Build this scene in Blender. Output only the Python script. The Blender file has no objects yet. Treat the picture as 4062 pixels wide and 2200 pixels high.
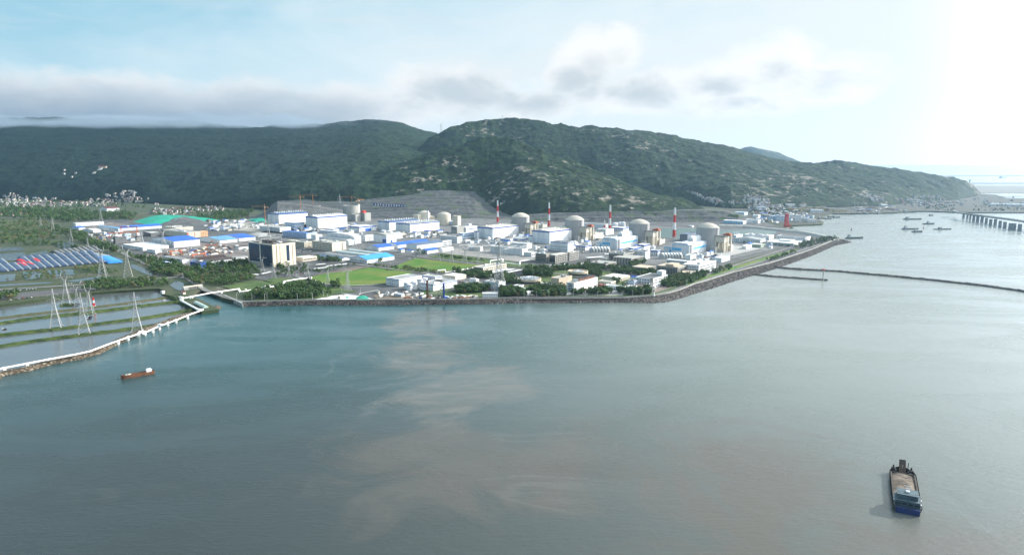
import bpy, math, random
import numpy as np
from mathutils import Vector, Matrix
from mathutils.geometry import tessellate_polygon
random.seed(7)
SC = bpy.context.scene
# ------------------------------------------------------------------ camera, sky, sun, exposure
F = 2708.0; PIT = math.atan(450/F); H = 200.0
CP, SP = math.cos(PIT), math.sin(PIT)
cam_d = bpy.data.cameras.new('camera'); cam = bpy.data.objects.new('camera', cam_d)
SC.collection.objects.link(cam); SC.camera = cam
cam.location = (0, 0, H); cam.rotation_euler = (math.pi/2 - PIT, 0, 0)
cam_d.sensor_width = 36; cam_d.lens = 36*F/4062; cam_d.clip_start = 1; cam_d.clip_end = 400000
SUN_AZ, SUN_EL = math.radians(70), math.radians(25)     # azimuth clockwise from the view direction (+Y)
sd = Vector((math.sin(SUN_AZ)*math.cos(SUN_EL), math.cos(SUN_AZ)*math.cos(SUN_EL), math.sin(SUN_EL)))
sun_d = bpy.data.lights.new('sun', 'SUN'); sun = bpy.data.objects.new('sun', sun_d); SC.collection.objects.link(sun)
sun_d.energy = 4.8; sun_d.angle = math.radians(0.6); sun_d.color = (1, .93, .82)
sun.rotation_euler = sd.to_track_quat('Z', 'Y').to_euler(); sun.location = (3000, 800, 1500)
SC.view_settings.view_transform = 'Standard'; SC.view_settings.look = 'None'
SC.view_settings.exposure = 0.8; SC.view_settings.gamma = 1
SC.cycles.volume_step_rate = .6; SC.cycles.volume_bounces = 2; SC.cycles.max_bounces = 5
SC.cycles.transparent_max_bounces = 8

W = bpy.data.worlds.new('World'); SC.world = W; W.use_nodes = True
def build_world():
    nt = W.node_tree; N = nt.nodes; L = nt.links; N.clear()
    def n(t, **k):
        x = N.new(t)
        for a, v in k.items():
            if a == 'ins':
                for i, w in v.items(): x.inputs[i].default_value = w
            else: setattr(x, a, v)
        return x
    def m(op, a, b=None, c=None, clamp=False):
        x = N.new('ShaderNodeMath'); x.operation = op; x.use_clamp = clamp
        for i, v in enumerate((a, b, c)):
            if v is None: continue
            if isinstance(v, (int, float)): x.inputs[i].default_value = v
            else: L.new(v, x.inputs[i])
        return x.outputs[0]
    def ss(v, a, b):
        x = N.new('ShaderNodeMapRange'); x.interpolation_type = 'SMOOTHSTEP'
        x.inputs[1].default_value = a; x.inputs[2].default_value = b; L.new(v, x.inputs[0]); return x.outputs[0]
    def mix(f, a, b):
        x = N.new('ShaderNodeMix'); x.data_type = 'RGBA'
        if isinstance(f, float): x.inputs[0].default_value = f
        else: L.new(f, x.inputs[0])
        for i, v in ((6, a), (7, b)):
            if isinstance(v, tuple): x.inputs[i].default_value = (*v, 1)
            else: L.new(v, x.inputs[i])
        return x.outputs[2]
    sky = n('ShaderNodeTexSky', sky_type='NISHITA', sun_disc=False, sun_elevation=SUN_EL, sun_rotation=SUN_AZ,
            air_density=1.0, dust_density=1.6, ozone_density=2.0, altitude=200)
    tc = n('ShaderNodeTexCoord'); sep = n('ShaderNodeSeparateXYZ'); L.new(tc.outputs['Generated'], sep.inputs[0])
    X, Y, Z = sep.outputs
    az = m('DEGREES', m('ARCTAN2', X, Y)) if False else m('MULTIPLY', m('ARCTAN2', X, Y), 57.2958)
    el = m('MULTIPLY', m('ARCSINE', Z), 57.2958)
    cmb = n('ShaderNodeCombineXYZ'); L.new(az, cmb.inputs[0]); L.new(el, cmb.inputs[1])
    def noise(scale, sx, sy, detail=8, rough=.55, off=0, dist=0):
        mp = n('ShaderNodeMapping'); mp.inputs['Scale'].default_value = (sx, sy, 1); mp.inputs['Location'].default_value = (off, off*.7, off*.3)
        L.new(cmb.outputs[0], mp.inputs[0])
        t = n('ShaderNodeTexNoise'); t.inputs['Scale'].default_value = scale; t.inputs['Detail'].default_value = detail
        t.inputs['Roughness'].default_value = rough; t.inputs['Distortion'].default_value = dist
        L.new(mp.outputs[0], t.inputs[0]); return t.outputs[0]
    # clear blue share: strongest to the upper left, none towards the sun
    veil_n = noise(.09, .45, 1.5, 8, .6, 3.1, .6)
    side = m('ADD', m('MULTIPLY', az, .018), .62)                       # more veil towards the right
    low = m('MULTIPLY', m('SUBTRACT', 1.0, ss(el, 1.0, 15.0)), .55)
    veil = m('ADD', m('ADD', m('MULTIPLY', m('SUBTRACT', veil_n, .5), 1.7), side), low, clamp=True)
    veil = ss(veil, -.12, 1.0)
    clear = mix(.62, sky.outputs[0], (5.0, 9.3, 11.3))
    white = mix(ss(az, -40, 40), (8.0, 9.7, 10.5), (9.0, 9.7, 9.9))
    base = mix(veil, clear, white)
    # fibrous streaks
    st = noise(.12, .35, 2.6, 6, .6, 9.7, .4)
    base = mix(m('MULTIPLY', ss(st, .46, .72), .5), base, (8.9, 9.2, 9.3))
    # cumulus banks
    def blob(a0, e0, ra, re):
        da = m('DIVIDE', m('SUBTRACT', az, a0), ra); de = m('DIVIDE', m('SUBTRACT', el, e0), re)
        return m('SUBTRACT', 1.0, m('SQRT', m('ADD', m('MULTIPLY', da, da), m('MULTIPLY', de, de))))
    cn = noise(.42, .6, 1.0, 10, .6, 1.3, .35); cn2 = noise(.3, .5, 1.1, 6, .55, 5.9, .3)
    lumps = [(-40, 4.2, 14, 2.6), (-29, 4.4, 9, 2.5), (-20, 4.3, 10, 2.4), (-12, 4.4, 9, 2.4), (-5, 5.6, 7.5, 2.7), (1.5, 4.6, 5, 1.8), (6.3, 8.1, 3.4, 2.9),
             (5.0, 7.0, 2.6, 2.0), (8.5, 8.9, 2.4, 2.2), (10.5, 5.4, 8, 2.0), (15.5, 6.0, 7, 2.3), (20.5, 7.4, 4.6, 2.7), (24, 6.2, 6, 2.2), (17.5, 4.6, 6, 1.4), (-52, 4, 12, 3.0)]
    d = None
    for b in lumps:
        v = blob(*b); d = v if d is None else m('MAXIMUM', d, v)
    wn = m('ADD', d, m('MULTIPLY', m('SUBTRACT', cn, .5), 1.25))
    dens = ss(wn, -.02, .5)
    core = m('MULTIPLY', ss(m('ADD', wn, m('MULTIPLY', m('SUBTRACT', cn2, .5), 2.6)), .05, 1.15), ss(el, 10.6, 6.0))
    lit = mix(ss(az, -30, 15), (9.8, 10.1, 10.2), (10.9, 10.9, 10.7)); shd = mix(ss(az, -35, 12), (5.9, 6.9, 7.8), (5.5, 6.3, 6.9))
    shd = mix(ss(az, 20, 34), shd, (8.6, 8.9, 9.0))
    cl = mix(m('MULTIPLY', core, .85), lit, shd)
    base = mix(m('MULTIPLY', dens, .92), base, cl)
    bank = m('MULTIPLY', m('MULTIPLY', m('SUBTRACT', 1.0, ss(m('ADD', el, m('MULTIPLY', m('SUBTRACT', cn2, .5), 3.5)), 2.6, 6.2)), m('SUBTRACT', 1.0, ss(az, -17, -7))), .95)
    base = mix(bank, base, (2.9, 4.0, 5.2))
    glow = m('ADD', 1.0, m('MULTIPLY', m('MULTIPLY', ss(az, 27, 60), m('SUBTRACT', 1.0, ss(az, 95, 160))), 2.7))
    hz = m('MULTIPLY', m('SUBTRACT', 1.0, ss(m('ABSOLUTE', el), .2, 5.5)), ss(az, -30, 5))
    base = mix(m('MULTIPLY', hz, .7), base, (9.8, 10.1, 10.1))
    gm = n('ShaderNodeVectorMath', operation='SCALE'); L.new(base, gm.inputs[0]); L.new(glow, gm.inputs['Scale']); base = gm.outputs[0]
    bg = n('ShaderNodeBackground'); bg.inputs[1].default_value = .0545; L.new(base, bg.inputs[0])
    out = n('ShaderNodeOutputWorld'); L.new(bg.outputs[0], out.inputs[0])
build_world()

# ------------------------------------------------------------------ measuring: a pixel of the photograph -> a point of the place
def G(px, py, z=5.0):
    a = (px-2031)/F; b = -(py-1100)/F
    dy = CP + b*SP; dz = -SP + b*CP; t = (z-H)/dz
    return Vector((a*t, dy*t, z))
def GY(px, py, Y):
    a = (px-2031)/F; b = -(py-1100)/F
    t = Y/(CP + b*SP); return Vector((a*t, Y, H + (-SP + b*CP)*t))
def proj(x, y, z):
    f = y*CP-(z-H)*SP; u = y*SP+(z-H)*CP
    return 2031+F*x/f, 1100-F*u/f
def top_z(p, py):                       # height above ground of a point over p seen on row py
    q = (1100-py)/F; w = p.y*(q*CP-SP)/(CP+q*SP); return H+w-p.z
def run_len(p, d, px):                  # how far to go from p along d to reach column px
    k = (px-2031)/F; f0 = p.y*CP+(H-p.z)*SP
    return (k*f0-p.x)/(d[0]-k*d[1]*CP)
ZN = {'A': (0, 700, 3.487), 'B': (0, 1050, 3.033), 'C': (600, 740, 3.672), 'D': (1000, 740, 3.672), 'E': (1500, 740, 3.672),
      'F': (2000, 740, 3.672), 'G': (2500, 740, 3.672), 'H': (3000, 700, 3.672), 'I': (3500, 640, 3.876), 'J': (600, 980, 4.293),
      'K': (1100, 980, 4.293), 'L': (1600, 980, 4.293), 'M': (2100, 980, 3.68), 'N': (2600, 900, 3.22), 'S': (0, 0, 1.0)}
def zx(z, x): o = ZN[z]; return o[0]+x/o[2]
def zy(z, y): o = ZN[z]; return o[1]+y/o[2]
def P(z, x, y, h=5.0): return G(zx(z, x), zy(z, y), h)

# ------------------------------------------------------------------ mesh and material helpers
COL = SC.collection
class MB:
    def __init__(s): s.v = []; s.f = []; s.m = []
    def add(s, vs, fs, mi=0):
        o = len(s.v); s.v += [tuple(v) for v in vs]; s.f += [tuple(i+o for i in f) for f in fs]; s.m += [mi]*len(fs)
    def box(s, x0, x1, y0, y1, z0, z1, mi=0):
        s.add([(x0,y0,z0),(x1,y0,z0),(x1,y1,z0),(x0,y1,z0),(x0,y0,z1),(x1,y0,z1),(x1,y1,z1),(x0,y1,z1)],
              [(0,3,2,1),(4,5,6,7),(0,1,5,4),(1,2,6,5),(2,3,7,6),(3,0,4,7)], mi)
    def bar(s, a, b, r, mi=0, n=4, r2=None):
        a = Vector(a); b = Vector(b); d = b-a
        if d.length < 1e-6: return
        q = d.to_track_quat('Z', 'X'); r2 = r if r2 is None else r2; vs = []
        for p, rr in ((a, r), (b, r2)):
            for i in range(n):
                t = 2*math.pi*(i+.5)/n; vs.append(p+q @ Vector((rr*math.cos(t), rr*math.sin(t), 0)))
        s.add(vs, [(i, (i+1)%n, n+(i+1)%n, n+i) for i in range(n)]+[tuple(range(n-1,-1,-1)), tuple(range(n,2*n))], mi)
    def lathe(s, prof, n=32, mi=0, c=(0,0), a0=0, a1=2*math.pi):
        vs = []; full = abs(a1-a0-2*math.pi) < 1e-6; k = n if full else n+1
        for r, z in prof:
            for i in range(k):
                t = a0+(a1-a0)*i/n; vs.append((c[0]+r*math.cos(t), c[1]+r*math.sin(t), z))
        fs = []
        for j in range(len(prof)-1):
            for i in range(n):
                i2 = (i+1)%k; fs.append((j*k+i, j*k+i2, (j+1)*k+i2, (j+1)*k+i))
        s.add(vs, fs, mi)
    def poly(s, pts, z, mi=0):
        vs = [(p[0], p[1], z) for p in pts]; t = tessellate_polygon([[Vector(v) for v in vs]])
        fs = []
        for a, b, c in t:
            A, B, C = vs[a], vs[b], vs[c]
            if (B[0]-A[0])*(C[1]-A[1])-(B[1]-A[1])*(C[0]-A[0]) < 0: a, c = c, a
            fs.append((a, b, c))
        s.add(vs, fs, mi)
    def build(s, name, mats, parent=None, smooth=False):
        me = bpy.data.meshes.new(name); me.from_pydata(s.v, [], s.f)
        if not isinstance(mats, (list, tuple)): mats = [mats]
        for x in mats: me.materials.append(x)
        if len(mats) > 1: me.polygons.foreach_set('material_index', s.m)
        if smooth: me.polygons.foreach_set('use_smooth', [True]*len(s.f))
        me.update(); o = bpy.data.objects.new(name, me); COL.objects.link(o)
        if parent: o.parent = parent
        return o
def inst(name, me, parent=None, loc=(0,0,0), rz=0, sc=(1,1,1)):
    o = bpy.data.objects.new(name, me); COL.objects.link(o); o.location = loc; o.rotation_euler = (0,0,rz); o.scale = sc
    if parent: o.parent = parent
    return o
def empty(name, loc, rz=0):
    o = bpy.data.objects.new(name, None); COL.objects.link(o); o.location = loc; o.rotation_euler = (0,0,rz); o.empty_display_size = 2
    return o
def tag(o, label=None, cat=None, group=None, kind=None):
    if label: o['label'] = label
    if cat: o['category'] = cat
    if group: o['group'] = group
    if kind: o['kind'] = kind
    return o
def copy_tree(o, parent=None):
    c = o.copy(); COL.objects.link(c); c.parent = parent
    for ch in list(o.children): copy_tree(ch, c)
    return c
MATS = {}
def mat(name, c1, c2=None, scale=.1, rough=.8, metal=0, bump=0, bscale=None, spec=.3, detail=6, lo=.35, hi=.65, stretch=None):
    if name in MATS: return MATS[name]
    m = bpy.data.materials.new(name); m.use_nodes = True; nt = m.node_tree; N = nt.nodes; L = nt.links
    b = N['Principled BSDF']; b.inputs['Roughness'].default_value = rough; b.inputs['Metallic'].default_value = metal
    b.inputs['Specular IOR Level'].default_value = spec
    c2 = c2 or tuple(x*.82 for x in c1)
    g = N.new('ShaderNodeNewGeometry'); t = N.new('ShaderNodeTexNoise'); t.inputs['Scale'].default_value = scale; t.inputs['Detail'].default_value = detail
    src = g.outputs['Position']
    if stretch:
        mp = N.new('ShaderNodeMapping'); mp.inputs['Scale'].default_value = stretch; L.new(src, mp.inputs[0]); src = mp.outputs[0]
    L.new(src, t.inputs[0])
    r = N.new('ShaderNodeValToRGB'); r.color_ramp.elements[0].position = lo; r.color_ramp.elements[1].position = hi
    r.color_ramp.elements[0].color = (*c1, 1); r.color_ramp.elements[1].color = (*c2, 1)
    L.new(t.outputs[0], r.inputs[0]); L.new(r.outputs[0], b.inputs['Base Color'])
    if bump:
        t2 = N.new('ShaderNodeTexNoise'); t2.inputs['Scale'].default_value = bscale or scale*5; t2.inputs['Detail'].default_value = 4; L.new(g.outputs['Position'], t2.inputs[0])
        bp = N.new('ShaderNodeBump'); bp.inputs['Strength'].default_value = 1; bp.inputs['Distance'].default_value = bump
        L.new(t2.outputs[0], bp.inputs['Height']); L.new(bp.outputs[0], b.inputs['Normal'])
    MATS[name] = m; return m
def nodes_of(name):
    m = bpy.data.materials.new(name); m.use_nodes = True; MATS[name] = m
    return m, m.node_tree.nodes, m.node_tree.links

M_white = mat('white_wall', (.74,.75,.77), (.54,.57,.61), .09, .75, stretch=(1,1,.15))
M_cream = mat('cream_wall', (.62,.57,.48), (.54,.49,.41), .08, .8)
M_beige = mat('beige_wall', (.5,.42,.33), (.43,.36,.28), .08, .8)
M_grey = mat('grey_concrete', (.36,.36,.34), (.28,.28,.27), .07, .85, stretch=(1,1,.2))
M_dgrey = mat('dark_grey', (.13,.14,.15), (.1,.105,.11), .08, .7)
M_stone = mat('grey_stone_wall', (.34,.33,.31), (.28,.27,.25), .1, .8)
M_skyw = mat('pale_blue_wall', (.5,.6,.72), (.45,.56,.68), .06, .7)
M_blueb = mat('blue_band', (.02,.09,.36), (.02,.07,.3), .1, .6)
M_sky = mat('sky_blue_stripe', (.1,.42,.72), (.09,.38,.66), .1, .6)
M_roofw = mat('white_roof', (.58,.58,.57), (.46,.46,.46), .06, .7)
M_roofg = mat('grey_roof', (.3,.31,.32), (.22,.23,.24), .05, .8)
M_roofd = mat('dark_roof', (.07,.065,.065), (.05,.04,.04), .05, .8)
M_roofr = mat('maroon_roof', (.13,.035,.04), (.09,.03,.035), .05, .8)
M_roofb = mat('blue_roof', (.03,.13,.5), (.03,.1,.4), .05, .5)
M_roofs = mat('bright_blue_roof', (.05,.3,.75), (.05,.25,.65), .05, .5)
M_rooft = mat('pale_green_roof', (.4,.47,.46), (.34,.41,.41), .05, .6)
M_roofm = mat('slate_blue_roof', (.1,.15,.24), (.08,.12,.19), .05, .6)
M_glass = mat('window_glass', (.035,.045,.06), (.02,.03,.04), .3, .15, spec=.5)
M_glassb = mat('blue_glass', (.02,.045,.09), (.015,.03,.06), .2, .2, spec=.5)
M_red = mat('red_paint', (.55,.03,.02), (.45,.03,.02), .2, .5)
M_orange = mat('orange_paint', (.45,.12,.045), (.33,.09,.04), .2, .5)
M_yellow = mat('yellow_paint', (.6,.4,.05), (.5,.33,.04), .2, .5)
M_steel = mat('galvanised_steel', (.46,.47,.47), (.36,.37,.37), .3, .5, metal=.1)
M_pipe = mat('white_pipe', (.8,.8,.8), (.72,.72,.72), .1, .4)
M_rust = mat('rusty_steel', (.16,.07,.035), (.09,.045,.03), .25, .8)
M_asph = mat('asphalt', (.1,.1,.105), (.075,.075,.08), .05, .9)
M_conc = mat('concrete_paving', (.16,.165,.17), (.09,.093,.095), .03, .9, bump=.1)
M_gravel = mat('gravel_yard', (.1,.105,.11), (.055,.058,.06), .02, .95)
M_apron = mat('pale_paving', (.34,.34,.335), (.27,.27,.265), .05, .85)
M_dirt = mat('bare_soil', (.2,.15,.11), (.12,.1,.075), .03, .95)
M_lawn = mat('lawn_grass', (.04,.13,.01), (.12,.15,.03), .02, .9, bump=.3)
M_lawnd = mat('rough_grass', (.035,.075,.02), (.08,.11,.035), .04, .9, bump=.3, bscale=.3)
M_green = mat('green_netting', (.01,.3,.2), (.02,.22,.17), .05, .8)
M_sand = mat('sand_load', (.2,.165,.135), (.07,.058,.05), .22, .95, bump=.3)
M_bark = mat('bark', (.1,.075,.05), (.07,.05,.035), 1, .9)
M_leafa = mat('dark_foliage', (.018,.045,.014), (.045,.085,.022), .25, .8, lo=.3, hi=.7)
M_leafb = mat('mid_foliage', (.035,.085,.02), (.07,.12,.03), .25, .8, lo=.3, hi=.7)
M_leafc = mat('dry_foliage', (.08,.09,.03), (.12,.1,.045), .2, .8)
M_black = mat('black_paint', (.02,.02,.022), (.03,.03,.03), .5, .6)
M_hullb = mat('blue_hull', (.012,.035,.16), (.02,.03,.08), .3, .5)
# ------------------------------------------------------------------ the setting
_r = np.random.RandomState(5); _perm = _r.rand(256, 256)
def vnoise(x, y):
    xi = np.floor(x).astype(int); yi = np.floor(y).astype(int); fx = x-xi; fy = y-yi
    fx = fx*fx*(3-2*fx); fy = fy*fy*(3-2*fy); a = lambda i, j: _perm[(xi+i) % 256, (yi+j) % 256]
    return (a(0,0)*(1-fx)+a(1,0)*fx)*(1-fy)+(a(0,1)*(1-fx)+a(1,1)*fx)*fy
def fbm(x, y, o=5, g=.5, ridged=False):
    s = 0; A = 1; t = 0
    for k in range(o):
        n = vnoise(x*2**k+17.3*k, y*2**k-9.1*k)
        if ridged: n = 1-abs(2*n-1)
        s = s+A*n; t += A; A *= g
    return s/t
def interp(tab, px):
    t = sorted(tab); return np.interp(px, [a[0] for a in t], [a[1] for a in t])
def yz(py, Y):                          # height of a point on row py at distance Y
    b = -(py-1100)/F; return H+(-SP+b*CP)*Y/(CP+b*SP)
def grid_obj(name, X, Y, Z, m, smooth=True):
    R, C = X.shape; me = bpy.data.meshes.new(name)
    co = np.stack([X, Y, Z], -1).reshape(-1, 3).astype(np.float32)
    i = np.arange(R*C).reshape(R, C); q = np.stack([i[:-1,:-1], i[:-1,1:], i[1:,1:], i[1:,:-1]], -1).reshape(-1, 4)
    me.vertices.add(len(co)); me.vertices.foreach_set('co', co.ravel()); me.loops.add(q.size); me.loops.foreach_set('vertex_index', q.ravel().astype(np.int32))
    me.polygons.add(len(q)); me.polygons.foreach_set('loop_start', np.arange(0, q.size, 4, dtype=np.int32)); me.polygons.foreach_set('loop_total', np.full(len(q), 4, np.int32))
    me.polygons.foreach_set('use_smooth', np.full(len(q), smooth)); me.materials.append(m); me.update(calc_edges=True); me.validate()
    o = bpy.data.objects.new(name, me); COL.objects.link(o); return o

# --- hills
RL = [(-900,470),(-400,468),(0,462),(600,476),(900,500),(1104,497),(1277,497),(1420,486),(1498,476),(1577,489),(1656,512),(1735,525),(1900,600),(2100,720),(2300,760)]
R2 = [(1560,680),(1640,600),(1700,545),(1748,520),(1797,500),(1860,489),(1986,481),(2129,486),(2287,508),(2492,517),(2681,544),(2838,575),(2996,607),(3154,634),(3280,643),(3469,665),(3627,686),(3785,713),(3863,741),(3895,772)]
R2Y = [(1560,4300),(1986,4600),(2500,4400),(3154,4300),(3600,4300),(3895,4420)]
SB = [(1180,800),(1400,735),(1600,640),(1700,600),(1782,583),(1892,560),(1971,552),(2097,583),(2287,646),(2444,702),(2602,757),(2760,804),(2886,851),(2930,868)]
SBY = [(1180,3150),(1600,3300),(1971,3350),(2444,2950),(2886,2480),(2930,2440)]
FOOT = [(-900,3900),(0,3900),(500,3520),(750,3300),(950,3110),(1150,2980),(1400,2950),(1900,2950),(2100,2560),(2300,2420),(2950,2400)]   # toe of the near slopes
FOOT2 = [(-900,4500),(1560,4000),(2300,3800),(2700,3400),(2900,3050),(3200,3050),(3500,3250),(3800,3800),(3895,4350)]
QT = [(1040,868),(1075,815),(1100,798),(1200,791),(1300,790),(1400,785),(1500,775),(1576,767),(1642,757),(1759,754),(1881,759),(1936,785),(1977,802),(2045,824),(2100,850)]
def hill_height(px, Y):
    """height of the hills at column px and distance Y"""
    zL = yz(interp(RL, px), 5900+0*px); YL = 5900
    z2 = yz(interp(R2, px), interp(R2Y, px)); Y2 = interp(R2Y, px)
    zb = yz(interp(SB, px), interp(SBY, px)); Yb = interp(SBY, px)
    f1 = interp(FOOT, px); f2 = interp(FOOT2, px)
    z1 = np.interp(px, [-900,0,500,750,950,1150,1400,1900,2100,2300,2950], [20,20,14,18,34,62,85,85,45,32,30])
    def prof(zr, Yr, Yf, zf, p=.85, back=.22):
        t = np.clip((Y-Yf)/(Yr-Yf), 0, 1); h = zf+(zr-zf)*t**p
        h = np.where(Y > Yr, zr-(Y-Yr)*back, h); return np.where(Y < Yf, zf-(Yf-Y)*.5, h)
    hL = prof(zL, YL, f1, z1, .9, .2)
    h2 = prof(z2, Y2, f2, 4+0*px, .75, .25); h2 = np.where((px < 1560) | (px > 3900), -60, h2)
    hb = prof(zb, Yb, f1, z1, .9, .28); hb = np.where((px < 1180) | (px > 2930), -60, hb)
    hL = np.where(px > 2300, -60, hL)
    return np.maximum(np.maximum(hL, h2), hb)
def make_hills():
    px = np.linspace(-900, 3930, 1150); Yr = np.concatenate([np.linspace(2300, 5000, 330), np.linspace(5015, 6600, 90)])
    PX, YY = np.meshgrid(px, Yr); Z = hill_height(PX, YY)
    X = (PX-2031)/F*(YY*CP+(H-Z)*SP); Z = roughen(X, YY, Z)
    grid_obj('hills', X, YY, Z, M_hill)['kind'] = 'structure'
def roughen(X, YY, Z):
    up = np.clip((Z-10)/60, 0, 1)
    n1 = fbm(X/420+3, YY/420, 6, .52); n2 = fbm(X/90, YY/90, 4, .55, True); n3 = fbm(X/22, YY/22, 3, .6)
    Z = Z + up*((n1-.5)*75 + (n2-.5)*22 + (n3-.5)*9)
    return np.where(Z < 5.5, -30, Z)
def land_point(px, py, zmin=4.5):
    """where the sight line of a pixel meets the land, hills included"""
    Y = np.arange(900., 6600., 8.); z = yz(py, Y); p = np.full_like(Y, float(px)); h = hill_height(p, Y)
    X = (p-2031)/F*(Y*CP+(H-h)*SP); h = np.maximum(roughen(X, Y, h), zmin)
    k = np.argmax(z <= h); k = k if (z <= h).any() else len(Y)-1
    return Vector((float((px-2031)/F*(Y[k]*CP+(H-z[k])*SP)), float(Y[k]), float(h[k])))

M_hill, N, L = nodes_of('hill_scrub_and_rock')
b = N['Principled BSDF']; b.inputs['Roughness'].default_value = .9; b.inputs['Specular IOR Level'].default_value = .1
g = N.new('ShaderNodeNewGeometry')
def _noise(sc, det=6, ro=.6, st=None):
    t = N.new('ShaderNodeTexNoise'); t.inputs['Scale'].default_value = sc; t.inputs['Detail'].default_value = det; t.inputs['Roughness'].default_value = ro
    if st:
        mp = N.new('ShaderNodeMapping'); mp.inputs['Scale'].default_value = st; L.new(g.outputs['Position'], mp.inputs[0]); L.new(mp.outputs[0], t.inputs[0])
    else: L.new(g.outputs['Position'], t.inputs[0])
    return t.outputs[0]
def _ramp(v, els):
    r = N.new('ShaderNodeValToRGB'); L.new(v, r.inputs[0])
    while len(r.color_ramp.elements) < len(els): r.color_ramp.elements.new(.5)
    for e, (p, c) in zip(r.color_ramp.elements, els): e.position = p; e.color = (*c, 1)
    return r.outputs[0]
def _mix(f, a, b_):
    x = N.new('ShaderNodeMix'); x.data_type = 'RGBA'; L.new(f, x.inputs[0])
    for i, v in ((6, a), (7, b_)):
        if isinstance(v, tuple): x.inputs[i].default_value = (*v, 1)
        else: L.new(v, x.inputs[i])
    return x.outputs[2]
def _math(op, a, b_):
    x = N.new('ShaderNodeMath'); x.operation = op
    for i, v in enumerate((a, b_)):
        if isinstance(v, (int, float)): x.inputs[i].default_value = v
        else: L.new(v, x.inputs[i])
    return x.outputs[0]
gr = _ramp(_noise(.03, 8, .65), [(.3, (.004,.011,.009)), (.5, (.01,.026,.012)), (.7, (.034,.058,.018))])
big = _noise(.0022, 4, .5); sepp = N.new('ShaderNodeSeparateXYZ'); L.new(g.outputs['Position'], sepp.inputs[0])
# bare granite: rare on the left massif, common on the spur and along the right-hand ridge
mr = N.new('ShaderNodeMapRange'); L.new(sepp.outputs[0], mr.inputs[0]); mr.inputs[1].default_value = -1500; mr.inputs[2].default_value = 0; mr.inputs[3].default_value = -.14; mr.inputs[4].default_value = 0
rk = _math('ADD', _math('ADD', _noise(.019, 9, .74, (1, 1, 2.2)), _math('MULTIPLY', _math('SUBTRACT', big, .5), .42)), mr.outputs[0])
rock = _ramp(rk, [(.585, (0,0,0)), (.65, (1,1,1))])
rc = _ramp(_noise(.12, 4, .6), [(.35, (.08,.07,.06)), (.65, (.34,.31,.27))])
shade_mr = N.new('ShaderNodeMapRange'); shade_mr.interpolation_type = 'SMOOTHSTEP'; L.new(sepp.outputs[0], shade_mr.inputs[0]); shade_mr.inputs[1].default_value = -300; shade_mr.inputs[2].default_value = -1500; shade_mr.inputs[3].default_value = 0; shade_mr.inputs[4].default_value = .75
shaded_veg = _ramp(_noise(.045, 8, .7), [(.3, (.004,.01,.01)), (.55, (.008,.02,.017)), (.75, (.018,.036,.022))])  # darker, bluer left slopes: cloud shade put into the vegetation colour
gr = _mix(shade_mr.outputs[0], gr, shaded_veg)
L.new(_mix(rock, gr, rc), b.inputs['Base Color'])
bp = N.new('ShaderNodeBump'); bp.inputs['Strength'].default_value = 1; bp.inputs['Distance'].default_value = 7
L.new(_noise(.07, 6, .65), bp.inputs['Height']); L.new(bp.outputs[0], b.inputs['Normal'])
make_hills()

# --- benched quarry face behind the plant, and the rock cut under the spur
M_quarry, N, L = nodes_of('quarry_rock')
b = N['Principled BSDF']; b.inputs['Roughness'].default_value = .95; g = N.new('ShaderNodeNewGeometry')
c = _ramp(_noise(.05, 8, .7, (1,1,2)), [(.3, (.025,.03,.034)), (.5, (.055,.06,.066)), (.72, (.12,.125,.13))])
gmask = _ramp(_noise(.02, 5, .6), [(.52, (0,0,0)), (.62, (1,1,1))])
L.new(_mix(gmask, c, (.045,.07,.035)), b.inputs['Base Color'])
bp = N.new('ShaderNodeBump'); bp.inputs['Strength'].default_value = 1; bp.inputs['Distance'].default_value = 4
L.new(_noise(.1, 5, .7), bp.inputs['Height']); L.new(bp.outputs[0], b.inputs['Normal'])
def benches(name, px0, px1, top, Y0, Y1, nb, m, z0=4.0, n=320):
    px = np.linspace(px0, px1, n); zt = yz(interp(top, px), Y1); rows = []
    zt = np.maximum(zt, z0+1)
    for k in range(nb):
        for (fy, fz) in ((k/nb+.02, k/nb), (k/nb+.38/nb*1.0, (k+.5)/nb), (k/nb+.62/nb, (k+1)/nb), ((k+1)/nb, (k+1)/nb+.001)):
            rows.append((fy, fz))
    rows.append((1.25, 1.04)); Z = []; Ys = []; Xs = []
    for fy, fz in rows:
        Y = Y0+(Y1-Y0)*fy; z = z0+(zt-z0)*fz
        Yj = Y+(fbm(px/40+fz*7, px*0+fz*31, 4)-.5)*16; zj = z+(fbm(px/60+5, px*0+fz*13, 3)-.5)*3*min(1, fz*6)
        Z.append(zj); Ys.append(Yj); Xs.append((px-2031)/F*(Yj*CP+(H-z)*SP))
    o = grid_obj(name, np.array(Xs), np.array(Ys), np.array(Z), m, False); o['kind'] = 'structure'; return o
benches('quarry_face', 1040, 2110, QT, 2470, 2960, 8, M_quarry)
CT = [(2090,852),(2200,846),(2350,838),(2500,836),(2600,838),(2700,834),(2800,832),(2880,838),(2930,850),(2985,868)]
benches('rock_cut', 2090, 2985, CT, 2330, 2430, 2, M_quarry)
M_spoil = mat('grey_spoil', (.12,.125,.125), (.06,.065,.068), .05, .95, bump=1.5, bscale=.15)
benches('quarry_spoil_slope', 985, 1500, [(985,872),(1040,850),(1100,806),(1200,812),(1350,835),(1500,874)], 2330, 2560, 3, M_spoil)

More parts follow.
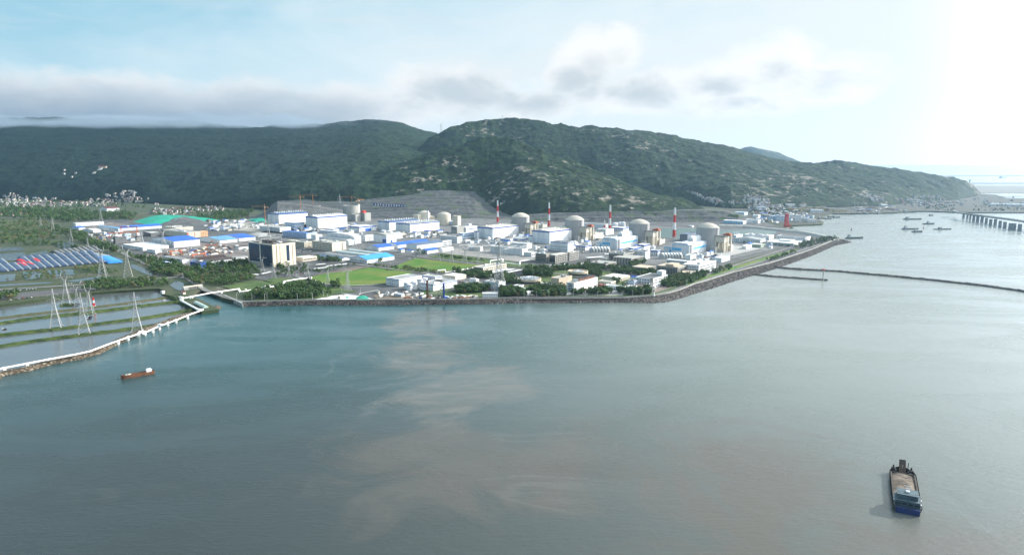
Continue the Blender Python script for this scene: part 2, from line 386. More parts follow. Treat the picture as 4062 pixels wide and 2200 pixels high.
# --- sea
M_sea, N, L = nodes_of('sea_water')
b = N['Principled BSDF']; b.inputs['Roughness'].default_value = .22; b.inputs['IOR'].default_value = 1.42; g = N.new('ShaderNodeNewGeometry')
sepp = N.new('ShaderNodeSeparateXYZ'); L.new(g.outputs['Position'], sepp.inputs[0])
teal = (.016,.064,.07); mud = (.13,.122,.11)
def blobm(cx, cy, rx, ry):
    dx = _math('DIVIDE', _math('SUBTRACT', sepp.outputs[0], cx), rx); dy = _math('DIVIDE', _math('SUBTRACT', sepp.outputs[1], cy), ry)
    return _math('SUBTRACT', 1.0, _math('SQRT', _math('ADD', _math('MULTIPLY', dx, dx), _math('MULTIPLY', dy, dy)), 0.0))
def _mr(v_, a, b_, c_, d_):
    x = N.new('ShaderNodeMapRange'); L.new(v_, x.inputs[0]); x.inputs[1].default_value = a; x.inputs[2].default_value = b_; x.inputs[3].default_value = c_; x.inputs[4].default_value = d_; x.interpolation_type = 'SMOOTHSTEP'; return x.outputs[0]
def _dnoise(sc, dist, det=8, ro=.6, st=(1,1,1), loc=(0,0,0)):
    mp = N.new('ShaderNodeMapping'); mp.inputs['Scale'].default_value = st; mp.inputs['Location'].default_value = loc; L.new(g.outputs['Position'], mp.inputs[0])
    q = N.new('ShaderNodeTexNoise'); q.inputs['Scale'].default_value = sc; q.inputs['Detail'].default_value = det; q.inputs['Roughness'].default_value = ro; q.inputs['Distortion'].default_value = dist; L.new(mp.outputs[0], q.inputs[0]); return q.outputs[0]
# the silt plume from the outfall, drifting away from the sea wall, with ragged edges
pl = _math('MAXIMUM', blobm(-118, 850, 62, 110), _math('MAXIMUM', blobm(-92, 700, 75, 110), blobm(-45, 590, 85, 95)))
rag = _math('SUBTRACT', _dnoise(.011, 1.2, 10, .62), .5)
plume1 = _mr(_math('ADD', pl, _math('MULTIPLY', rag, 2.2)), .05, .55, 0, .8)
streak = _mr(_dnoise(.05, .8, 8, .65, (.35, 1.3, 1)), .4, .66, .45, 1)
plume1 = _math('MULTIPLY', plume1, streak)
# browner, thinner silt further out
pl2 = _math('MAXIMUM', blobm(-20, 440, 150, 95), _math('MAXIMUM', blobm(150, 400, 110, 150), blobm(210, 330, 190, 60)))
plume2 = _mr(_math('ADD', pl2, _math('MULTIPLY', rag, 2.6)), 0, .8, 0, .55)
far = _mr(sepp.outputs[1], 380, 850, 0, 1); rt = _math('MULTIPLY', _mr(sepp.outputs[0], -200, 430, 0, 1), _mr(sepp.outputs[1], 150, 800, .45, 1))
base = _mix(far, (.03,.038,.038), teal); base = _mix(rt, base, (.19,.215,.205))  # paler towards the right: bright sky reflection put into the water colour
base = _mix(plume2, base, (.1,.085,.072)); base = _mix(plume1, base, mud)
# current lines: thin pale curls
cl = _math('ABSOLUTE', _math('SUBTRACT', _dnoise(.0042, 2.2, 5, .5, (1, 1.4, 1), (40, 10, 0)), .5), 0.0)
curl = _math('MULTIPLY', _mr(cl, 0, .03, .6, 0), _mr(_dnoise(.003, .5, 4, .5, (1,1,1), (7, 3, 0)), .5, .65, 0, .5))
base = _mix(curl, base, (.15,.16,.155))
L.new(base, b.inputs['Base Color'])
patch = _dnoise(.006, 1.5, 6, .6, (.6, 1.6, 1), (3, 8, 0))
L.new(_mr(patch, .3, .7, .12, .34), b.inputs['Roughness'])
bp = N.new('ShaderNodeBump'); bp.inputs['Distance'].default_value = .55; L.new(_mr(patch, .3, .72, .28, .95), bp.inputs['Strength'])
L.new(_noise(.28, 6, .66, (.5, 1.35, 1)), bp.inputs['Height'])
bp2 = N.new('ShaderNodeBump'); bp2.inputs['Strength'].default_value = .35; bp2.inputs['Distance'].default_value = 1.2
L.new(_dnoise(.04, .6, 5, .55, (.8, 1.1, 1)), bp2.inputs['Height']); L.new(bp.outputs[0], bp2.inputs['Normal']); L.new(bp2.outputs[0], b.inputs['Normal'])
s = MB(); s.add([(-90000,-3000,0),(90000,-3000,0),(90000,120000,0),(-90000,120000,0)], [(0,1,2,3)]); s.build('sea', M_sea)['kind'] = 'structure'
M_pond, N, L = nodes_of('pond_water')
b = N['Principled BSDF']; b.inputs['Roughness'].default_value = .12; b.inputs['IOR'].default_value = 1.33; g = N.new('ShaderNodeNewGeometry')
L.new(_ramp(_noise(.02, 5, .6), [(.35, (.035,.045,.05)), (.65, (.06,.062,.062))]), b.inputs['Base Color'])
bp = N.new('ShaderNodeBump'); bp.inputs['Strength'].default_value = .25; bp.inputs['Distance'].default_value = .3
L.new(_noise(.5, 4, .6), bp.inputs['Height']); L.new(bp.outputs[0], b.inputs['Normal'])

# --- land
def ground(name, pts, z, m, zone='S', kind='structure'):
    s = MB(); s.poly([P(zone, x, y, z) for x, y in pts], z); o = s.build(name, m); o['kind'] = kind; return o
M_land, N, L = nodes_of('plain_ground')
b = N['Principled BSDF']; b.inputs['Roughness'].default_value = .95; g = N.new('ShaderNodeNewGeometry')
L.new(_ramp(_noise(.012, 8, .65), [(.3, (.012,.024,.009)), (.5, (.03,.048,.017)), (.62, (.06,.06,.036)), (.75, (.12,.11,.09))]), b.inputs['Base Color'])
TOPW = [(965.7,1198),(1200,1192),(1500,1190),(1800,1189),(2100,1181),(2300,1180),(2480,1180),(2589,1173),(2643,1166),(2698,1151),(2755,1127),(2800,1115),(2910,1080),(3066,1041),(3221,990),(3314,951),(3345,948)]
BOTW = [(965.7,1217.6),(1200,1211),(1500,1212),(1800,1208),(2100,1204),(2300,1203),(2480,1201.5),(2589,1205.5),(2643,1202),(2698,1188),(2755,1170),(2800,1158),(2910,1121),(3066,1074),(3221,1018),(3314,976),(3388,962)]
LAND = [(-700,1225),(0,1208),(198,1182),(363,1160),(470,1152),(626,1143),(660,1152),(655,1168),(705,1178),(735,1205),(800,1235),(868,1226),(845,1212),(800,1190),(765,1176),
        (750,1166),(800,1150),(835,1155),(880,1183)] + TOPW + [(3190,918),(3120,902),(3134,894),(3262,888),(3268,880),(3235,866),(3300,847),(3440,846),(3560,842),(3640,837),(3720,838),(3790,841),
        (3900,842),(4300,842),(4600,838),(4600,792),(4062,786),(3990,784),(3950,772),(3880,768),(3600,760),(3200,740),(2300,715),(0,705),(-900,705)]
LZ = 4.0
s = MB(); pts = [G(x, y, LZ) for x, y in LAND]; s.poly(pts, LZ)
k = len(pts); vs = [(p.x, p.y, LZ) for p in pts]+[(p.x, p.y, -3) for p in pts]
s.add(vs, [(i, (i+1) % k, k+(i+1) % k, k+i) for i in range(k)]); s.build('ground', M_land)['kind'] = 'structure'
mud_ = mat('mudflat', (.16,.15,.13), (.11,.11,.1), .004, .8)
ground('mudflat', [(3860,736),(4700,736),(4700,765),(3895,766),(3840,748)], 1.5, mud_)

M_town = mat('town_ground', (.02,.03,.02), (.065,.065,.058), .02, .95, bump=1, bscale=.1)
ground('town_ground', [(2985,862),(3100,895),(3125,893),(3225,886),(3262,882),(3235,866),(3300,846),(3440,845),(3560,841),(3640,836),(3785,840),(3900,841),(4500,838),(4500,793),(4000,786),(3950,774),(3800,772),(3500,772),(3200,775),(2900,800),(2860,840)], 4.3, M_town)
# --- paved yards, roads, fields, ponds: thin sheets, each a little above the one below
def road(name, pts, w, z, m, zone='S'):
    """a ribbon of constant width along points of the photograph"""
    q = [P(zone, x, y, z) for x, y in pts]; s = MB(); Lf = []; Rt = []
    for i, p in enumerate(q):
        d = (q[min(i+1, len(q)-1)]-q[max(i-1, 0)]); d.normalize(); n = Vector((-d.y, d.x, 0))*w/2; Lf.append(p+n); Rt.append(p-n)
    k = len(q); s.add(Lf+Rt, [(i, k+i, k+i+1, i+1) for i in range(k-1)]); o = s.build(name, m); o['kind'] = 'structure'; return o
Z1, Z2, Z3, Z4 = 4.4, 4.8, 5.0, 5.2
# plant platform
ground('site_yard', [(985,1163),(1085,1118),(560,1020),(330,905),(300,880),(430,870),(985,872),(1500,862),(2100,858),(2985,866),(3100,902),(3190,918),(3340,950),(3221,992),(3066,1043),(2910,1082),(2700,1152),(2643,1168),(2560,1180),(2100,1184),(1800,1190),(1500,1190),(1100,1193),(985,1197),(1010,1190)], Z1, M_gravel)
ground('paved_yard', [(1270,880),(1740,860),(2200,880),(2800,905),(2950,960),(3080,985),(2840,1040),(2620,1050),(2400,1040),(1990,985),(1640,1010),(1450,985),(1340,1010),(1240,985),(1000,925)], Z2, M_conc)
ground('works_yard', [(900,880),(1270,880),(1240,935),(820,905)], Z2, mat('light_gravel', (.3,.29,.26), (.2,.195,.18), .02, .95))
ground('turning_yard', [(2810,960),(3020,985),(2890,1015),(2760,1010)], Z3, M_apron)
# storage yards, dark and cluttered
ground('steel_yard', [(560,1020),(640,960),(990,960),(990,1030),(900,1035),(760,1060),(640,1040)], Z2, mat('dark_yard', (.1,.09,.09), (.2,.18,.17), .06, .95))
ground('steel_yard', [(330,905),(440,880),(560,900),(560,960),(470,965)], Z2, MATS['dark_yard'])
# lawns
ground('lawn', [(1525,1070),(1650,1023),(1890,1050),(1800,1040),(1960,1050),(1735,1080),(1640,1064)][:3]+[(1770,1037),(1930,1052),(1760,1080),(1700,1075)], Z3, M_lawn)
ground('lawn', [(1236,1097),(1290,1085),(1400,1072),(1465,1060),(1530,1066),(1640,1080),(1600,1092),(1530,1110),(1532,1122),(1400,1134),(1340,1130),(1240,1112)], Z3, M_lawn)
ground('lawn', [(880,1135),(960,1120),(1020,1112),(1100,1125),(960,1158),(925,1148)], Z3, M_lawnd)
ground('lawn', [(1050,1112),(1090,1100),(1240,1104),(1200,1120),(1120,1150),(1060,1160),(985,1190),(1080,1190),(1200,1165),(1340,1160),(1420,1150),(1300,1140),(1240,1118)][:4]+[(1120,1130)], Z3, M_lawnd)
ground('lawn', [(1000,1190),(1120,1150),(1240,1128),(1345,1140),(1420,1155),(1330,1165),(1300,1178),(1180,1190)], Z3, M_lawnd)
ground('lawn', [(1640,1170),(1680,1150),(1740,1140),(1900,1160),(1960,1165),(2020,1185),(2100,1180),(1700,1176)], Z3, M_lawnd)
ground('grass_verge', [(1700,1018),(1760,1004),(2010,1035),(2200,1062),(2170,1072),(1980,1052)], Z3, M_lawnd)
ground('grass_verge', [(2720,1122),(2900,1060),(3060,1012),(3140,992),(3175,985),(3110,1010),(2950,1060),(2800,1110),(2720,1140)], Z3, M_lawn)
ground('grass_verge', [(2850,1060),(3000,1015),(3120,985),(3100,995),(2980,1032),(2860,1070)], Z4, mat('scrub_strip', (.07,.06,.03), (.04,.06,.02), .1, .95))
ground('park_ground', [(2180,1070),(2420,1075),(2560,1110),(2720,1120),(2640,1165),(2520,1180),(2200,1185),(2060,1150),(2100,1100)], Z2, M_lawnd)
ground('apron', [(2210,1160),(2330,1140),(2430,1135),(2560,1150),(2460,1170),(2250,1172)], Z3, M_apron)
ground('apron', [(2480,1125),(2640,1110),(2680,1135),(2600,1160),(2500,1150)], Z3, mat('reddish_paving', (.22,.17,.16), (.17,.14,.13), .05, .9))
ground('apron', [(2290,1045),(2420,1025),(2520,1035),(2380,1062),(2300,1062)], Z3, M_apron)
ground('apron', [(2000,1080),(2080,1060),(2180,1072),(2160,1084),(2100,1092)], Z3, M_asph)
ground('apron', [(1230,1190),(1320,1172),(1390,1166),(1460,1180),(1500,1190)], Z3, mat('plaza_paving', (.6,.6,.6), (.5,.5,.5), .04, .85))
ground('tilled_strip', [(1215,1095),(1300,1080),(1400,1058),(1470,1056),(1400,1072),(1290,1085)], Z3, mat('turned_soil', (.15,.12,.1), (.1,.085,.075), .05, .95))
ground('building_site', [(1500,1190),(1480,1170),(1560,1165),(1700,1172),(1900,1178),(1960,1188),(1800,1189)], Z3, M_dirt)
ground('switchyard', [(1720,1000),(1780,985),(2120,990),(2130,1030),(2060,1038)], Z3, mat('switchyard_gravel', (.27,.26,.25), (.2,.195,.19), .05, .95))
ground('tennis_court', [(1178,1017),(1192,1014),(1215,1017),(1200,1021)], Z4, mat('court_green', (.0,.4,.3), (.0,.33,.26), .1, .8))
# roads
M_road = mat('road_surface', (.17,.17,.165), (.13,.13,.128), .03, .9)
road('road', [(-300,1165),(0,1148),(330,1128),(560,1112),(700,1098),(735,1092)], 13, Z2, M_road)
road('road', [(735,1092),(745,1080),(1000,1068),(1080,1075),(1160,1090),(1235,1112)], 9, Z3, M_road)
road('road', [(300,880),(360,935),(500,1010),(640,1075),(745,1105),(815,1150),(905,1180),(965,1197)], 9, Z2, M_road)
road('road', [(1350,1038),(1530,1063),(1690,1083),(1760,1100),(1900,1125)], 9, Z4, M_road)
road('road', [(1330,1010),(1560,1005),(1760,1030),(2000,1062),(2180,1082),(2400,1098),(2560,1108)], 9, Z4, M_road)
road('road', [(1240,1112),(1330,1132),(1500,1128)], 4, Z4, M_apron)
road('road', [(2060,1183),(2300,1182),(2480,1181),(2590,1172),(2680,1148),(2800,1108),(2920,1068),(3066,1022),(3180,992),(3300,955)], 7, Z4, M_road)
road('road', [(2720,1118),(2830,1080),(2980,1030),(3120,985),(3180,978)], 8, 5.4, M_road)
road('road', [(1360,1163),(1420,1172),(1430,1163),(1500,1150)], 5, Z4, M_apron)
road('road', [(1700,1165),(1800,1150),(1900,1130)], 7, 5.4, M_road)
road('road', [(-300,980),(0,930),(150,912)], 8, Z1, M_road)
road('road', [(-200,868),(0,865),(170,860)], 8, Z1, M_road)
road('road', [(300,885),(520,850),(720,832)], 8, 9.0, M_road)
# ponds and channels on the plain
for pts in ([(-60,1010),(95,1000),(118,1028),(100,1032),(-60,1033)], [(112,1008),(185,994),(192,1006),(118,1014)], [(-60,985),(80,980),(100,992),(-60,1000)],
            [(120,1020),(195,1012),(190,1016),(130,1024)], [(200,965),(280,955),(312,975),(260,990),(215,975)], [(90,1078),(160,1078),(175,1102),(100,1110)],
            [(-60,1095),(60,1085),(72,1110),(-40,1122)], [(185,1072),(290,1068),(300,1088),(210,1098)], [(260,1115),(400,1094),(420,1098),(300,1118)],
            [(-200,1138),(200,1118),(212,1122),(-200,1148)], [(415,1000),(490,1028),(480,1045),(420,1012)], [(520,1045),(560,1058),(590,1075),(640,1090),(620,1100),(575,1085),(520,1062)],
            [(672,1130),(700,1112),(728,1122),(735,1150),(710,1152),(690,1143)], [(380,1072),(430,1068),(430,1080),(385,1085)]):
    ground('pond', pts, Z1, M_pond)
ground('lagoon', [(2595,925),(2620,905),(2700,905),(2850,908),(2870,912),(3000,908),(3075,915),(3082,924),(3050,932),(2880,938),(2700,948),(2600,938)], Z3, mat('lagoon_water', (.06,.11,.1), (.07,.12,.11), .01, .25, spec=.5))
ground('car_park', [(-100,1175),(200,1150),(420,1130),(420,1145),(260,1165),(100,1180),(-100,1200)], Z1, M_asph)
for i, (z, pts) in enumerate([('A', [(0,750),(480,735),(700,800),(300,900),(0,900)]), ('A', [(0,610),(520,580),(560,700),(0,740)])]):
    ground('scrub_field', pts, Z1, mat('green_scrub', (.03,.055,.018), (.08,.1,.04), .02, .95, bump=1, bscale=.15), zone=z)

ground('fish_pond_water', [(-400,1245),(-60,1212),(0,1208),(198,1182),(363,1160),(470,1152),(626,1143),(700,1178),(735,1205),(800,1235),(720,1262),(650,1288),(560,1320),(470,1360),(380,1403),(310,1424),(200,1444),(100,1470),(0,1490),(-160,1550),(-400,1650)], .12, mat('fish_pond_water', (.075,.085,.095), (.1,.105,.11), .02, .08, spec=.5, bump=.12, bscale=.5))
# --- dykes between the fish ponds (long grassy mounds)
M_dyke = mat('dyke_grass', (.015,.035,.008), (.06,.085,.02), .12, .95, bump=.6, bscale=.5)
M_dyked = mat('dyke_dry_grass', (.08,.075,.04), (.05,.06,.025), .12, .95, bump=.6, bscale=.5)
def mound(name, pts, w, h, m, zone='S', z=0, n=60, rough=.5, kind='structure', base=-.6):
    q = [P(zone, x, y, z) for x, y in pts]; cum = [0]
    for i in range(1, len(q)): cum.append(cum[-1]+(q[i]-q[i-1]).length)
    t = np.linspace(0, cum[-1], n); cx = np.interp(t, cum, [p.x for p in q]); cy = np.interp(t, cum, [p.y for p in q])
    dx = np.gradient(cx); dy = np.gradient(cy); l = np.hypot(dx, dy); nx, ny = -dy/l, dx/l
    K = 9; X = []; Y = []; Z = []
    for j in range(K):
        u = j/(K-1)*2-1; hh = h*(1-u*u)**.6; jit = (fbm(cx/7+j*3.1, cy/7, 3)-.5)
        e = w/2*u*(1+rough*(fbm(cx/11, cy/11+j, 3)-.5)); X.append(cx+nx*e); Y.append(cy+ny*e); Z.append(z+base+hh+(jit*rough*2*h*.6 if abs(u) < .99 else 0*cx))
    o = grid_obj(name, np.array(X), np.array(Y), np.array(Z), m); o['kind'] = kind; return o
mound('dyke', [(-60,1273),(-20,1265),(150,1245),(300,1228),(420,1214),(560,1196),(650,1182),(700,1176)], 11, 2.6, M_dyked, n=180)
mound('dyke', [(-60,1292),(-10,1285),(150,1262),(300,1246),(420,1233),(560,1215),(690,1200),(735,1202)], 15, 3.2, M_dyke, n=180)
mound('dyke', [(-60,1338),(-10,1333),(150,1315),(300,1298),(420,1282),(560,1265),(700,1242),(760,1232)], 12, 3.2, M_dyke, n=180)
mound('dyke', [(-60,1385),(-10,1377),(150,1352),(300,1333),(430,1317),(560,1300),(640,1288),(730,1262)], 12, 3.0, M_dyke, n=180)
mound('dyke', [(-80,1212),(0,1207),(198,1182),(363,1162),(470,1154),(626,1146)], 8, 5, M_dyked, n=180)
mound('pond_islet', [(238,1212),(262,1210),(300,1211)], 18, 3.5, M_dyke, n=40)
mound('pond_islet', [(345,1247),(372,1245)], 9, 2.0, M_dyke, n=20)
mound('causeway', [(655,1165),(700,1190),(770,1222),(850,1228)], 14, 4.2, M_dyke, n=90)
mound('causeway', [(2850,898),(2950,900),(3060,912),(3190,925),(3290,945)], 26, 7, M_grey, z=4, n=80, rough=.15)
mound('peninsula_bank', [(3134,896),(3200,890),(3262,887)], 10, 3, M_grey, n=40, rough=.1)

# --- armoured sea walls
M_armour, N, L = nodes_of('armour_blocks')
b = N['Principled BSDF']; b.inputs['Roughness'].default_value = .9; g = N.new('ShaderNodeNewGeometry')
vo = N.new('ShaderNodeTexVoronoi'); vo.inputs['Scale'].default_value = .42; L.new(g.outputs['Position'], vo.inputs['Vector'])
L.new(_mix(_ramp(_noise(.08, 4, .6), [(.4, (0,0,0)), (.6, (1,1,1))]), _ramp(vo.outputs['Color'], [(.2, (.022,.02,.019)), (.8, (.085,.072,.065))]), _ramp(vo.outputs['Color'], [(.2, (.035,.03,.028)), (.8, (.13,.11,.1))])), b.inputs['Base Color'])
bp = N.new('ShaderNodeBump'); bp.inputs['Strength'].default_value = 1; bp.inputs['Distance'].default_value = 1.2; bp.invert = True
L.new(vo.outputs['Distance'], bp.inputs['Height']); L.new(bp.outputs[0], b.inputs['Normal'])
def revet(name, top, bot, zt, zb, m, n=900, K=14, amp=1.5, cat='sea wall', label=None):
    amp *= .55; Tp = [G(x, y, zt) for x, y in top]; Bt = [G(x, y, zb) for x, y in bot]
    def res(q):
        c = np.concatenate([[0], np.cumsum([(q[i+1]-q[i]).length for i in range(len(q)-1)])]); c /= c[-1]; t = np.linspace(0, 1, n)
        return np.interp(t, c, [p.x for p in q]), np.interp(t, c, [p.y for p in q])
    tx, ty = res(Tp); bx, by = res(Bt); X = []; Y = []; Z = []; rs = np.random.RandomState(3)
    for j in range(K):
        f = j/(K-1); jz = rs.uniform(-1, 1, n)*amp*(0 if j == 0 else 1)
        X.append(tx+(bx-tx)*f+rs.uniform(-1, 1, n)*.5); Y.append(ty+(by-ty)*f+rs.uniform(-1, 1, n)*.5); Z.append(zt+(zb-1.2-zt)*f+jz*.7)
    o = grid_obj(name, np.array(X), np.array(Y), np.array(Z), m, False); tag(o, label, cat); return o
revet('sea_wall', TOPW, BOTW, 5.6, 0, M_armour, n=1500, label='long dark armour stone sea wall around the plant shore')
s = MB(); q = [G(x, y-.6, 5) for x, y in TOPW]
for a, b_ in zip(q[:-1], q[1:]):
    d = (b_-a).normalized(); nn = Vector((-d.y, d.x, 0))*.5
    s.add([a-nn, b_-nn, b_+nn, a+nn]+[v+Vector((0,0,1.6)) for v in (a-nn, b_-nn, b_+nn, a+nn)], [(0,1,5,4),(1,2,6,5),(2,3,7,6),(3,0,4,7),(4,5,6,7)])
s.build('parapet', M_grey, bpy.data.objects['sea_wall'])
o = mound('breakwater', [(3010,1050),(3060,1059),(3150,1068),(3320,1077),(3500,1093),(3700,1112),(3900,1134),(4062,1157),(4400,1203)], 10, 3.4, M_armour, n=420, rough=.6, kind='x'); del o['kind']
tag(o, 'long straight rock breakwater running out to the right edge', 'breakwater', 'rock breakwaters off the sea wall')
o = mound('breakwater', [(2925,1084),(3000,1090),(3060,1097),(3150,1103),(3262,1111),(3280,1113)], 10, 3.2, M_armour, n=160, rough=.6, kind='x'); del o['kind']
tag(o, 'short rock breakwater with a beacon post at its tip', 'breakwater', 'rock breakwaters off the sea wall')
# rubble embankment carrying the pipeline, left
M_rub = mat('brown_rubble', (.05,.037,.024), (.2,.17,.135), .5, .95, bump=.6, bscale=.8, lo=.5, hi=.62)
EMB = [(-160,1560),(-60,1530),(0,1496),(100,1478),(200,1450),(310,1430),(380,1410),(470,1365),(560,1325),(650,1292),(720,1266),(800,1245),(868,1228)]
o = mound('rubble_embankment', [(x, y-8) for x, y in EMB], 11, 4.2, M_rub, n=500, rough=.5, kind='x'); del o['kind']
tag(o, 'brown rubble embankment with pale stones beside the white pipeline', 'embankment')
# ------------------------------------------------------------------ buildings
U = math.radians(52); 
def unit_box():
    s = MB(); s.box(-.5, .5, -.5, .5, 0, 1); return s
_wm = {}
def win_mesh(m):
    if m.name not in _wm:
        s = unit_box(); me = bpy.data.meshes.new('window'); me.from_pydata(s.v, [], s.f); me.materials.append(m); _wm[m.name] = me
    return _wm[m.name]
def windows(root, side, a, b, h, rows, cols, wf=.55, hf=.5, m=None, z0=.06, z1=.95, x0=.03, x1=.97, name='window'):
    """rows x cols windows on the right (side R, along x) or left (side L, along y) wall"""
    me = win_mesh(m or M_glass); n = 0; Ln = a if side == 'R' else b
    for r in range(rows):
        for c in range(cols):
            if n >= 95: return
            n += 1; cw = Ln*(x1-x0)/cols; ch = h*(z1-z0)/rows; s_ = x0*Ln+cw*(c+.5); zc = z0*h+ch*(r+.5)-ch*hf/2
            if side == 'R': inst(name, me, root, (s_, -.02, zc), 0, (cw*wf, .25, ch*hf))
            else: inst(name, me, root, (-.02, s_, zc), 0, (.25, cw*wf, ch*hf))
def bld(z, fx, fy, xl, xr, top, label, cat='building', name='building', wall=M_white, roof=M_roofw, kind='flat', R=None, Lw=None, band=None, bh=.1,
        units=0, group=None, ang=U, gz=5.0, minb=6, eave=.0, stripe=None, glass=None, rise=None, depth=None):
    x, y = zx(z, fx), zy(z, fy); p = G(x, y, gz); u = (math.cos(ang), math.sin(ang)); v = (-u[1], u[0])
    a = max(4, min(400, run_len(p, u, zx(z, xr)))); b = max(minb, min(300, run_len(p, v, zx(z, xl)))); h = max(3, top_z(p, zy(z, top))); b = depth or b
    p.z = gz-.6; h += .6
    root = empty(name, p, ang); tag(root, label, cat, group)
    s = MB()
    if kind == 'flat':
        s.box(0, a, 0, b, 0, h); s.build('wall', wall, root)
        s = MB(); pw = .6; ph = 1.0
        s.box(-.15, a+.15, -.15, pw, h, h+ph); s.box(-.15, a+.15, b-pw, b+.15, h, h+ph); s.box(-.15, pw, pw, b-pw, h, h+ph); s.box(a-pw, a+.15, pw, b-pw, h, h+ph); s.build('parapet', wall, root)
        s = MB(); s.box(pw, a-pw, pw, b-pw, h+.02, h+.3); s.build('roof', roof, root)
    else:
        r = rise or (min(a, b)*.5*(.22 if kind != 'hall' else .12))
        if kind in ('gx', 'hall'):      # ridge along x
            s.add([(0,0,0),(a,0,0),(a,b,0),(0,b,0),(0,0,h),(a,0,h),(a,b,h),(0,b,h),(0,b/2,h+r),(a,b/2,h+r)],
                  [(0,3,2,1),(0,1,5,4),(2,3,7,6),(3,0,4,8,7),(1,2,6,9,5)])
            s.build('wall', wall, root); s = MB(); e = .6; k = r/(b/2)*e
            s.add([(-e,-e,h-k+.1),(a+e,-e,h-k+.1),(a+e,b/2,h+r+.1),(-e,b/2,h+r+.1),(a+e,b+e,h-k+.1),(-e,b+e,h-k+.1)]+[(-e,-e,h-k+.5),(a+e,-e,h-k+.5),(a+e,b/2,h+r+.5),(-e,b/2,h+r+.5),(a+e,b+e,h-k+.5),(-e,b+e,h-k+.5)],
                  [(0,1,7,6),(6,7,8,9),(9,8,10,11),(4,5,11,10),(0,6,9,3),(3,9,11,5),(1,2,8,7),(2,4,10,8)]); s.build('roof', roof, root)
        elif kind == 'gy':
            s.add([(0,0,0),(a,0,0),(a,b,0),(0,b,0),(0,0,h),(a,0,h),(a,b,h),(0,b,h),(a/2,0,h+r),(a/2,b,h+r)],
                  [(0,3,2,1),(1,2,6,5),(3,0,4,7),(0,1,5,8,4),(2,3,7,9,6)])
            s.build('wall', wall, root); s = MB(); e = .6; k = r/(a/2)*e
            s.add([(-e,-e,h-k+.1),(-e,b+e,h-k+.1),(a/2,b+e,h+r+.1),(a/2,-e,h+r+.1),(a+e,b+e,h-k+.1),(a+e,-e,h-k+.1)]+[(-e,-e,h-k+.5),(-e,b+e,h-k+.5),(a/2,b+e,h+r+.5),(a/2,-e,h+r+.5),(a+e,b+e,h-k+.5),(a+e,-e,h-k+.5)],
                  [(1,0,6,7),(7,6,9,8),(8,9,11,10),(5,4,10,11),(6,0,3,9),(9,3,5,11),(2,1,7,8),(4,2,8,10)]); s.build('roof', roof, root)
        elif kind == 'arch':
            n = 10; prof = [(b*(.5-.5*math.cos(math.pi*i/n)), h+b*.07*math.sin(math.pi*i/n)) for i in range(n+1)]
            s.box(0, a, 0, b, 0, h); s.build('wall', wall, root); s = MB(); e = .5; vs = []
            for xx in (-e, a+e): vs += [(xx, yy, zz+.1) for yy, zz in prof]
            s.add(vs, [(i, i+n+1, i+n+2, i+1) for i in range(n)]+[tuple(range(n, -1, -1)), tuple(range(n+1, 2*n+2))]); s.build('roof', roof, root)
    if band:
        d = .22; bz = h*bh; s = MB(); zt = h-.05
        s.box(-d, a, -d, 0, zt-bz, zt); s.box(-d, 0, 0, b+d, zt-bz, zt)
        if kind == 'hall':
            r = rise or min(a, b)*.06
            s.add([(-d,0,h-bz*.3),(-d,b,h-bz*.3),(-d,b/2,h+r-bz*.1),(-d,0,h),(-d,b,h),(-d,b/2,h+r)], [(0,3,5,2),(2,5,4,1)])
        s.build('band', band, root)
    for st in (stripe or []):
        side, f0, f1, z0_, z1_, mm = st; s = MB(); d = .25
        if side == 'R': s.box(a*f0, a*f1, -d, 0, h*z0_, h*z1_)
        else: s.box(-d, 0, b*f0, b*f1, h*z0_, h*z1_)
        s.build('stripe', mm, root)
    if R: windows(root, 'R', a, b, h, *R[:2], **(R[2] if len(R) > 2 else {}), m=glass)
    if Lw: windows(root, 'L', a, b, h, *Lw[:2], **(Lw[2] if len(Lw) > 2 else {}), m=glass)
    rr = random.Random(int(fx*7+fy)); hz_ = h+.3
    if kind == 'hall':
        r = rise or min(a, b)*.06
        for i in range(12):
            for yy in (.32, .5):
                s = MB(); zb = h+r*(yy/.5)+.3; s.box(-1.6, 1.6, -1.2, 1.2, 0, 1.6); s.box(-1.9, 1.9, -.6, .6, 1.6, 2.4)
                o = s.build('roof_vent', M_steel if i % 3 else M_white, root); o.location = (a*(.06+.08*i), b*yy, zb)
    else:
        for i in range(units):
            w, d, t = rr.uniform(2, .12*a+2.5), rr.uniform(2, .18*b+2), rr.uniform(1.2, 3)
            s = MB(); s.box(0, w, 0, d, 0, t); s.box(.2, w-.2, .2, d-.2, t, t+.25)
            o = s.build('roof_unit', rr.choice([M_white, M_steel, M_roofw, M_dgrey]), root); o.location = (rr.uniform(1, max(1.5, a-w-1)), rr.uniform(1, max(1.5, b-d-1)), hz_)
    root['_a'] = a; root['_b'] = b; root['_h'] = h
    return root
def AB(r): return r['_a'], r['_b'], r['_h']
w = dict
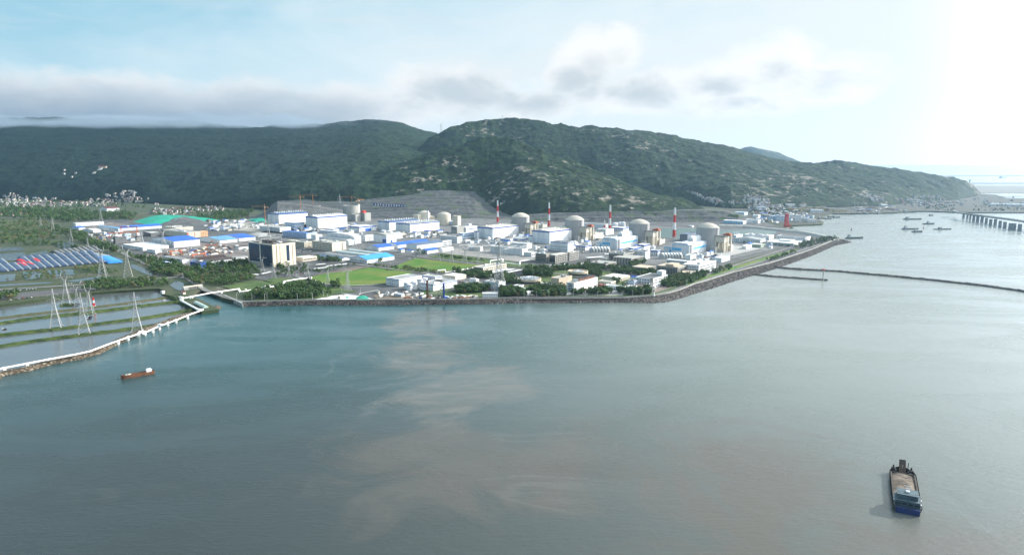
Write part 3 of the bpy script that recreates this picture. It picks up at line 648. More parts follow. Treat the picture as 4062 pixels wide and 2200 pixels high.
# turbine halls, left to right
G1 = 'large white turbine halls'
def hall(z, fx, fy, xl, xr, top, label, **k):
    r = bld(z, fx, fy, xl, xr, top, label, 'turbine hall', 'turbine_hall', kind='hall', group=G1, **k); return r
blue = dict(band=M_blueb, bh=.09)
hall('D', 395, 540, 235, 815, 400, 'leftmost large white hall with blue eaves and rows of slit windows', R=(3, 9, w(wf=.5, hf=.14, x0=.1, z1=.85)), Lw=(2, 2, w(wf=.3, hf=.12, z1=.4)), roof=M_roofm, **blue)
hall('D', 960, 620, 788, 1388, 445, 'second large white hall from the left with slit windows, before the unfinished reactor', R=(3, 9, w(wf=.5, hf=.14, x0=.1, z1=.85)), Lw=(1, 2, w(wf=.3, hf=.12, z1=.4)), roof=M_roofw, **blue)
hall('E', 165, 640, -5, 590, 515, 'white hall with blue roof edge half hidden behind another, before the old domes', roof=M_roofm, Lw=(6, 1, w(wf=.06, hf=.4, x0=.02, x1=.2)), **blue)
hall('E', 465, 668, 258, 893, 545, 'windowless white hall with blue roof edge left of the grey block tower', roof=M_roofg, Lw=(6, 1, w(wf=.06, hf=.4, x0=.02, x1=.2)), **blue)
h1 = hall('E', 1670, 765, 1445, 2065, 602, 'white hall with vented roof in front of the first large dome', roof=M_cream, Lw=(2, 4, w(wf=.75, hf=.45, z1=.42, x0=.1)), R=(7, 1, w(wf=.02, hf=.3, x0=.0, x1=.06)), glass=M_skyw, **blue)
h2 = hall('F', 660, 832, 405, 1037, 655, 'white hall with vented roof in front of the second large dome', roof=M_cream, Lw=(2, 4, w(wf=.75, hf=.45, z1=.42, x0=.1)), glass=M_skyw, **blue)
st = [('R', .2, .97, .5, .68, M_sky), ('L', .45, .97, .42, .66, M_sky)]
for z, fx, fy, xl, xr, top, lb in (('F', 1643, 915, 1420, 1947, 775, 'white hall with sky blue stripes, farther of the two striped ones'), ('G', 855, 1008, 600, 1133, 852, 'white hall with sky blue stripes, nearest the sea wall')):
    r = hall(z, fx, fy, xl, xr, top, lb, roof=M_white, stripe=st, band=M_sky, bh=.03)
    a, b_, h = AB(r); s = MB(); s.box(a*.45, a*.93, b_*.3, b_*.62, h+2, h+8); s.bar((a*.45, b_*.46, h+7), (a*.93, b_*.46, h+7), b_*.17, n=10); s.build('roof_monitor', M_white, r)
    s = MB(); s.box(a*.0, a*.12, b_*.1, b_*.9, h+1, h+4); s.build('roof_monitor', M_white, r)
    s = MB()
    for k in range(9): s.bar((a*.08, -2, k*h/9), (a*.14 if k % 2 else a*.05, -2, (k+1)*h/9), .5); s.box(a*.04, a*.15, -3, -.3, k*h/9+h/9, k*h/9+h/9+.3)
    s.build('outside_stair', M_steel, r)
bld('E', 1445, 760, 1398, 1470, 650, 'narrow white annex at the left end of the hall before the first large dome', band=M_blueb)
bld('F', 404, 812, 352, 425, 712, 'narrow white annex at the left end of the hall before the second large dome', band=M_blueb)
bld('F', 1418, 885, 1335, 1440, 812, 'low blue and white annex left of the farther striped hall', band=M_sky, stripe=[('L', 0, .3, .2, .7, M_sky)])
bld('G', 598, 965, 483, 625, 885, 'low blue and white annex left of the nearest striped hall', band=M_sky, stripe=[('L', 0, .25, .1, .7, M_sky)])
# the glass-fronted tower block
r = bld('C', 1780, 1170, 1430, 2112, 852, 'tall cream tower block with dark glass left front and brown vertical strips', 'office tower', 'office_tower', wall=M_cream, roof=M_roofg, units=7)
a, b_, h = AB(r)
s = MB(); s.box(-.4, 0, b_*.03, b_*.48, h*.02, h*.97); s.build('curtain_wall', M_glassb, r); s = MB(); s.box(-.4, 0, b_*.54, b_*.97, h*.02, h*.97); s.build('curtain_wall', M_glassb, r)
for k in range(9):
    for c0, c1 in ((.03, .48), (.54, .97)): s = MB(); s.box(-.55, -.4, b_*c0, b_*c1, h*(.1+.1*k), h*(.1+.1*k)+.35); s.build('mullion', M_dgrey, r)
for fx0, fx1, z0_, z1_ in ((.16,.18,.05,.98), (.31,.32,.2,.95), (.86,.875,.03,.98)): s = MB(); s.box(a*fx0, a*fx1, -.3, 0, h*z0_, h*z1_); s.build('vertical_strip', mat('brown_strip', (.18,.09,.03)), r)
s = MB(); s.box(a*.6, a*.72, -.35, 0, h*.22, h*.93); s.build('stair_window', M_glassb, r)
windows(r, 'R', a, b_, h, 12, 3, m=M_grey, x0=.38, x1=.56, wf=.7, hf=.25, z0=.2)
s = MB(); s.box(a*.15, a*.95, b_*.1, b_*.9, h+.3, h+1.5); s.box(a*.3, a*.55, b_*.3, b_*.7, h+1.5, h+4.5); s.build('roof_plant_room', M_roofd, r)
s = MB(); s.box(-9, -.2, b_*.45, b_*.85, 0, 7); s.build('entrance_block', M_grey, r)
# table of the other buildings: zone, front corner x y, left x, right x, top, label, options
T = [
 ('D', 620,612,475,762,535,'pale blue block with blue roof edge between the two leftmost halls',w(wall=M_skyw,band=M_blueb)),
 ('D', 405,662,110,568,602,'long low white office with many windows left of the second hall',w(Lw=(3,14,w(hf=.35)),R=(2,8,w(hf=.2)),roof=M_grey)),
 ('D', 795,758,445,880,682,'long pale blue building with dark blue pilasters behind the tower block',w(wall=M_skyw,roof=M_roofb,band=M_blueb,bh=.06,stripe=[('L',i/12,i/12+.03,0,.85,M_blueb) for i in range(12)])),
 ('D', 930,778,862,1022,708,'plain white building at the right end of the pilastered blue one',w()),
 ('D', 1382,842,975,1450,775,'long low white shed with a grey roof behind the beige office',w(roof=M_roofg,Lw=(1,20,w(hf=.3)))),
 ('D', 1500,832,1090,1590,745,'long white shed with a curved pale roof and small windows',w(kind='arch',roof=M_white,R=(3,8,w(hf=.2)))),
 ('D', 1408,850,1378,1487,790,'small white cube before the curved roof shed',w(R=(2,4,w(hf=.3)))),
 ('D', 765,898,520,876,815,'beige office block with banded windows, left of the four storey one',w(wall=M_cream,Lw=(4,12,w(wf=.7,hf=.5)),R=(4,5),units=3,roof=M_grey)),
 ('D', 1170,938,876,1372,825,'four storey beige office block with a stack of dark windows at its right end',w(wall=M_cream,Lw=(4,13,w(wf=.5,hf=.45)),R=(4,1,w(x0=.68,x1=.76,wf=.9,hf=.7)),units=5,roof=M_grey)),
 ('D', 1240,692,980,1320,662,'low white building with a blue strip in front of the second hall',w(band=M_blueb,bh=.25)),
 ('D', 1180,656,1000,1270,625,'white upper block with a blue edge behind the low blue striped building',w(band=M_blueb,bh=.2)),
 ('D', 1560,658,1420,1812,588,'white hall with a large bright blue door',w(band=M_blueb,bh=.2,stripe=[('R',.35,.68,0,.62,M_roofb)])),
 ('D', 1650,795,1490,1767,712,'three storey white office left of the workshop with a blue door',w(Lw=(3,7,w(hf=.4)),R=(3,5,w(hf=.35)),units=3,roof=M_dgrey)),
 ('D', 1960,820,1770,2102,712,'white workshop with a blue door and curved roof',w(kind='arch',roof=M_grey,R=(1,10,w(hf=.07,z0=.5)),stripe=[('R',.4,.58,0,.35,M_roofb),('L',.05,.3,0,.5,M_blueb)])),
 ('E', 255,760,120,356,690,'white two storey wing at the right of the workshop',w(R=(3,6,w(hf=.3)))),
 ('D', 1845,935,1670,2066,890,'low white store with a blue roof, leftmost of the blue roofed row',w(kind='gx',roof=M_roofb)),
 ('E', 285,895,130,760,852,'long low store with a blue roof, in the middle of the blue roofed row',w(kind='gx',roof=M_roofb)),
 ('E', 565,922,410,942,855,'large shed with a muted blue roof and pale blue gable',w(kind='gx',roof=M_roofm,stripe=[('R',.3,.55,.3,.36,M_dgrey),('R',.8,.95,.3,.36,M_dgrey)])),
 ('E', 950,868,935,1068,800,'white frame building with dark square openings at the end of the blue roofed row',w(R=(2,6,w(wf=.6,hf=.6)))),
 ('E', 715,978,590,885,935,'white store with a blue roof by the green verge',w(kind='gx',roof=M_roofb)),
 ('E', 940,948,880,1100,908,'low white shed right of the store by the verge',w(kind='gx',roof=M_white)),
 ('D', 1675,1115,1432,2072,1068,'wide shed with a bright sky blue roof beside the lawn',w(kind='gx',roof=M_roofs,Lw=(1,12,w(hf=.25)))),
 ('D', 1660,1015,1225,1742,998,'long low shed with a pale green roof behind the sky blue one',w(kind='gy',roof=M_rooft)),
 ('D', 1850,995,1400,1925,974,'long low shed with a pale green roof, farther of the pair',w(kind='gy',roof=M_rooft)),
 ('D', 1520,1052,1050,1602,1035,'long low shed with a grey blue roof and roof lights',w(kind='gy',roof=M_roofg)),
 ('D', 1290,1078,900,1420,1058,'long low shed with a light blue roof left of the sky blue roofed one',w(kind='gy',roof=M_roofm)),
 ('D', 740,1088,640,948,1042,'cream canteen with an overhanging white roof, right of the tower block',w(wall=M_cream,roof=M_roofw,R=(1,9,w(hf=.4,wf=.7)))),
 ('C', 335,890,5,712,800,'large white factory with a deep blue roof, left of the storage yard',w(kind='gx',roof=M_roofb,Lw=(3,16,w(hf=.3,wf=.45)),rise=6)),
 ('A', 1978,1022,1700,2336,985,'long low white shed at the foot of the deep blue roofed factory',w(roof=M_white,R=(1,12,w(hf=.2,wf=.4)))),
 ('C', 60,968,-60,160,930,'small low white shed left of the storage yard',w()),
 ('C', 360,645,190,612,605,'cream four storey block, farther of the two cream ones on the left',w(wall=M_cream,R=(3,6,w(hf=.3,x0=.3,x1=.8)),units=4,roof=M_grey)),
 ('C', 522,748,175,722,672,'peach and cream block with a slate roof behind the deep blue roofed factory',w(wall=M_cream,roof=M_roofg,stripe=[('R',0,.12,0,1,M_orange),('R',.55,.6,0,1,M_orange)],R=(3,8,w(hf=.25)),units=2)),
 ('C', 728,730,700,828,655,'small peach block at the right end of the peach and cream one',w(wall=mat('peach_wall',(.6,.38,.22)),R=(3,4,w(hf=.35)))),
 ('C', 1000,828,700,1255,785,'white shed with a light blue roof right of the deep blue roofed factory',w(kind='gx',roof=mat('faded_blue_roof',(.12,.3,.5),(.1,.25,.42)))),
 ('C', 1285,797,960,1522,752,'white shed with a strong blue roof behind the light blue roofed one',w(kind='gx',roof=M_roofb)),
 ('C', 705,1118,590,1108,1068,'white shed with a dark brown roof and twin gables by the storage yard',w(kind='gx',roof=mat('brown_roof',(.06,.035,.03),(.04,.03,.028)))),
 ('C', 450,1122,175,562,1068,'white gabled shed with a slate roof left of the dark brown roofed one',w(kind='gy',roof=M_roofg,Lw=(1,14,w(hf=.25)))),
 ('C', 835,1135,750,1207,1090,'long white shed with a row of square windows behind the dark trees',w(kind='gx',roof=M_roofd,R=(1,9,w(hf=.25,wf=.3)))),
 ('C', 1200,1078,1165,1407,1040,'white shed with a pale roof left of the tower block',w(kind='gx',roof=M_roofg,R=(1,6,w(hf=.2,wf=.3)))),
 ('C', 1275,917,1225,1427,880,'small white and blue shed above the storage yard',w(kind='gx',roof=M_roofd,R=(1,5,w(hf=.2)))),
 ('A', 1052,690,1015,1440,652,'long two storey white building at the far left edge of the plant',w(R=(2,18,w(hf=.35,wf=.6)),roof=M_grey)),
 ('A', 1640,770,1350,1700,722,'wide pale blue roofed shed near the far left edge of the plant',w(kind='gx',roof=mat('faded_blue_roof',(.12,.3,.5),(.1,.25,.42)))),
 ('A', 1690,748,1600,2240,716,'very long white shed with a strong blue roof, far left of the plant',w(kind='gx',roof=M_roofb)),
 ('A', 1090,735,975,1180,710,'small white shed with a blue patch of roof at the far left corner',w(kind='gx',roof=M_roofb)),
 ('A', 1290,775,1150,1400,745,'low white workshop by the perimeter road, far left',w(kind='gx',roof=M_roofw)),
 ('A', 2090,830,1990,2240,785,'dark glazed low building before the very long blue roofed shed',w(wall=M_dgrey,roof=M_roofw)),
 ('A', 1600,925,1570,1755,850,'dark slatted store by the perimeter road',w(wall=M_dgrey,roof=M_dgrey)),
 ('A', 1480,480,1378,1652,442,'white village school with a maroon roof',w(kind='gx',roof=M_roofr,R=(2,8,w(hf=.3)),gz=14)),
 ('E', 1160,565,1086,1207,432,'tall grey block right of the two old domes',w(wall=M_cream)),
 ('E', 1150,682,1060,1247,588,'stepped grey block with dark slots below the tall grey one',w(wall=M_grey,stripe=[('L',.1,.8,.55,.7,M_dgrey),('L',.1,.8,.85,.97,M_dgrey)])),
 ('E', 1280,668,1222,1445,592,'white building with a blue strip between the grey block and the vented hall',w(stripe=[('R',0,1,.55,.68,M_blueb),('L',0,1,.55,.68,M_blueb)])),
 ('E', 1235,760,1175,1442,688,'low pale blue building at the foot of the vented hall',w(wall=M_skyw,band=M_blueb,R=(1,14,w(hf=.25)))),
 ('E', 1155,822,905,1226,735,'white office with ribbon windows left of the first vented hall',w(Lw=(3,12,w(hf=.35,wf=.7)),R=(3,4,w(hf=.35)),roof=M_grey,units=3)),
 ('E', 1490,938,1310,1522,885,'white switchgear house among the gantries',w(stripe=[('L',i/8,i/8+.03,0,.9,M_grey) for i in range(8)])),
 ('E', 2100,1002,1635,2177,912,'long white hall behind the switchyard gantries',w(wall=M_white,roof=M_roofg)),
 ('F', 330,908,108,403,838,'white hall with a grey roof behind the long switchyard hall',w(Lw=(1,8,w(hf=.1,z0=.5)),roof=M_roofw,band=M_dgrey,bh=.06)),
 ('F', 400,1022,285,474,968,'small two storey white office right of the switchyard',w(Lw=(2,7,w(hf=.35)),R=(1,3))),
 ('E', 1925,818,1780,1965,768,'low blue and white striped plant room right of the first vented hall',w(stripe=[('L',0,1,.5,.75,M_blueb),('R',0,1,.5,.75,M_blueb)])),
 ('F', 240,808,105,352,758,'low blue striped block left of the second vented hall',w(stripe=[('L',0,1,.5,.75,M_blueb),('R',0,1,.5,.75,M_blueb)],roof=M_grey)),
 ('F', 925,948,672,1013,818,'white block with a blue top edge and dark square windows below the second vented hall',w(Lw=(2,14,w(hf=.2,z1=.65)),R=(4,4,w(hf=.25)),band=M_blueb,bh=.06,roof=M_dgrey)),
 ('F', 610,1098,452,662,985,'left wing of the four storey grid fronted office',w(wall=M_stone,Lw=(4,10,w(wf=.8,hf=.65)),roof=M_roofw,units=2)),
 ('F', 745,1112,655,935,1003,'middle wing of the grid fronted office with dark glass side',w(wall=M_stone,R=(4,7,w(wf=.7,hf=.55)),Lw=(1,1,w(wf=.9,hf=.9)),roof=M_roofw)),
 ('F', 950,1075,920,1082,965,'right wing of the grid fronted office',w(wall=M_stone,R=(4,6,w(wf=.7,hf=.5)),roof=M_roofw,units=1)),
 ('F', 1180,932,1037,1273,868,'blue and white block with paired dark windows below the striped halls',w(Lw=(3,6,w(hf=.7)),band=M_blueb,bh=.2,roof=M_dgrey)),
 ('G', 200,928,103,286,852,'square white block with a blue band between the striped halls',w(band=M_blueb,bh=.25,roof=M_white)),
 ('G', 400,1012,285,440,935,'white block with blue edge and paired windows left of the row of tanks',w(Lw=(3,4,w(hf=.6)),band=M_blueb,bh=.2)),
 ('F', 1880,985,1815,1990,900,'low blue roofed plant room behind the four storey white block',w(band=M_blueb,bh=.25,roof=M_white)),
 ('F', 2055,1058,1815,2123,952,'four storey white block right of the grey columned office',w(Lw=(4,8,w(hf=.4)),R=(4,4,w(hf=.35)),roof=M_dgrey,units=2)),
 ('F', 1850,1135,1585,2030,1052,'grey columned office, front part with a flat roof',w(wall=M_stone,R=(2,13,w(wf=.5,hf=.8)),Lw=(3,6,w(wf=.5,hf=.6)),roof=M_grey)),
 ('F', 1735,1085,1520,1900,988,'grey columned office, taller dark part behind',w(wall=M_stone,Lw=(1,14,w(wf=.55,hf=.85)),R=(3,5),roof=M_dgrey,units=3)),
 ('F', 1480,1192,1250,1632,1128,'low grey pavilion with tall slots in front of the columned office',w(wall=M_stone,Lw=(1,10,w(wf=.5,hf=.75)),R=(1,6,w(wf=.5,hf=.7)),roof=M_grey,units=2)),
 ('F', 1485,1085,1385,1545,1055,'small white roofed kiosk between canopy and pavilion',w(wall=M_grey,R=(1,4))),
 ('G', 230,1248,20,366,1190,'low grey office with a pale roof among the park trees',w(wall=M_stone,Lw=(1,12,w(wf=.6,hf=.75)),R=(1,6,w(wf=.5,hf=.7)),roof=M_beige)),
 ('G', 690,1300,380,832,1182,'grey office with tall columns and raised centre near the sea wall road',w(wall=M_stone,Lw=(1,13,w(wf=.6,hf=.85)),R=(1,7,w(wf=.6,hf=.8)),roof=M_beige)),
 ('G', 840,1318,705,963,1262,'low grey annex in front of the tall columned office',w(wall=M_stone,R=(1,6,w(wf=.3,hf=.5)),roof=M_beige)),
 ('G', 995,1280,762,1246,1152,'white three storey office with square windows near the sea wall road',w(wall=M_white,R=(3,18,w(wf=.5,hf=.5)),Lw=(3,9,w(wf=.5,hf=.45)),roof=M_roofw,units=2)),
 ('G', 830,1148,525,885,1095,'white office with large blue windows left of the striped hall tanks',w(Lw=(3,16,w(wf=.6,hf=.6)),roof=M_roofw,glass=M_glassb)),
 ('G', 1330,1100,1218,1452,1048,'plain white store at the right of the tank yard',w()),
 ('G', 875,1065,795,960,1005,'low white tank house at the foot of the nearest striped hall',w(roof=M_grey)),
 ('G', 1895,832,1500,1968,782,'long white workshop with a dark roof and rows of windows, right of the last dome',w(kind='gx',roof=M_roofg,Lw=(2,14,w(hf=.25)))),
 ('G', 2020,790,1660,2090,722,'long white workshop behind the dark roofed one',w(Lw=(1,14,w(hf=.2)),roof=M_roofw,units=5)),
 ('G', 1545,752,1500,1634,716,'small white block beside three vertical tanks',w()),
 ('G', 1690,912,1628,1770,868,'small white hut on the empty yard right of the last dome',w(roof=M_white)),
 ('G', 1900,888,1752,1962,850,'long greenish hut on the empty yard right of the last dome',w(wall=mat('green_grey_wall',(.3,.36,.3)),roof=M_white)),
 ('G', 2050,900,2030,2075,882,'tiny white guard hut by the sea wall road',w()),
 ('H', 715,958,290,787,892,'long white building with a dark roof near the breakwater corner',w(Lw=(2,13,w(hf=.3)),roof=M_dgrey)),
 ('H', 500,985,320,556,935,'white building with small windows before the dark roofed one',w(Lw=(1,12,w(hf=.3)),roof=M_roofw)),
 ('H', 545,1012,140,665,978,'long low white building nearest the sea wall trees',w(Lw=(1,20,w(hf=.4)),roof=M_white)),
 ('H', 60,968,-90,130,915,'white workshop end block left of the breakwater corner buildings',w(Lw=(2,6,w(hf=.3)),roof=M_roofd)),
 ('G', 1640,545,1350,1690,505,'long white intake building with blue bays above the lagoon',w(stripe=[('L',i/8+.02,i/8+.1,.1,.7,M_sky) for i in range(8)],roof=M_white)),
 ('G', 1860,535,1680,1895,488,'white block at the right end of the intake building',w()),
 ('G', 1660,420,1515,1710,380,'pair of pale grey sheds at the foot of the rock cut',w(wall=M_skyw,roof=M_skyw)),
 ('G', 1860,470,1775,1895,418,'white warehouse above the lagoon road',w(roof=M_white)),
 ('F', 1480,612,1165,1512,552,'wide pale hall between two large domes behind the second',w(wall=M_white,roof=M_roofw,stripe=[('L',0,1,.45,.55,M_skyw)])),
 ('F', 1330,768,1282,1442,685,'beige concrete block right of the second dome',w(wall=M_cream,roof=M_grey,units=2)),
 ('F', 1480,705,1350,1592,628,'white plant block at the foot of the third chimney',w(Lw=(3,5,w(hf=.3)),roof=M_grey,units=2)),
 ('F', 1730,650,1560,1815,605,'low blue edged block behind the tank group',w(band=M_blueb,bh=.3,roof=M_white)),
 ('F', 560,600,440,625,560,'low cream plant block behind the second vented hall',w(wall=M_cream,units=3)),
 ('G', 440,830,390,505,778,'beige stepped block right of the third dome',w(wall=M_cream,roof=M_grey,units=1)),
 ('G', 830,800,720,965,700,'dark blue grey hall behind the last striped hall',w(wall=mat('slate_wall',(.16,.19,.24)),roof=M_roofm)),
 ('G', 900,590,848,930,575,'tiny white house by the lagoon bank',w()),
 ('E', 1330,615,1290,1360,545,'white stair head behind the blue striped building',w()),
 ('L', 1360,432,1190,1757,358,'beige two storey building with recessed openings beside the white canopies',w(wall=M_cream,R=(2,12,w(hf=.5)),Lw=(2,6,w(wf=.8,hf=.6)),roof=M_grey,units=2)),
 ('K', 2075,668,1860,2465,558,'white water treatment building with a blue roof edge, left of the white tanks',w(R=(1,20,w(hf=.06,z0=.45,wf=.45)),Lw=(2,5,w(hf=.12)),band=M_blueb,bh=.06,roof=M_roofg)),
 ('L', 540,592,330,658,512,'lower white wing behind the white tanks with a blue edge',w(Lw=(1,7,w(hf=.2)),band=M_blueb,bh=.12,roof=M_grey)),
 ('L', 510,748,280,918,642,'white building with a grey roof and blue edge right of the white tanks',w(R=(1,12,w(hf=.12,z1=.5)),Lw=(1,6,w(hf=.15,z1=.6)),band=M_blueb,bh=.08,roof=M_roofg,units=6)),
 ('L', 885,562,660,1070,508,'flat roofed settling tank building with roof slats',w(wall=M_cream,roof=M_beige,stripe=[])),
 ('L', 1622,722,1385,1740,612,'white box building with pale blue panels under the tall pylon',w(stripe=[('L',i/4+.03,i/4+.22,.05,.9,M_skyw) for i in range(4)],roof=M_grey,units=3)),
 ('L', 1350,866,1290,1605,795,'two storey white barrack block facing the sea',w(ang=math.radians(4),depth=9,R=(2,8,w(hf=.4)),roof=M_white,glass=M_roofm)),
 ('L', 1975,742,1872,2052,668,'small white two storey house by the round building',w(Lw=(1,3,w(hf=.3)),R=(1,1,w(hf=.2)),roof=M_grey)),
 ('L', 2172,766,2030,2206,728,'low white annex right of the small two storey house',w()),
 ('L', 2115,825,2060,2205,778,'tiny white hut near the sea wall, below the low annex',w()),
 ('M', 268,692,176,320,650,'white guard house with a flat roof left of the hotel block',w(Lw=(1,3,w(hf=.3)),roof=M_grey)),
 ('M', 650,665,542,993,530,'long white six storey hotel block with rows of small square windows',w(Lw=(5,1,w(wf=.6,hf=.6,z0=.1)),R=(5,19,w(wf=.45,hf=.42,z0=.12)),roof=M_beige)),
 ('M', 430,592,310,622,465,'tan building with deep shaded openings between the two glass domes',w(wall=M_beige,R=(1,4,w(wf=.4,hf=.25,z1=.6)),roof=M_grey,units=4)),
 ('M', 340,602,118,432,558,'low tan wing in front of the building between the glass domes',w(wall=M_beige,R=(1,4,w(wf=.5,hf=.4)),Lw=(1,4,w(wf=.4,hf=.5)),roof=M_roofg)),
 ('M', 1310,500,1058,1465,458,'cream building with dark roof slats right of the hotel block',w(wall=M_cream,R=(1,10,w(hf=.4,wf=.4)),roof=M_roofg)),
 ('M', 1190,560,1000,1262,518,'low cream shed in front of the slatted roof building',w(wall=M_cream,R=(1,4,w(hf=.4)),Lw=(1,6,w(hf=.3)),roof=M_grey)),
 ('M', 1800,545,1550,2016,468,'white fire station with dark square windows and a hose tower',w(Lw=(2,6,w(hf=.35)),R=(2,3,w(hf=.25)),roof=M_dgrey)),
 ('M', 1757,618,1675,1912,568,'low white building in front of the white fire station',w(R=(1,4,w(hf=.3)),roof=M_grey)),
 ('M', 1390,638,1100,1442,592,'long row of white garages with dark doors',w(Lw=(1,9,w(wf=.6,hf=.5,z1=.7)),roof=M_roofw)),
 ('M', 1540,628,1432,1573,580,'small white garage at the right end of the garage row',w()),
 ('M', 1060,590,1033,1096,556,'small red garage beside the hotel block',w(wall=mat('faded_red_wall', (.3,.05,.04)),roof=M_white)),
 ('K', 2110,852,1985,2165,812,'white site cabins near the green netting',w(Lw=(1,6,w(hf=.4)),roof=M_white)),
 ('K', 1075,880,1030,1165,852,'low cream pump house in the pale plaza',w(wall=M_cream,roof=M_white)),
 ('C', 285,1150,160,355,1118,'low blue and white shed in the dark trees by the channel',w(roof=M_white,wall=M_blueb)),
 ('C', 700,1180,570,800,1120,'deep blue fenced shed below the twin gabled one',w(wall=M_blueb,roof=M_roofd)),
 ('J', 545,800,488,572,778,'small cream cottage by the sluice',w(kind='gx',wall=M_cream,roof=M_roofr)),
 ('J', 190,790,165,212,762,'tiny white hut at the pond edge',w(kind='gx')),
]
TG = 'buildings of the power plant and its yards'
for z, fx, fy, xl, xr, top, lb, k in T: bld(z, fx, fy, xl, xr, top, lb, **k)
byl = {o['label']: o for o in COL.objects if 'label' in o}
# extras on some of them
r = [o for o in COL.objects if o.get('label', '').startswith('long white six')][0]; a, b_, h = AB(r)
s = MB(); s.box(a*.18, a*.9, b_*.15, b_*.75, h, h+4.5); s.build('penthouse', M_white, r)
for k in range(14): s = MB(); x_ = a*(.2+.05*k); s.box(x_, x_+1.2, b_*.05, b_*.12, h, h+5); s.build('column', mat('terracotta', (.3,.14,.09)), r)
s = MB()
for k in range(28): x_ = a*(.18+.026*k); s.box(x_, x_+.35, b_*.03, b_*.8, h+5, h+5.4)
s.build('pergola', M_dgrey, r)
s = MB(); s.box(a*.35, a*.62, -5, -.1, 0, 4.5); s.build('porch', M_cream, r)
r = [o for o in COL.objects if o.get('label', '').startswith('white fire station')][0]; a, b_, h = AB(r)
s = MB(); s.box(a*.72, a*.99, b_*.1, b_*.4, h+.9, h+8); s.build('hose_tower', M_white, r)
for lb in ('flat roofed settling', 'cream building with dark roof'):
    r = [o for o in COL.objects if o.get('label', '').startswith(lb)][0]; a, b_, h = AB(r)
    for k in range(10): s = MB(); y_ = b_*(.06+.09*k); s.box(a*.05, a*.95, y_, y_+1.6, h+.4, h+1.6); s.build('roof_slat', M_roofw, r)
r = [o for o in COL.objects if o.get('label', '').startswith('grey office with tall')][0]; a, b_, h = AB(r)
s = MB(); s.box(a*.1, a*.7, b_*.25, b_*.62, h+.9, h+4.5); s.build('raised_roof', M_beige, r)
# ------------------------------------------------------------------ reactors, chimneys, tanks, cranes
def reactor(z, cx, hw, ct, dt, by, label, aux=True, cap=True, unfinished=False, wall=None, rib=True):
    x = zx(z, cx); r = 30
    for _ in range(4):
        p = G(x, zy(z, by)); f = (p.y+r)*CP+(H-5)*SP; r = hw/ZN[z][2]/F*f
    d = Vector((p.x, p.y, 0)).normalized(); c = p+d*r; c.z = 4.6
    h = top_z(c, zy(z, ct))
    hd = top_z(c, zy(z, dt)); wall = wall or M_dome
    root = empty('reactor_building', c, U); tag(root, label, 'reactor dome')
    s = MB(); s.lathe([(r, 0), (r, h)], 48)
    if cap: s.lathe([(r*1.012, h-1.6), (r*1.012, h+.4), (r*.99, h+.4)], 48)
    else: s.lathe([(r, h), (r*.93, h), (r*.93, h-12), (0.01, h-12)], 48)
    s.build('wall', wall, root)
    if cap:
        hc = max(4, hd-h); R = (r*r+hc*hc)/(2*hc); prof = []
        for i in range(13):
            t = i/12*math.asin(min(1, r/R)) if hc < r else i/12*math.pi/2
            prof.append((R*math.sin(t) if i else .01, h+.4+R*math.cos(t)-(R-hc)))
        s = MB(); s.lathe(prof[::-1], 48); s.build('dome', M_dometop, root, smooth=True)
    if rib:
        s = MB(); n = 13; a = math.radians(-90+30)-U+math.radians(8)
        for k in range(n):
            z0 = h*k/n; s.box(r-.3, r+2.2, -2.2, 2.2, z0+h/n-.7, z0+h/n)
            s.bar((r+1, -2, z0), (r+1, 2, z0+h/n), .5)
        o = s.build('outside_stair', wall, root); o.rotation_euler[2] = a
    if aux:
        s = MB(); s.box(-.42*r, .5*r, -1.75*r, -.6*r, h*.42, h*.66); s.build('fuel_gallery', M_cream, root)
        s = MB(); s.box(-.5*r, .58*r, -1.85*r, -.4*r, h*.66, h*.69); s.build('gallery_deck', M_dgrey, root)
        for px_ in (-.38, -.12, .14, .42):
            for py_ in (-1.7, -1.3, -.95):
                s = MB(); s.box(px_*r-1.3, px_*r+1.3, py_*r-1.3, py_*r+1.3, 0, h*.42); s.build('column', M_cream, root)
        for yy in (-1.98, -1.7):
            s = MB(); s.box(.5*r, .5*r+2.8, yy*r-1.4, yy*r+1.4, 0, h*.66); s.build('tall_column', M_cream, root)
        s = MB(); s.box(.15*r, .62*r, -2.05*r, -1.4*r, h*.69, h*.76); s.box(.3*r, .5*r, -1.9*r, -1.6*r, h*.76, h*.79); s.build('red_crane_cab', M_orange, root)
        s = MB(); s.box(.7*r, 1.35*r, -1.9*r, -1.2*r, 0, h*.25); s.build('low_block', M_cream, root)
        s = MB(); s.box(.62*r, 1.0*r, -1.15*r, -.3*r, 0, h*.42); s.build('low_block', M_cream, root)
        s = MB(); s.box(-1.25*r, -.75*r, -1.3*r, -.8*r, 0, h*.24); s.build('low_block', M_grey, root)
        s = MB(); s.bar((r*1.03*math.cos(-.15), r*1.03*math.sin(-.15), 0), (r*1.03*math.cos(-.15), r*1.03*math.sin(-.15), h*1.02), 1.6, n=8); s.build('vent_stack', M_white, root)
    return root, c, r, h
M_dome = mat('containment_concrete', (.34,.345,.35), (.26,.265,.27), .05, .9, stretch=(1,1,.25))
M_dometop = mat('dome_concrete', (.44,.41,.36), (.36,.34,.31), .05, .85)
reactor('F', 236, 129, 436, 380, 715, 'large grey domed reactor building, first of the four big domes from the left')
reactor('F', 1021, 137, 481, 422, 782, 'large grey domed reactor building behind the second vented hall')
reactor('F', 1958, 146, 533, 474, 852, 'large tan domed reactor building behind the farther striped hall')
reactor('G', 1115, 160, 592, 529, 946, 'large tan domed reactor building nearest the lagoon')
r, c, rr, h = reactor('E', 672, 88, 385, 352, 560, 'smaller cream reactor building with a thin stack, left of the old pair', aux=False, rib=False, wall=M_cream)
s = MB(); s.bar((-rr*.1, -rr, 0), (-rr*.1, -rr, h*1.22), 3, n=8); s.build('vent_stack', M_white, r)
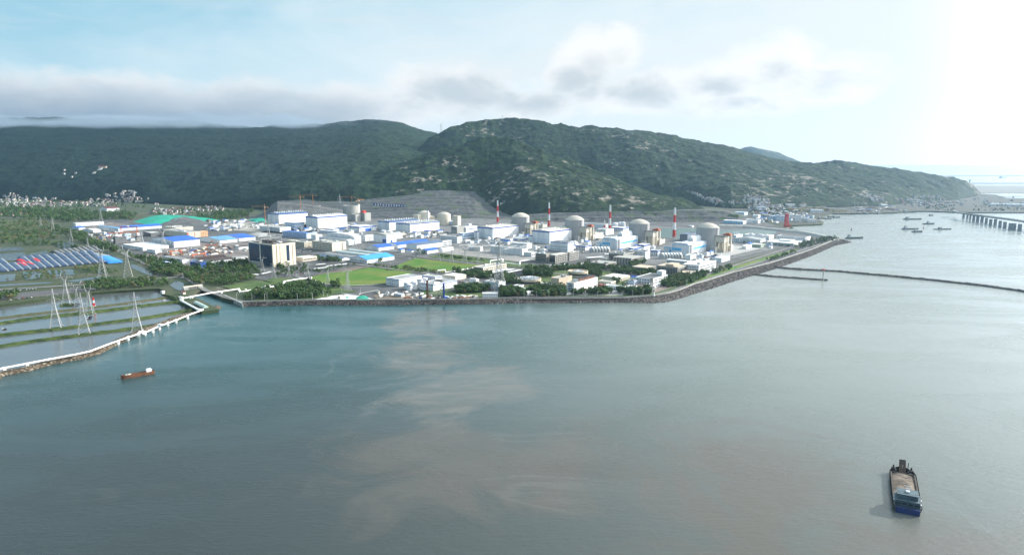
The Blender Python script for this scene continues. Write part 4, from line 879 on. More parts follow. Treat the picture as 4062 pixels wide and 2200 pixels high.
s = MB(); s.box(-rr*1.6, -rr*.7, -rr*.3, rr*1.0, 0, h*.9); s.build('side_block', M_cream, r)
s = MB(); s.box(rr*.6, rr*1.3, -rr*1.3, -rr*.2, 0, h*.72); s.build('side_block', M_cream, r)
r, c, rr, h = reactor('E', 962, 93, 402, 370, 560, 'smaller cream reactor building with a low flat dome, beside the tall grey block', aux=False, rib=False, wall=M_cream)
s = MB(); s.box(rr*.2, rr*1.2, -rr*1.6, -rr*.7, 0, h*.35); s.build('side_block', M_skyw, r)
r, c, rr, h = reactor('D', 890, 112, 275, 255, 420, 'unfinished round reactor wall with scaffolding behind the two leftmost halls', aux=False, cap=False, rib=False, wall=M_grey)
s = MB()
for k in range(24):
    t = 2*math.pi*k/24; s.bar((rr*1.03*math.cos(t), rr*1.03*math.sin(t), h*.7), (rr*1.03*math.cos(t), rr*1.03*math.sin(t), h+3), .4)
s.build('scaffolding', M_rust, r)
s = MB(); s.box(rr*.3, rr*.9, -rr*1.5, -rr*.95, 0, h*.75); s.build('red_formwork', M_red, r)
r, c, rr, h = reactor('D', 1447, 116, 272, 255, 500, 'unfinished grey cylindrical reactor building with tall bare blocks', aux=False, cap=False, rib=False, wall=M_grey)
for x0, x1, y0, y1, k in ((-.7,.1,-1.7,-.8,.45), (.3,1.3,-2.2,-1.1,.52), (.9,1.5,-1.0,.4,.4)): s = MB(); s.box(rr*x0, rr*x1, rr*y0, rr*y1, 0, h*k); s.build('concrete_block', M_grey, r)
s = MB(); s.box(rr*.5, rr*.9, -rr*1.8, -rr*1.3, h*.52, h*.66); s.build('red_formwork', M_red, r)
s = MB(); s.box(rr*.85, rr*1.0, -rr*.5, -rr*.2, 0, h*1.05); s.build('stair_tower', M_white, r)

def chimney(z, x, by, ty, label, wb=7, group='red and white banded chimneys', nb=8):
    p = P(z, x, by); h = top_z(p, zy(z, ty)); root = empty('banded_chimney', p, U); tag(root, label, 'chimney', group)
    rb, rt = wb/2, wb/5; s = MB()
    for k in range(4):
        t = math.pi/4+k*math.pi/2; s.bar((1.5*rb*math.cos(t), 1.5*rb*math.sin(t), 0), (rb*math.cos(t), rb*math.sin(t), h*.1), .6)
    s.build('legs', M_white, root)
    for k in range(nb):
        f0, f1 = .06+.94*k/nb, .06+.94*(k+1)/nb; r0 = rb+(rt-rb)*f0; r1 = rb+(rt-rb)*f1; s = MB()
        s.bar((0,0,h*f0), (0,0,h*f1), r0*.8, n=10, r2=r1*.8)
        for q in range(4):
            t = math.pi/4+q*math.pi/2; t2 = t+math.pi/2
            s.bar((r0*1.3*math.cos(t), r0*1.3*math.sin(t), h*f0), (r1*1.3*math.cos(t), r1*1.3*math.sin(t), h*f1), .35)
            s.bar((r0*1.3*math.cos(t), r0*1.3*math.sin(t), h*f0), (r1*1.3*math.cos(t2), r1*1.3*math.sin(t2), h*f1), .25)
        s.lathe([(r0*1.35, h*f0), (r0*1.45, h*f0+.5), (r0*.8, h*f0+.5)], 10)
        s.build('red_band' if k % 4 in (0, 1, ) and False or (k//2) % 2 == 0 else 'white_band', M_red if (k//2) % 2 == 0 else M_white, root)
chimney('E', 1741, 540, 198, 'red and white chimney behind the hall before the first large dome')
chimney('F', 652, 600, 228, 'red and white chimney between the first and second large domes')
chimney('F', 1537, 680, 265, 'red and white chimney left of the third large dome')
chimney('G', 636, 758, 305, 'red and white chimney on white splayed legs beside the lagoon', wb=9)
chimney('D', 1216, 330, 112, 'thick red and white chimney behind the leftmost halls', wb=10, nb=6)
chimney('F', 1460, 640, 488, 'thin white and red vent pipe beside the third chimney', wb=4, nb=4)
chimney('B', 1130, 498, 392, 'short red and white marker column standing in the fish pond', wb=2.6, nb=6)

def tank(z, x, by, hw, ty, label, band=True, group='white cylindrical tanks', dome=True, m=None):
    p = P(z, x, by); r = hw/ZN[z][2]/F*(p.y*CP+(H-5)*SP); p.y += r; p.z = 4.4; h = max(3, top_z(p, zy(z, ty)))
    root = empty('storage_tank', p); tag(root, label, 'tank', group)
    s = MB(); s.lathe([(r, 0), (r, h*.88)], 28); s.build('shell', m or M_white, root)
    s = MB(); s.lathe([(r*1.02, h*.87), (r*.6, h*.97), (.01, h)], 28); s.build('lid', M_white, root)
    if band: s = MB(); s.lathe([(r+.12, h*.7), (r+.12, h*.75)], 28); s.build('band', M_blueb, root)
    s = MB()
    for k in range(8): t0 = k*.16; s.bar((r*1.03*math.cos(-2+t0), r*1.03*math.sin(-2+t0), h*k/9), (r*1.03*math.cos(-2+t0+.16), r*1.03*math.sin(-2+t0+.16), h*(k+1)/9), .2)
    s.build('spiral_stair', M_steel, root)
for a in [('L', 62, 712, 60, 585, 'broad white tank with blue rings, left rear of the tank group by the treatment building'),
          ('L', 180, 715, 52, 572, 'tall white tank with blue rings in the middle of the tank group'), ('L', 97, 737, 50, 620, 'white tank with blue rings at the front of the tank group'),
          ('L', 275, 628, 50, 530, 'white tank with blue rings, second from the right of the tank group'), ('L', 365, 610, 42, 515, 'white tank with blue rings at the far right of the tank group'),
          ('D', 1908, 682, 38, 632, 'low white tank, left one of the pair before the old halls'), ('D', 1992, 690, 42, 638, 'low white tank, right one of the pair before the old halls'),
          ('F', 1622, 600, 37, 522, 'white tank, left of the three behind the third chimney'), ('F', 1690, 595, 32, 515, 'white tank, middle of the three behind the third chimney'), ('F', 1738, 598, 30, 512, 'white tank, right of the three behind the third chimney'),
          ('G', 1510, 705, 11, 662, 'small upright white tank, first of three near the breakwater workshops'), ('G', 1545, 703, 11, 660, 'small upright white tank, middle of three near the breakwater workshops'), ('G', 1578, 701, 11, 660, 'small upright white tank, last of three near the breakwater workshops'),
          ('C', 1262, 590, 14, 540, 'small pale silo on the works yard behind the blue roofed sheds'), ('C', 1292, 590, 14, 540, 'small pale silo right beside another on the works yard')]: tank(*a, band='ringed' in a[5] or 'rings' in a[5])
ORD_ = ['first', 'second', 'third', 'fourth', 'fifth', 'sixth', 'seventh']
for (z, x0, x1, by, ty, n, lb) in (('F', 1315, 1535, 955, 893, 6, 'below the farther striped hall'), ('G', 500, 755, 1045, 978, 7, 'below the nearest striped hall')):
    for i in range(n):
        f = i/(n-1); p = P(z, x0+(x1-x0)*f, by-10*(f-.5)); h = top_z(p, zy(z, ty)); root = empty('air_cooler', p, U); tag(root, ORD_[i]+' pale air cooler from the left '+lb, 'cooler', 'air coolers '+lb)
        s = MB(); s.box(-3, 3, 0, 12, 0, h*.8); s.build('casing', M_steel, root); s = MB(); s.bar((-3, 6, h*.8), (3, 6, h*.8), 4, n=12); s.build('hood', M_white, root)
# glass domed halls
def glass_dome(z, cx, cy, hw, ty, dw, label):
    p = P(z, cx, cy); k = (p.y*CP+(H-5)*SP)/F/ZN[z][2]; r = hw*k; rd = dw*k; h = 9; root = empty('round_hall', p); tag(root, label, 'hall')
    s = MB(); s.lathe([(r, -1), (r, h), (r*.93, h), (r*.93, h-1.5), (.01, h-1.5)], 40); s.build('wall', M_beige, root)
    s = MB(); s.lathe([(r*1.004, h*.25), (r*1.004, h*.6)], 40, a0=math.pi*1.15, a1=math.pi*1.85); s.build('window', M_glass, root)
    hd = top_z(p, zy(z, ty))-h+1.5; prof = [(rd*math.cos(i/8*math.pi/2)+.01, h-1.5+hd*math.sin(i/8*math.pi/2)) for i in range(9)]
    s = MB(); s.lathe(prof, 32); s.build('glass_dome', mat('dome_glass', (.1,.14,.18), (.06,.09,.13), .3, .25, spec=.6), root, smooth=True)
    s = MB()
    for i in range(12):
        for q in range(8):
            for sg in (1, -1):
                t0 = 2*math.pi*i/12+sg*q*.14; t1 = t0+sg*.14; a_, b_ = prof[q], prof[q+1]
                s.bar((a_[0]*1.01*math.cos(t0), a_[0]*1.01*math.sin(t0), a_[1]+.1), (b_[0]*1.01*math.cos(t1), b_[0]*1.01*math.sin(t1), b_[1]+.1), .22)
    s.build('lattice', M_white, root)
glass_dome('L', 2142, 615, 205, 500, 172, 'tan round hall with a broad shallow glass lattice dome')
glass_dome('M', 706, 415, 148, 340, 84, 'tan round hall with a smaller steep glass lattice dome behind the hotel block')

# ------------------------------------------------------------------ pylons, gantries, masts, tower cranes
def lattice(s, h, wb, wt, n, r=.3, mi=0, z0=0, leg=None):
    zs = [z0+(h-z0)*(1-(1-i/n)**1.25) for i in range(n+1)]
    wd = lambda zz: wb+(wt-wb)*min(1, (zz-z0)/(h-z0)) if not leg else np.interp(zz, leg[0], leg[1])
    cs = [[Vector((sx*wd(q)/2, sy*wd(q)/2, q)) for sx, sy in ((-1,-1),(1,-1),(1,1),(-1,1))] for q in zs]
    for i in range(n):
        for k in range(4):
            a, b, c, d = cs[i][k], cs[i][(k+1)%4], cs[i+1][k], cs[i+1][(k+1)%4]
            s.bar(a, c, r*.8, mi, 3); s.bar(a, d, r*.6, mi, 3); s.bar(b, c, r*.6, mi, 3); s.bar(c, d, r*.5, mi, 3)
_py = {}
def pylon_proto(kind):
    h = 60; root = empty('power_pylon', (0,0,0)); w = 14.5
    s = MB(); lattice(s, 46, w, 2.4, 9, .3, leg=([0, 30, 46], [w, 4.8, 2.6])); s.build('lattice_mast', M_steel, root)
    arms = {'cat': (38,), 'double': (34, 42, 50)}[kind]
    if kind == 'double':
        s = MB(); lattice(s, 60, 2.4, .8, 4, .25, z0=46); s.build('mast_head', M_steel, root)
        for z in arms:
            for sg in (-1, 1):
                s = MB(); L_ = 8.5 if z == 42 else 7
                for yy in (-1, 1): s.bar((sg*1.2, yy, z), (sg*L_, 0, z+1), .28, 0, 3); s.bar((sg*1.2, yy, z+2.6), (sg*L_, 0, z+1.2), .2, 0, 3)
                s.bar((sg*L_, 0, z+1), (sg*L_, 0, z-2.5), .22, 0, 4); s.build('cross_arm', M_steel, root)
    else:
        for sg in (-1, 1):
            s = MB()
            for yy in (-1.2, 1.2):
                s.bar((0, yy, 40), (sg*5, yy*.6, 52), .35, 0, 3); s.bar((sg*5, yy*.6, 52), (sg*5.6, 0, 60), .3, 0, 3); s.bar((sg*1.3, yy, 46), (sg*5, yy*.6, 52), .25, 0, 3); s.bar((sg*5, yy*.6, 50), (sg*14, 0, 51.5), .28, 0, 3); s.bar((0, yy, 53), (sg*14, 0, 51.8), .25, 0, 3)
                for q in range(4): s.bar((sg*(5+2*q), yy*.5, 50.2), (sg*(6+2*q), yy*.3, 52.4), .16, 0, 3)
            s.bar((sg*13.5, 0, 51.5), (sg*13.5, 0, 47.5), .25); s.build('cross_arm', M_steel, root)
    s = MB()
    for sx in (-1, 1):
        for sy in (-1, 1): s.box(sx*w/2-1, sx*w/2+1, sy*w/2-1, sy*w/2+1, -.8, .8)
    s.build('footing', M_grey, root)
    return root
_py['cat'] = pylon_proto('cat'); _py['double'] = pylon_proto('double'); _used = set()
def pylon(z, x, by, ty, kind, label, rz=.5, gz=4.5, wk=1):
    p = G(zx(z, x), zy(z, by), gz) if gz < 50 else land_point(zx(z, x), zy(z, by)); h = top_z(p, zy(z, ty))
    r = _py[kind]
    if kind in _used: r = copy_tree(r)
    _used.add(kind); r.location = p; r.rotation_euler = (0,0,rz); k = h/60; r.scale = (k*wk, k*wk, k)
    tag(r, label, 'pylon', 'lattice power pylons'); return r
PY = [('B',675,742,285,'double','tall pylon on a green dyke, leftmost of the pond group'), ('B',805,465,95,'cat','pylon standing on the round pond islet'),
 ('B',1010,812,338,'double','pylon on a white plinth, front middle of the pond group'), ('B',1085,598,238,'cat','pylon on a small grassy pad right of the marker column'),
 ('B',930,470,235,'cat','pylon partly hidden behind the front middle one in the ponds'), ('B',1650,792,328,'double','pylon at the bend of the white pipeline'),
 ('A',1425,1385,958,'cat','large pylon beside the greenhouses, left of a matching pair'), ('A',1775,1388,942,'cat','large pylon beside the greenhouses, right of a matching pair'),
 ('A',1970,975,700,'cat','pylon beside the low white shed, left of the factory'), ('A',2270,1062,690,'cat','pylon in front of the deep blue roofed factory'),
 ('A',1218,990,835,'double','pylon in the tree belt along the perimeter road'), ('A',990,892,715,'double','pylon at the left edge of the tree belt'),
 ('A',738,762,560,'double','distant pylon on the green plain, right of two'), ('A',568,695,558,'double','distant pylon on the green plain, left of two'), ('A',1400,612,440,'double','distant pylon behind the long two storey building'),
 ('C',1625,1262,1000,'cat','pylon in front of the dark glass face of the tower block'), ('C',1785,1335,1080,'double','pylon just right of the one before the tower block'),
 ('C',2010,1320,1100,'cat','pylon among the car park trees right of the tower block'), ('D',815,1312,1098,'cat','pylon at the corner of the tilled strip'),
 ('K',862,645,318,'cat','pylon at the left edge of the lawn'), ('K',1202,752,345,'cat','pylon at the lower edge of the lawn, above the pale plaza'),
 ('C',1712,772,478,'cat','pylon behind the tower block, in the middle yard'), ('D',725,745,560,'double','slim pylon in front of the pilastered blue building'),
 ('E',605,1002,840,'cat','first pylon from the left in the row along the upper lawn'), ('E',880,1082,850,'cat','second pylon from the left in the row along the upper lawn'),
 ('E',1072,1108,868,'cat','third pylon from the left in the row along the upper lawn'), ('E',1268,1128,868,'cat','fourth pylon from the left in the row along the upper lawn'), ('E',1462,1122,868,'cat','last pylon at the right of the row along the upper lawn'),
 ('L',1632,745,-110,'double','very tall pylon beside the white box building'), ('S',1350,840,770,'double','faint distant pylon at the foot of the left hill'), ('S',212,845,812,'double','small pylon among the village trees')]
for z, x, by, ty, kd, lb in PY: pylon(z, x, by, ty, kd, lb, rz=random.uniform(.2, .9))
for x, ty, by, lb in ((1750, 489, 526, 'tiny pylon on the skyline in the saddle'), (1993, 455, 484, 'tiny pylon on top of the rocky summit')): pylon('S', x, by, ty, 'double', lb, gz=99)

def gantry(z, x, by, ty, wd, label):
    p = P(z, x, by); h = top_z(p, zy(z, ty)); root = empty('switchyard_gantry', p, U); tag(root, label, 'gantry', 'steel switchyard gantries')
    for k in (0, 1): s = MB(); s.bar((k*wd-1.5, -2, 0), (k*wd, 0, h), .3); s.bar((k*wd+1.5, 2, 0), (k*wd, 0, h), .3); s.bar((k*wd-1.5, -2, h*.4), (k*wd+1.5, 2, h*.4), .2); s.build('leg', M_steel, root)
    s = MB(); s.bar((0,0,h*.92), (wd,0,h*.92), .4); s.bar((0,0,h*.98), (wd,0,h*.98), .3)
    for q in range(6): s.bar((wd*q/6, 0, h*.92), (wd*(q+1)/6, 0, h*.98), .2)
    s.build('beam', M_steel, root)
for i, (x, by, ty) in enumerate([(1290,960,850),(1290,985,880),(1410,975,870),(1560,985,855),(1690,1000,860),(1830,1060,900),(2060,1010,870),(1880,1005,870),(1180,950,850)]):
    gantry('E', x, by, ty, 34, 'grey steel gantry '+['at the left corner of the switchyard, rear one','at the left corner of the switchyard, front one','left of the white switchgear house','right of the white switchgear house','at the left end of the long white switchyard hall','closest to the lawn in front of the long switchyard hall','at the right end of the long switchyard hall','before the middle of the long switchyard hall','at the far left rear of the switchyard'][i])
for x, by, ty, q in ((90,800,730,'left rear'),(190,790,720,'right rear'),(120,830,760,'front'),(280,800,740,'rightmost')): gantry('D', x, by, ty, 30, q+' steel gantry in the yard behind the tower block')
def mast(z, x, by, ty, m, label, name='lattice_mast', w_=2.4, cat='mast', n=14):
    p = P(z, x, by); h = top_z(p, zy(z, ty)); root = empty(name, p, U); tag(root, label, cat)
    s = MB(); lattice(s, h, w_, w_*.8, n, .35); s.build('lattice', m, root); s = MB(); s.box(-w_, w_, -w_, w_, 0, 2.5); s.build('base', M_dgrey, root); return root, h
r, h = mast('L', 411, 888, 560, M_rust, 'rust red drilling mast at the sea wall beside the white tanks', 'drilling_rig', 2.2, 'drilling rig'); s = MB(); s.box(0, 7, -2, 2, .5, 4); s.build('cabin', M_rust, r)
r, h = mast('L', 690, 888, 612, M_blueb, 'dark blue crawler crane mast at the sea wall', 'crawler_crane', 2.0, 'crane'); s = MB(); s.bar((0,0,h*.9), (-16,4,h*.1), .4); s.build('stay', M_dgrey, r); s = MB(); s.box(0, 6, -2, 2, .5, 3.5); s.build('cabin', M_blueb, r)
r, h = mast('M', 1782, 612, 452, M_grey, 'grey lattice training tower in front of the white fire station', 'lattice_tower', 4, 'tower', 9)
r, h = mast('G', 1168, 262, 118, M_white, 'white lattice radio mast on the slope above the harbour town', 'radio_mast', 5, 'mast')
def tower_crane(z, x, by, ty, jib, label, rz=0, m=mat('crane_paint', (.4,.2,.08), (.35,.17,.07))):
    p = P(z, x, by); h = top_z(p, zy(z, ty)); root = empty('tower_crane', p, rz); tag(root, label, 'tower crane', 'tower cranes at the unfinished units')
    s = MB(); lattice(s, h, 1.8, 1.8, 14, .22); s.build('mast', m, root); s = MB()
    for q in range(12):
        a, b = jib*q/12, jib*(q+1)/12; s.bar((a,0,h), (b,0,h), .28); s.bar((a,0,h+1.8), (b,0,h+1.8), .2); s.bar((a,0,h), (b,0,h+1.8), .2)
    s.build('jib', m, root); s = MB(); s.bar((0,0,h), (-14,0,h), .5); s.box(-15, -11, -1, 1, h-2.5, h+.5); s.build('counter_jib', m, root)
    s = MB(); s.bar((0,0,h), (0,0,h+8), .5); s.bar((0,0,h+8), (jib*.7,0,h+1.8), .2); s.bar((0,0,h+8), (-13,0,h), .2); s.build('tower_top', m, root); s = MB(); s.box(-1, 1.6, -2.6, -.8, h-2.5, h); s.build('cab', M_white, root)
tower_crane('D', 1462, 470, 155, 48, 'orange tower crane over the unfinished cylindrical reactor building', 3.3)
tower_crane('D', 1560, 480, 200, 36, 'shorter orange tower crane at the right of the unfinished reactor', 1.2)
tower_crane('D', 895, 420, 130, 55, 'orange tower crane over the scaffolded round wall', 3.1)
tower_crane('D', 715, 480, 150, 50, 'faint orange tower crane behind the leftmost hall', 2.9)
tower_crane('D', 196, 560, 295, 60, 'orange tower crane standing left of the leftmost hall', 2.7)
tower_crane('C', 980, 975, 790, 18, 'small orange tower crane at the edge of the storage yard', .4)
for x in (690, 1430, 1480): tower_crane('H', x, 455, 385, 30, 'distant crane among the harbour buildings on the right', 1.0+x/900, M_steel)
def gantry_crane(z, xa, ya, xb, yb, ty, label, m=M_orange):
    a = P(z, xa, ya); b = P(z, xb, yb); h = top_z(a, zy(z, ty)); d = b-a; L_ = d.length; root = empty('gantry_crane', a, math.atan2(d.y, d.x)); tag(root, label, 'gantry crane', 'orange gantry cranes in the storage yard')
    for k in (0, 1): s = MB(); s.bar((L_*k, -4, 0), (L_*k, -1.5, h), .8); s.bar((L_*k, 4, 0), (L_*k, 1.5, h), .8); s.bar((L_*k, -4, .5), (L_*k, 4, .5), .6); s.build('leg', m, root)
    s = MB(); s.box(-4, L_+4, -1.6, 1.6, h, h+2); s.build('girder', m, root); s = MB(); s.box(L_*.4, L_*.4+4, -2, 2, h+2, h+4); s.build('hoist', M_white, root)
gantry_crane('A', 1515, 850, 1900, 835, 785, 'red gantry crane before the very long blue roofed shed')
gantry_crane('A', 1680, 790, 1900, 795, 700, 'tall red gantry crane, rearmost in the far left yard')
gantry_crane('C', 815, 905, 940, 900, 858, 'orange gantry crane right of the factory')
gantry_crane('C', 290, 1005, 430, 990, 950, 'orange gantry crane behind the slate roofed gabled shed')
gantry_crane('C', 610, 1040, 780, 1015, 1000, 'orange gantry crane behind the dark brown roofed shed')

# ------------------------------------------------------------------ greenhouses
_gh = {}
def gh_mesh(m):
    if m.name not in _gh:
        s = MB(); n = 6
        pts = [(math.cos(math.pi*i/n)*.5, math.sin(math.pi*i/n)) for i in range(n+1)]
        s.add([(x, 0, .25+z*.75) for x, z in pts]+[(x, 1, .25+z*.75) for x, z in pts], [(i, i+1, n+2+i, n+1+i) for i in range(n)]); s.add([(-.5,0,0),(.5,0,0),(.5,1,0),(-.5,1,0),(-.5,0,.25),(.5,0,.25),(.5,1,.25),(-.5,1,.25)], [(0,1,5,4),(1,2,6,5),(2,3,7,6),(3,0,4,7)]); s.add([(x, 0, .25+z*.75) for x, z in pts], [tuple(range(n, -1, -1))]); s.add([(x, 1, .25+z*.75) for x, z in pts], [tuple(range(n+1))])
        me = bpy.data.meshes.new('greenhouse'); me.from_pydata(s.v, [], s.f); me.materials.append(m); _gh[m.name] = me
    return _gh[m.name]
M_ghb = mat('navy_sheeting', (.035,.06,.12), (.05,.08,.15), .05, .45); M_ghw = mat('pale_sheeting', (.35,.38,.42), (.28,.3,.33), .05, .5); M_ghr = mat('red_sheeting', (.5,.03,.04), (.4,.03,.04), .05, .6); M_ghn = mat('brown_sheeting', (.1,.09,.08), (.07,.07,.065), .05, .7)
def greenhouse(a, b, w_, m, label, grp, ends=True, h=3.2):
    d = b-a; root = empty('greenhouse', a, math.atan2(d.y, d.x)-math.pi/2); tag(root, label, 'greenhouse', grp)
    inst('cover', gh_mesh(m), root, (0,0,0), 0, (w_, d.length, h))
    if ends: inst('walkway_roof', win_mesh(M_ghw), root, (w_*.5+1.2, d.length/2, 0), 0, (2.4, d.length, h*.75))
ORD = ['first', 'second', 'third', 'fourth', 'fifth', 'sixth', 'seventh', 'eighth', 'ninth', 'tenth', 'eleventh', 'twelfth', 'thirteenth', 'fourteenth']
for i in range(-1, 13):
    x = 160+104*i; y = 1305-9.5*i; m = M_ghb
    greenhouse(P('A', x, y), P('A', x-112, y-92), 10, m, ORD[i+1]+' navy arched greenhouse from the left in the front row', 'navy greenhouses, front row')
    if i in (1, 2): continue
    greenhouse(P('A', x-112, y-97), P('A', x-190, y-158), 10, m, ORD[i+1]+' navy arched greenhouse from the left in the row behind', 'navy greenhouses, second row')
for i, (x, y) in enumerate([(350,1195),(345,1245),(440,1232),(540,1185)]): greenhouse(P('A', x, y), P('A', x-75, y-38), 14, M_ghr, ['rear left','front left','front middle','right hand'][i]+' red sheeted greenhouse among the navy ones', 'red sheeted greenhouses', False)
for i in range(9): greenhouse(P('A', 840+66*i, 1090-7*i), P('A', 730+66*i, 1030-8*i), 7, M_ghn, ORD[i]+' small brown greenhouse from the left behind the navy ones', 'brown greenhouses', True, 2.6)
greenhouse(P('A', 1600, 1195), P('A', 1440, 1125), 26, M_roofs, 'bright blue sheeted shed at the right end of the greenhouses', 'blue shed', False, 5)
greenhouse(P('A', 1470, 1110), P('A', 1330, 1080), 16, M_ghw, 'pale blue sheeted shed behind the bright blue one', 'pale shed', False, 4)
greenhouse(P('J', 935, 1035), P('J', 760, 950), 6.5, mat('pale_green_sheeting', (.4,.52,.5)), 'pale green glass shed by the pipeline bend', 'pipeline shed', False, 3)
# ------------------------------------------------------------------ pipelines
def pipe(name, pts, r, m, parent, n=10):
    s = MB()
    for a, b in zip(pts[:-1], pts[1:]): s.bar(a, b, r, 0, n)
    for p in pts[1:-1]:
        q = Vector(p); s.bar(q-Vector((0,0,r)), q+Vector((0,0,r)), r, 0, n)
    return s.build(name, m, parent)
def pipeline(label, route, piers, zone, r=.8, name='pipeline', hp=4.5, gap=2.2, pw=1):
    p0 = P(zone, *route[0][:2], route[0][2] if len(route[0]) > 2 else hp+.6); root = empty(name, (0,0,0)); root.location = (p0.x, p0.y, 0); tag(root, label, 'pipeline')
    off = Vector((p0.x, p0.y, 0)); pts = [P(zone, q[0], q[1], q[2] if len(q) > 2 else hp+.6)-off for q in route]
    pipe('pipe', pts, r, M_pipe, root); pipe('pipe', [p+Vector((gap*.3, gap, .0)) for p in pts], r, M_pipe, root)
    for x, y in piers:
        q = P(zone, x, y, 1.5)-off
        s = MB(); s.box(-pw, pw, -.4, .9, -2, hp-1.5); s.box(-pw*.5, pw*1.4, -.6, 3.2, hp-1.9, hp-1.2); s.box(-pw*.2, pw, 2.2, 3.2, -2, hp-1.9); o = s.build('support', M_pipe, root); o.location = q
    return root
pipeline('long white twin pipeline on short piers above the rubble embankment', [(-190,1300,6),(0,1250,6),(560,1142,6),(900,1080,6),(1070,1042,6),(1350,936,6),(1655,832,6),(1672,808,7.5),(1700,800,7.5),(1715,825,6),(1900,742,6),(1905,718,8),(1935,725,8),(1945,728,6),(2120,662,6),(2300,590,6),(2420,548,6)],
  [(-150,1300),(35,1275),(310,1222),(575,1172),(825,1122),(1005,1090),(1035,1085),(1145,1045),(1280,990),(1410,945),(1530,895),(1660,850),(1735,830),(1830,805),(1910,770),(2010,720),(2110,685),(2250,640)], 'B')
pipeline('white twin pipeline crossing the canal mouth towards the lawn', [(800,1085,6),(860,1062,6),(780,1060,6),(490,905,6),(478,850,12),(515,858,12),(520,875,10),(700,838,10),(1040,775,10),(1480,712,9),(1500,760,5),(1560,755,5),(1900,690,5),(1930,665,8),(1965,690,5),(2240,640,5),(2255,583,10),(2576,530,10)],
  [(520,950),(660,905),(690,900),(1190,820),(1600,765),(1900,712),(2010,700),(2150,680)], 'J', r=.9, hp=6)
pipeline('raised white pipe loop left of the lawn, on grey trestles', [(100,585,9),(570,518,9),(580,570,5),(700,578,4),(900,610,4),(1150,655,4),(1300,652,4),(1600,640,4),(1860,615,4)], [(120,640),(250,610),(440,580),(560,580)], 'K', r=.9, hp=6)
pipeline('white pipe loop beside the treatment building roof', [(575,440,5),(585,398,10),(705,385,10),(715,430,5),(860,410,5),(1180,350,5),(1330,318,5)], [(590,440),(700,430)], 'L', r=.8)
pipeline('white pipe arch at the right end of the upper lawn', [(1475,285,5),(1480,232,11),(1690,205,11),(1690,262,5),(1980,298,5),(1985,240,10),(2250,200,8)], [(1480,285),(1685,268),(1985,300)], 'L', r=.9)
# sluice
p = P('J', 545, 722); root = empty('sluice_gate', p, math.atan2((P('J', 865, 680)-p).y, (P('J', 865, 680)-p).x)); tag(root, 'grey concrete sluice with five openings across the channel', 'sluice'); L_ = (P('J', 865, 680)-p).length
s = MB(); s.box(0, L_, -2, 2, 3, 4.5); s.build('deck', M_cream, root)
for k in range(6): s = MB(); s.box(L_*(.28+.1*k)-.5, L_*(.28+.1*k)+.5, -2.5, 2.5, -5, 3); s.build('pier', M_grey, root)
s = MB(); s.box(0, L_*.25, -2.2, 2.2, -5, 3); s.box(L_*.82, L_, -2.2, 2.2, -5, 3); s.build('abutment', M_grey, root)
# canal wall railing
p = P('J', 1230, 815); q = P('J', 1560, 965); d = q-p; root = empty('canal_wall', p, math.atan2(d.y, d.x)); tag(root, 'dark canal wall with pale railing at the canal mouth', 'canal wall')
s = MB(); s.box(0, d.length, -.5, .5, -5.5, .4); s.build('wall', M_grey, root)
s = MB(); s.box(0, d.length, -.1, .1, 1.3, 1.5)
for k in range(40): s.box(d.length*k/40, d.length*k/40+.4, -.1, .1, .4, 1.4)
s.build('railing', M_white, root)

# ------------------------------------------------------------------ curved sea bridge
DK = [('I',1115,748),('I',1130,768),('I',1180,782),('I',1260,795),('I',1400,815),('I',1600,842),('I',1800,868),('I',2000,892),('I',2200,922),('S',4200,905),('S',4400,935)]
def deckpt(z, x, y, h=24): return P(z, x, y, h)
cp = [deckpt(*q) for q in DK]; root = empty('sea_bridge', (cp[0].x, cp[0].y, 0)); tag(root, 'long grey curved road bridge on wall piers at the right edge', 'bridge'); off = Vector((cp[0].x, cp[0].y, 0))
s = MB(); Lf = []; Rt = []
for i, p in enumerate(cp):
    d = cp[min(i+1, len(cp)-1)]-cp[max(i-1, 0)]; d.normalize(); n = Vector((-d.y, d.x, 0))*9; Lf.append(p-off+n); Rt.append(p-off-n)
k = len(cp)
for dz0, dz1, inset in ((-3.2, 0, 0), (0, 1.3, 0)):
    A_ = [v+Vector((0,0,dz0)) for v in Lf]; B_ = [v+Vector((0,0,dz0)) for v in Rt]; C_ = [v+Vector((0,0,dz1)) for v in Lf]; D_ = [v+Vector((0,0,dz1)) for v in Rt]
    fs = []
    for i in range(k-1): fs += [(i, i+1, 2*k+i+1, 2*k+i), (k+i+1, k+i, 3*k+i, 3*k+i+1)]+([(2*k+i, 2*k+i+1, 3*k+i+1, 3*k+i), (i+1, i, k+i, k+i+1)] if dz1 == 0 else [])
    s.add(A_+B_+C_+D_, fs); s.build('deck' if dz1 == 0 else 'parapet', M_dgrey if dz1 == 0 else M_grey, root); s = MB()
M_pier = mat('bridge_pier', (.2,.21,.22), (.15,.16,.17), .1, .9)
for x0, x1, by in [(1230,1262,870),(1290,1318,885),(1335,1362,900),(1383,1420,920),(1440,1482,930),(1508,1548,945),(1575,1612,965),(1640,1680,985),(1712,1752,985),(1785,1825,1012),(1855,1900,1030),(1945,2038,1055),(2082,2132,1068)]:
    a = P('I', x0, by, 0); b = P('I', x1, by-4, 0); c_ = (a+b)/2; w_ = (x1-x0)/3.876/F*c_.length*.85; s = MB(); s.box(-w_/2, w_/2, -2, 7, -4, 20.5); o = s.build('pier', M_pier, root); o.location = c_-off; o.rotation_euler = (0,0,-math.atan2(c_.x, c_.y))
for X_, Y_ in ((4140,968),(4230,985)):
    a = G(X_, Y_, 0); s = MB(); s.box(-6, 6, -2, 7, -4, 20.5); o = s.build('pier', M_pier, root); o.location = a-off
a = G(3990, 786, 0)
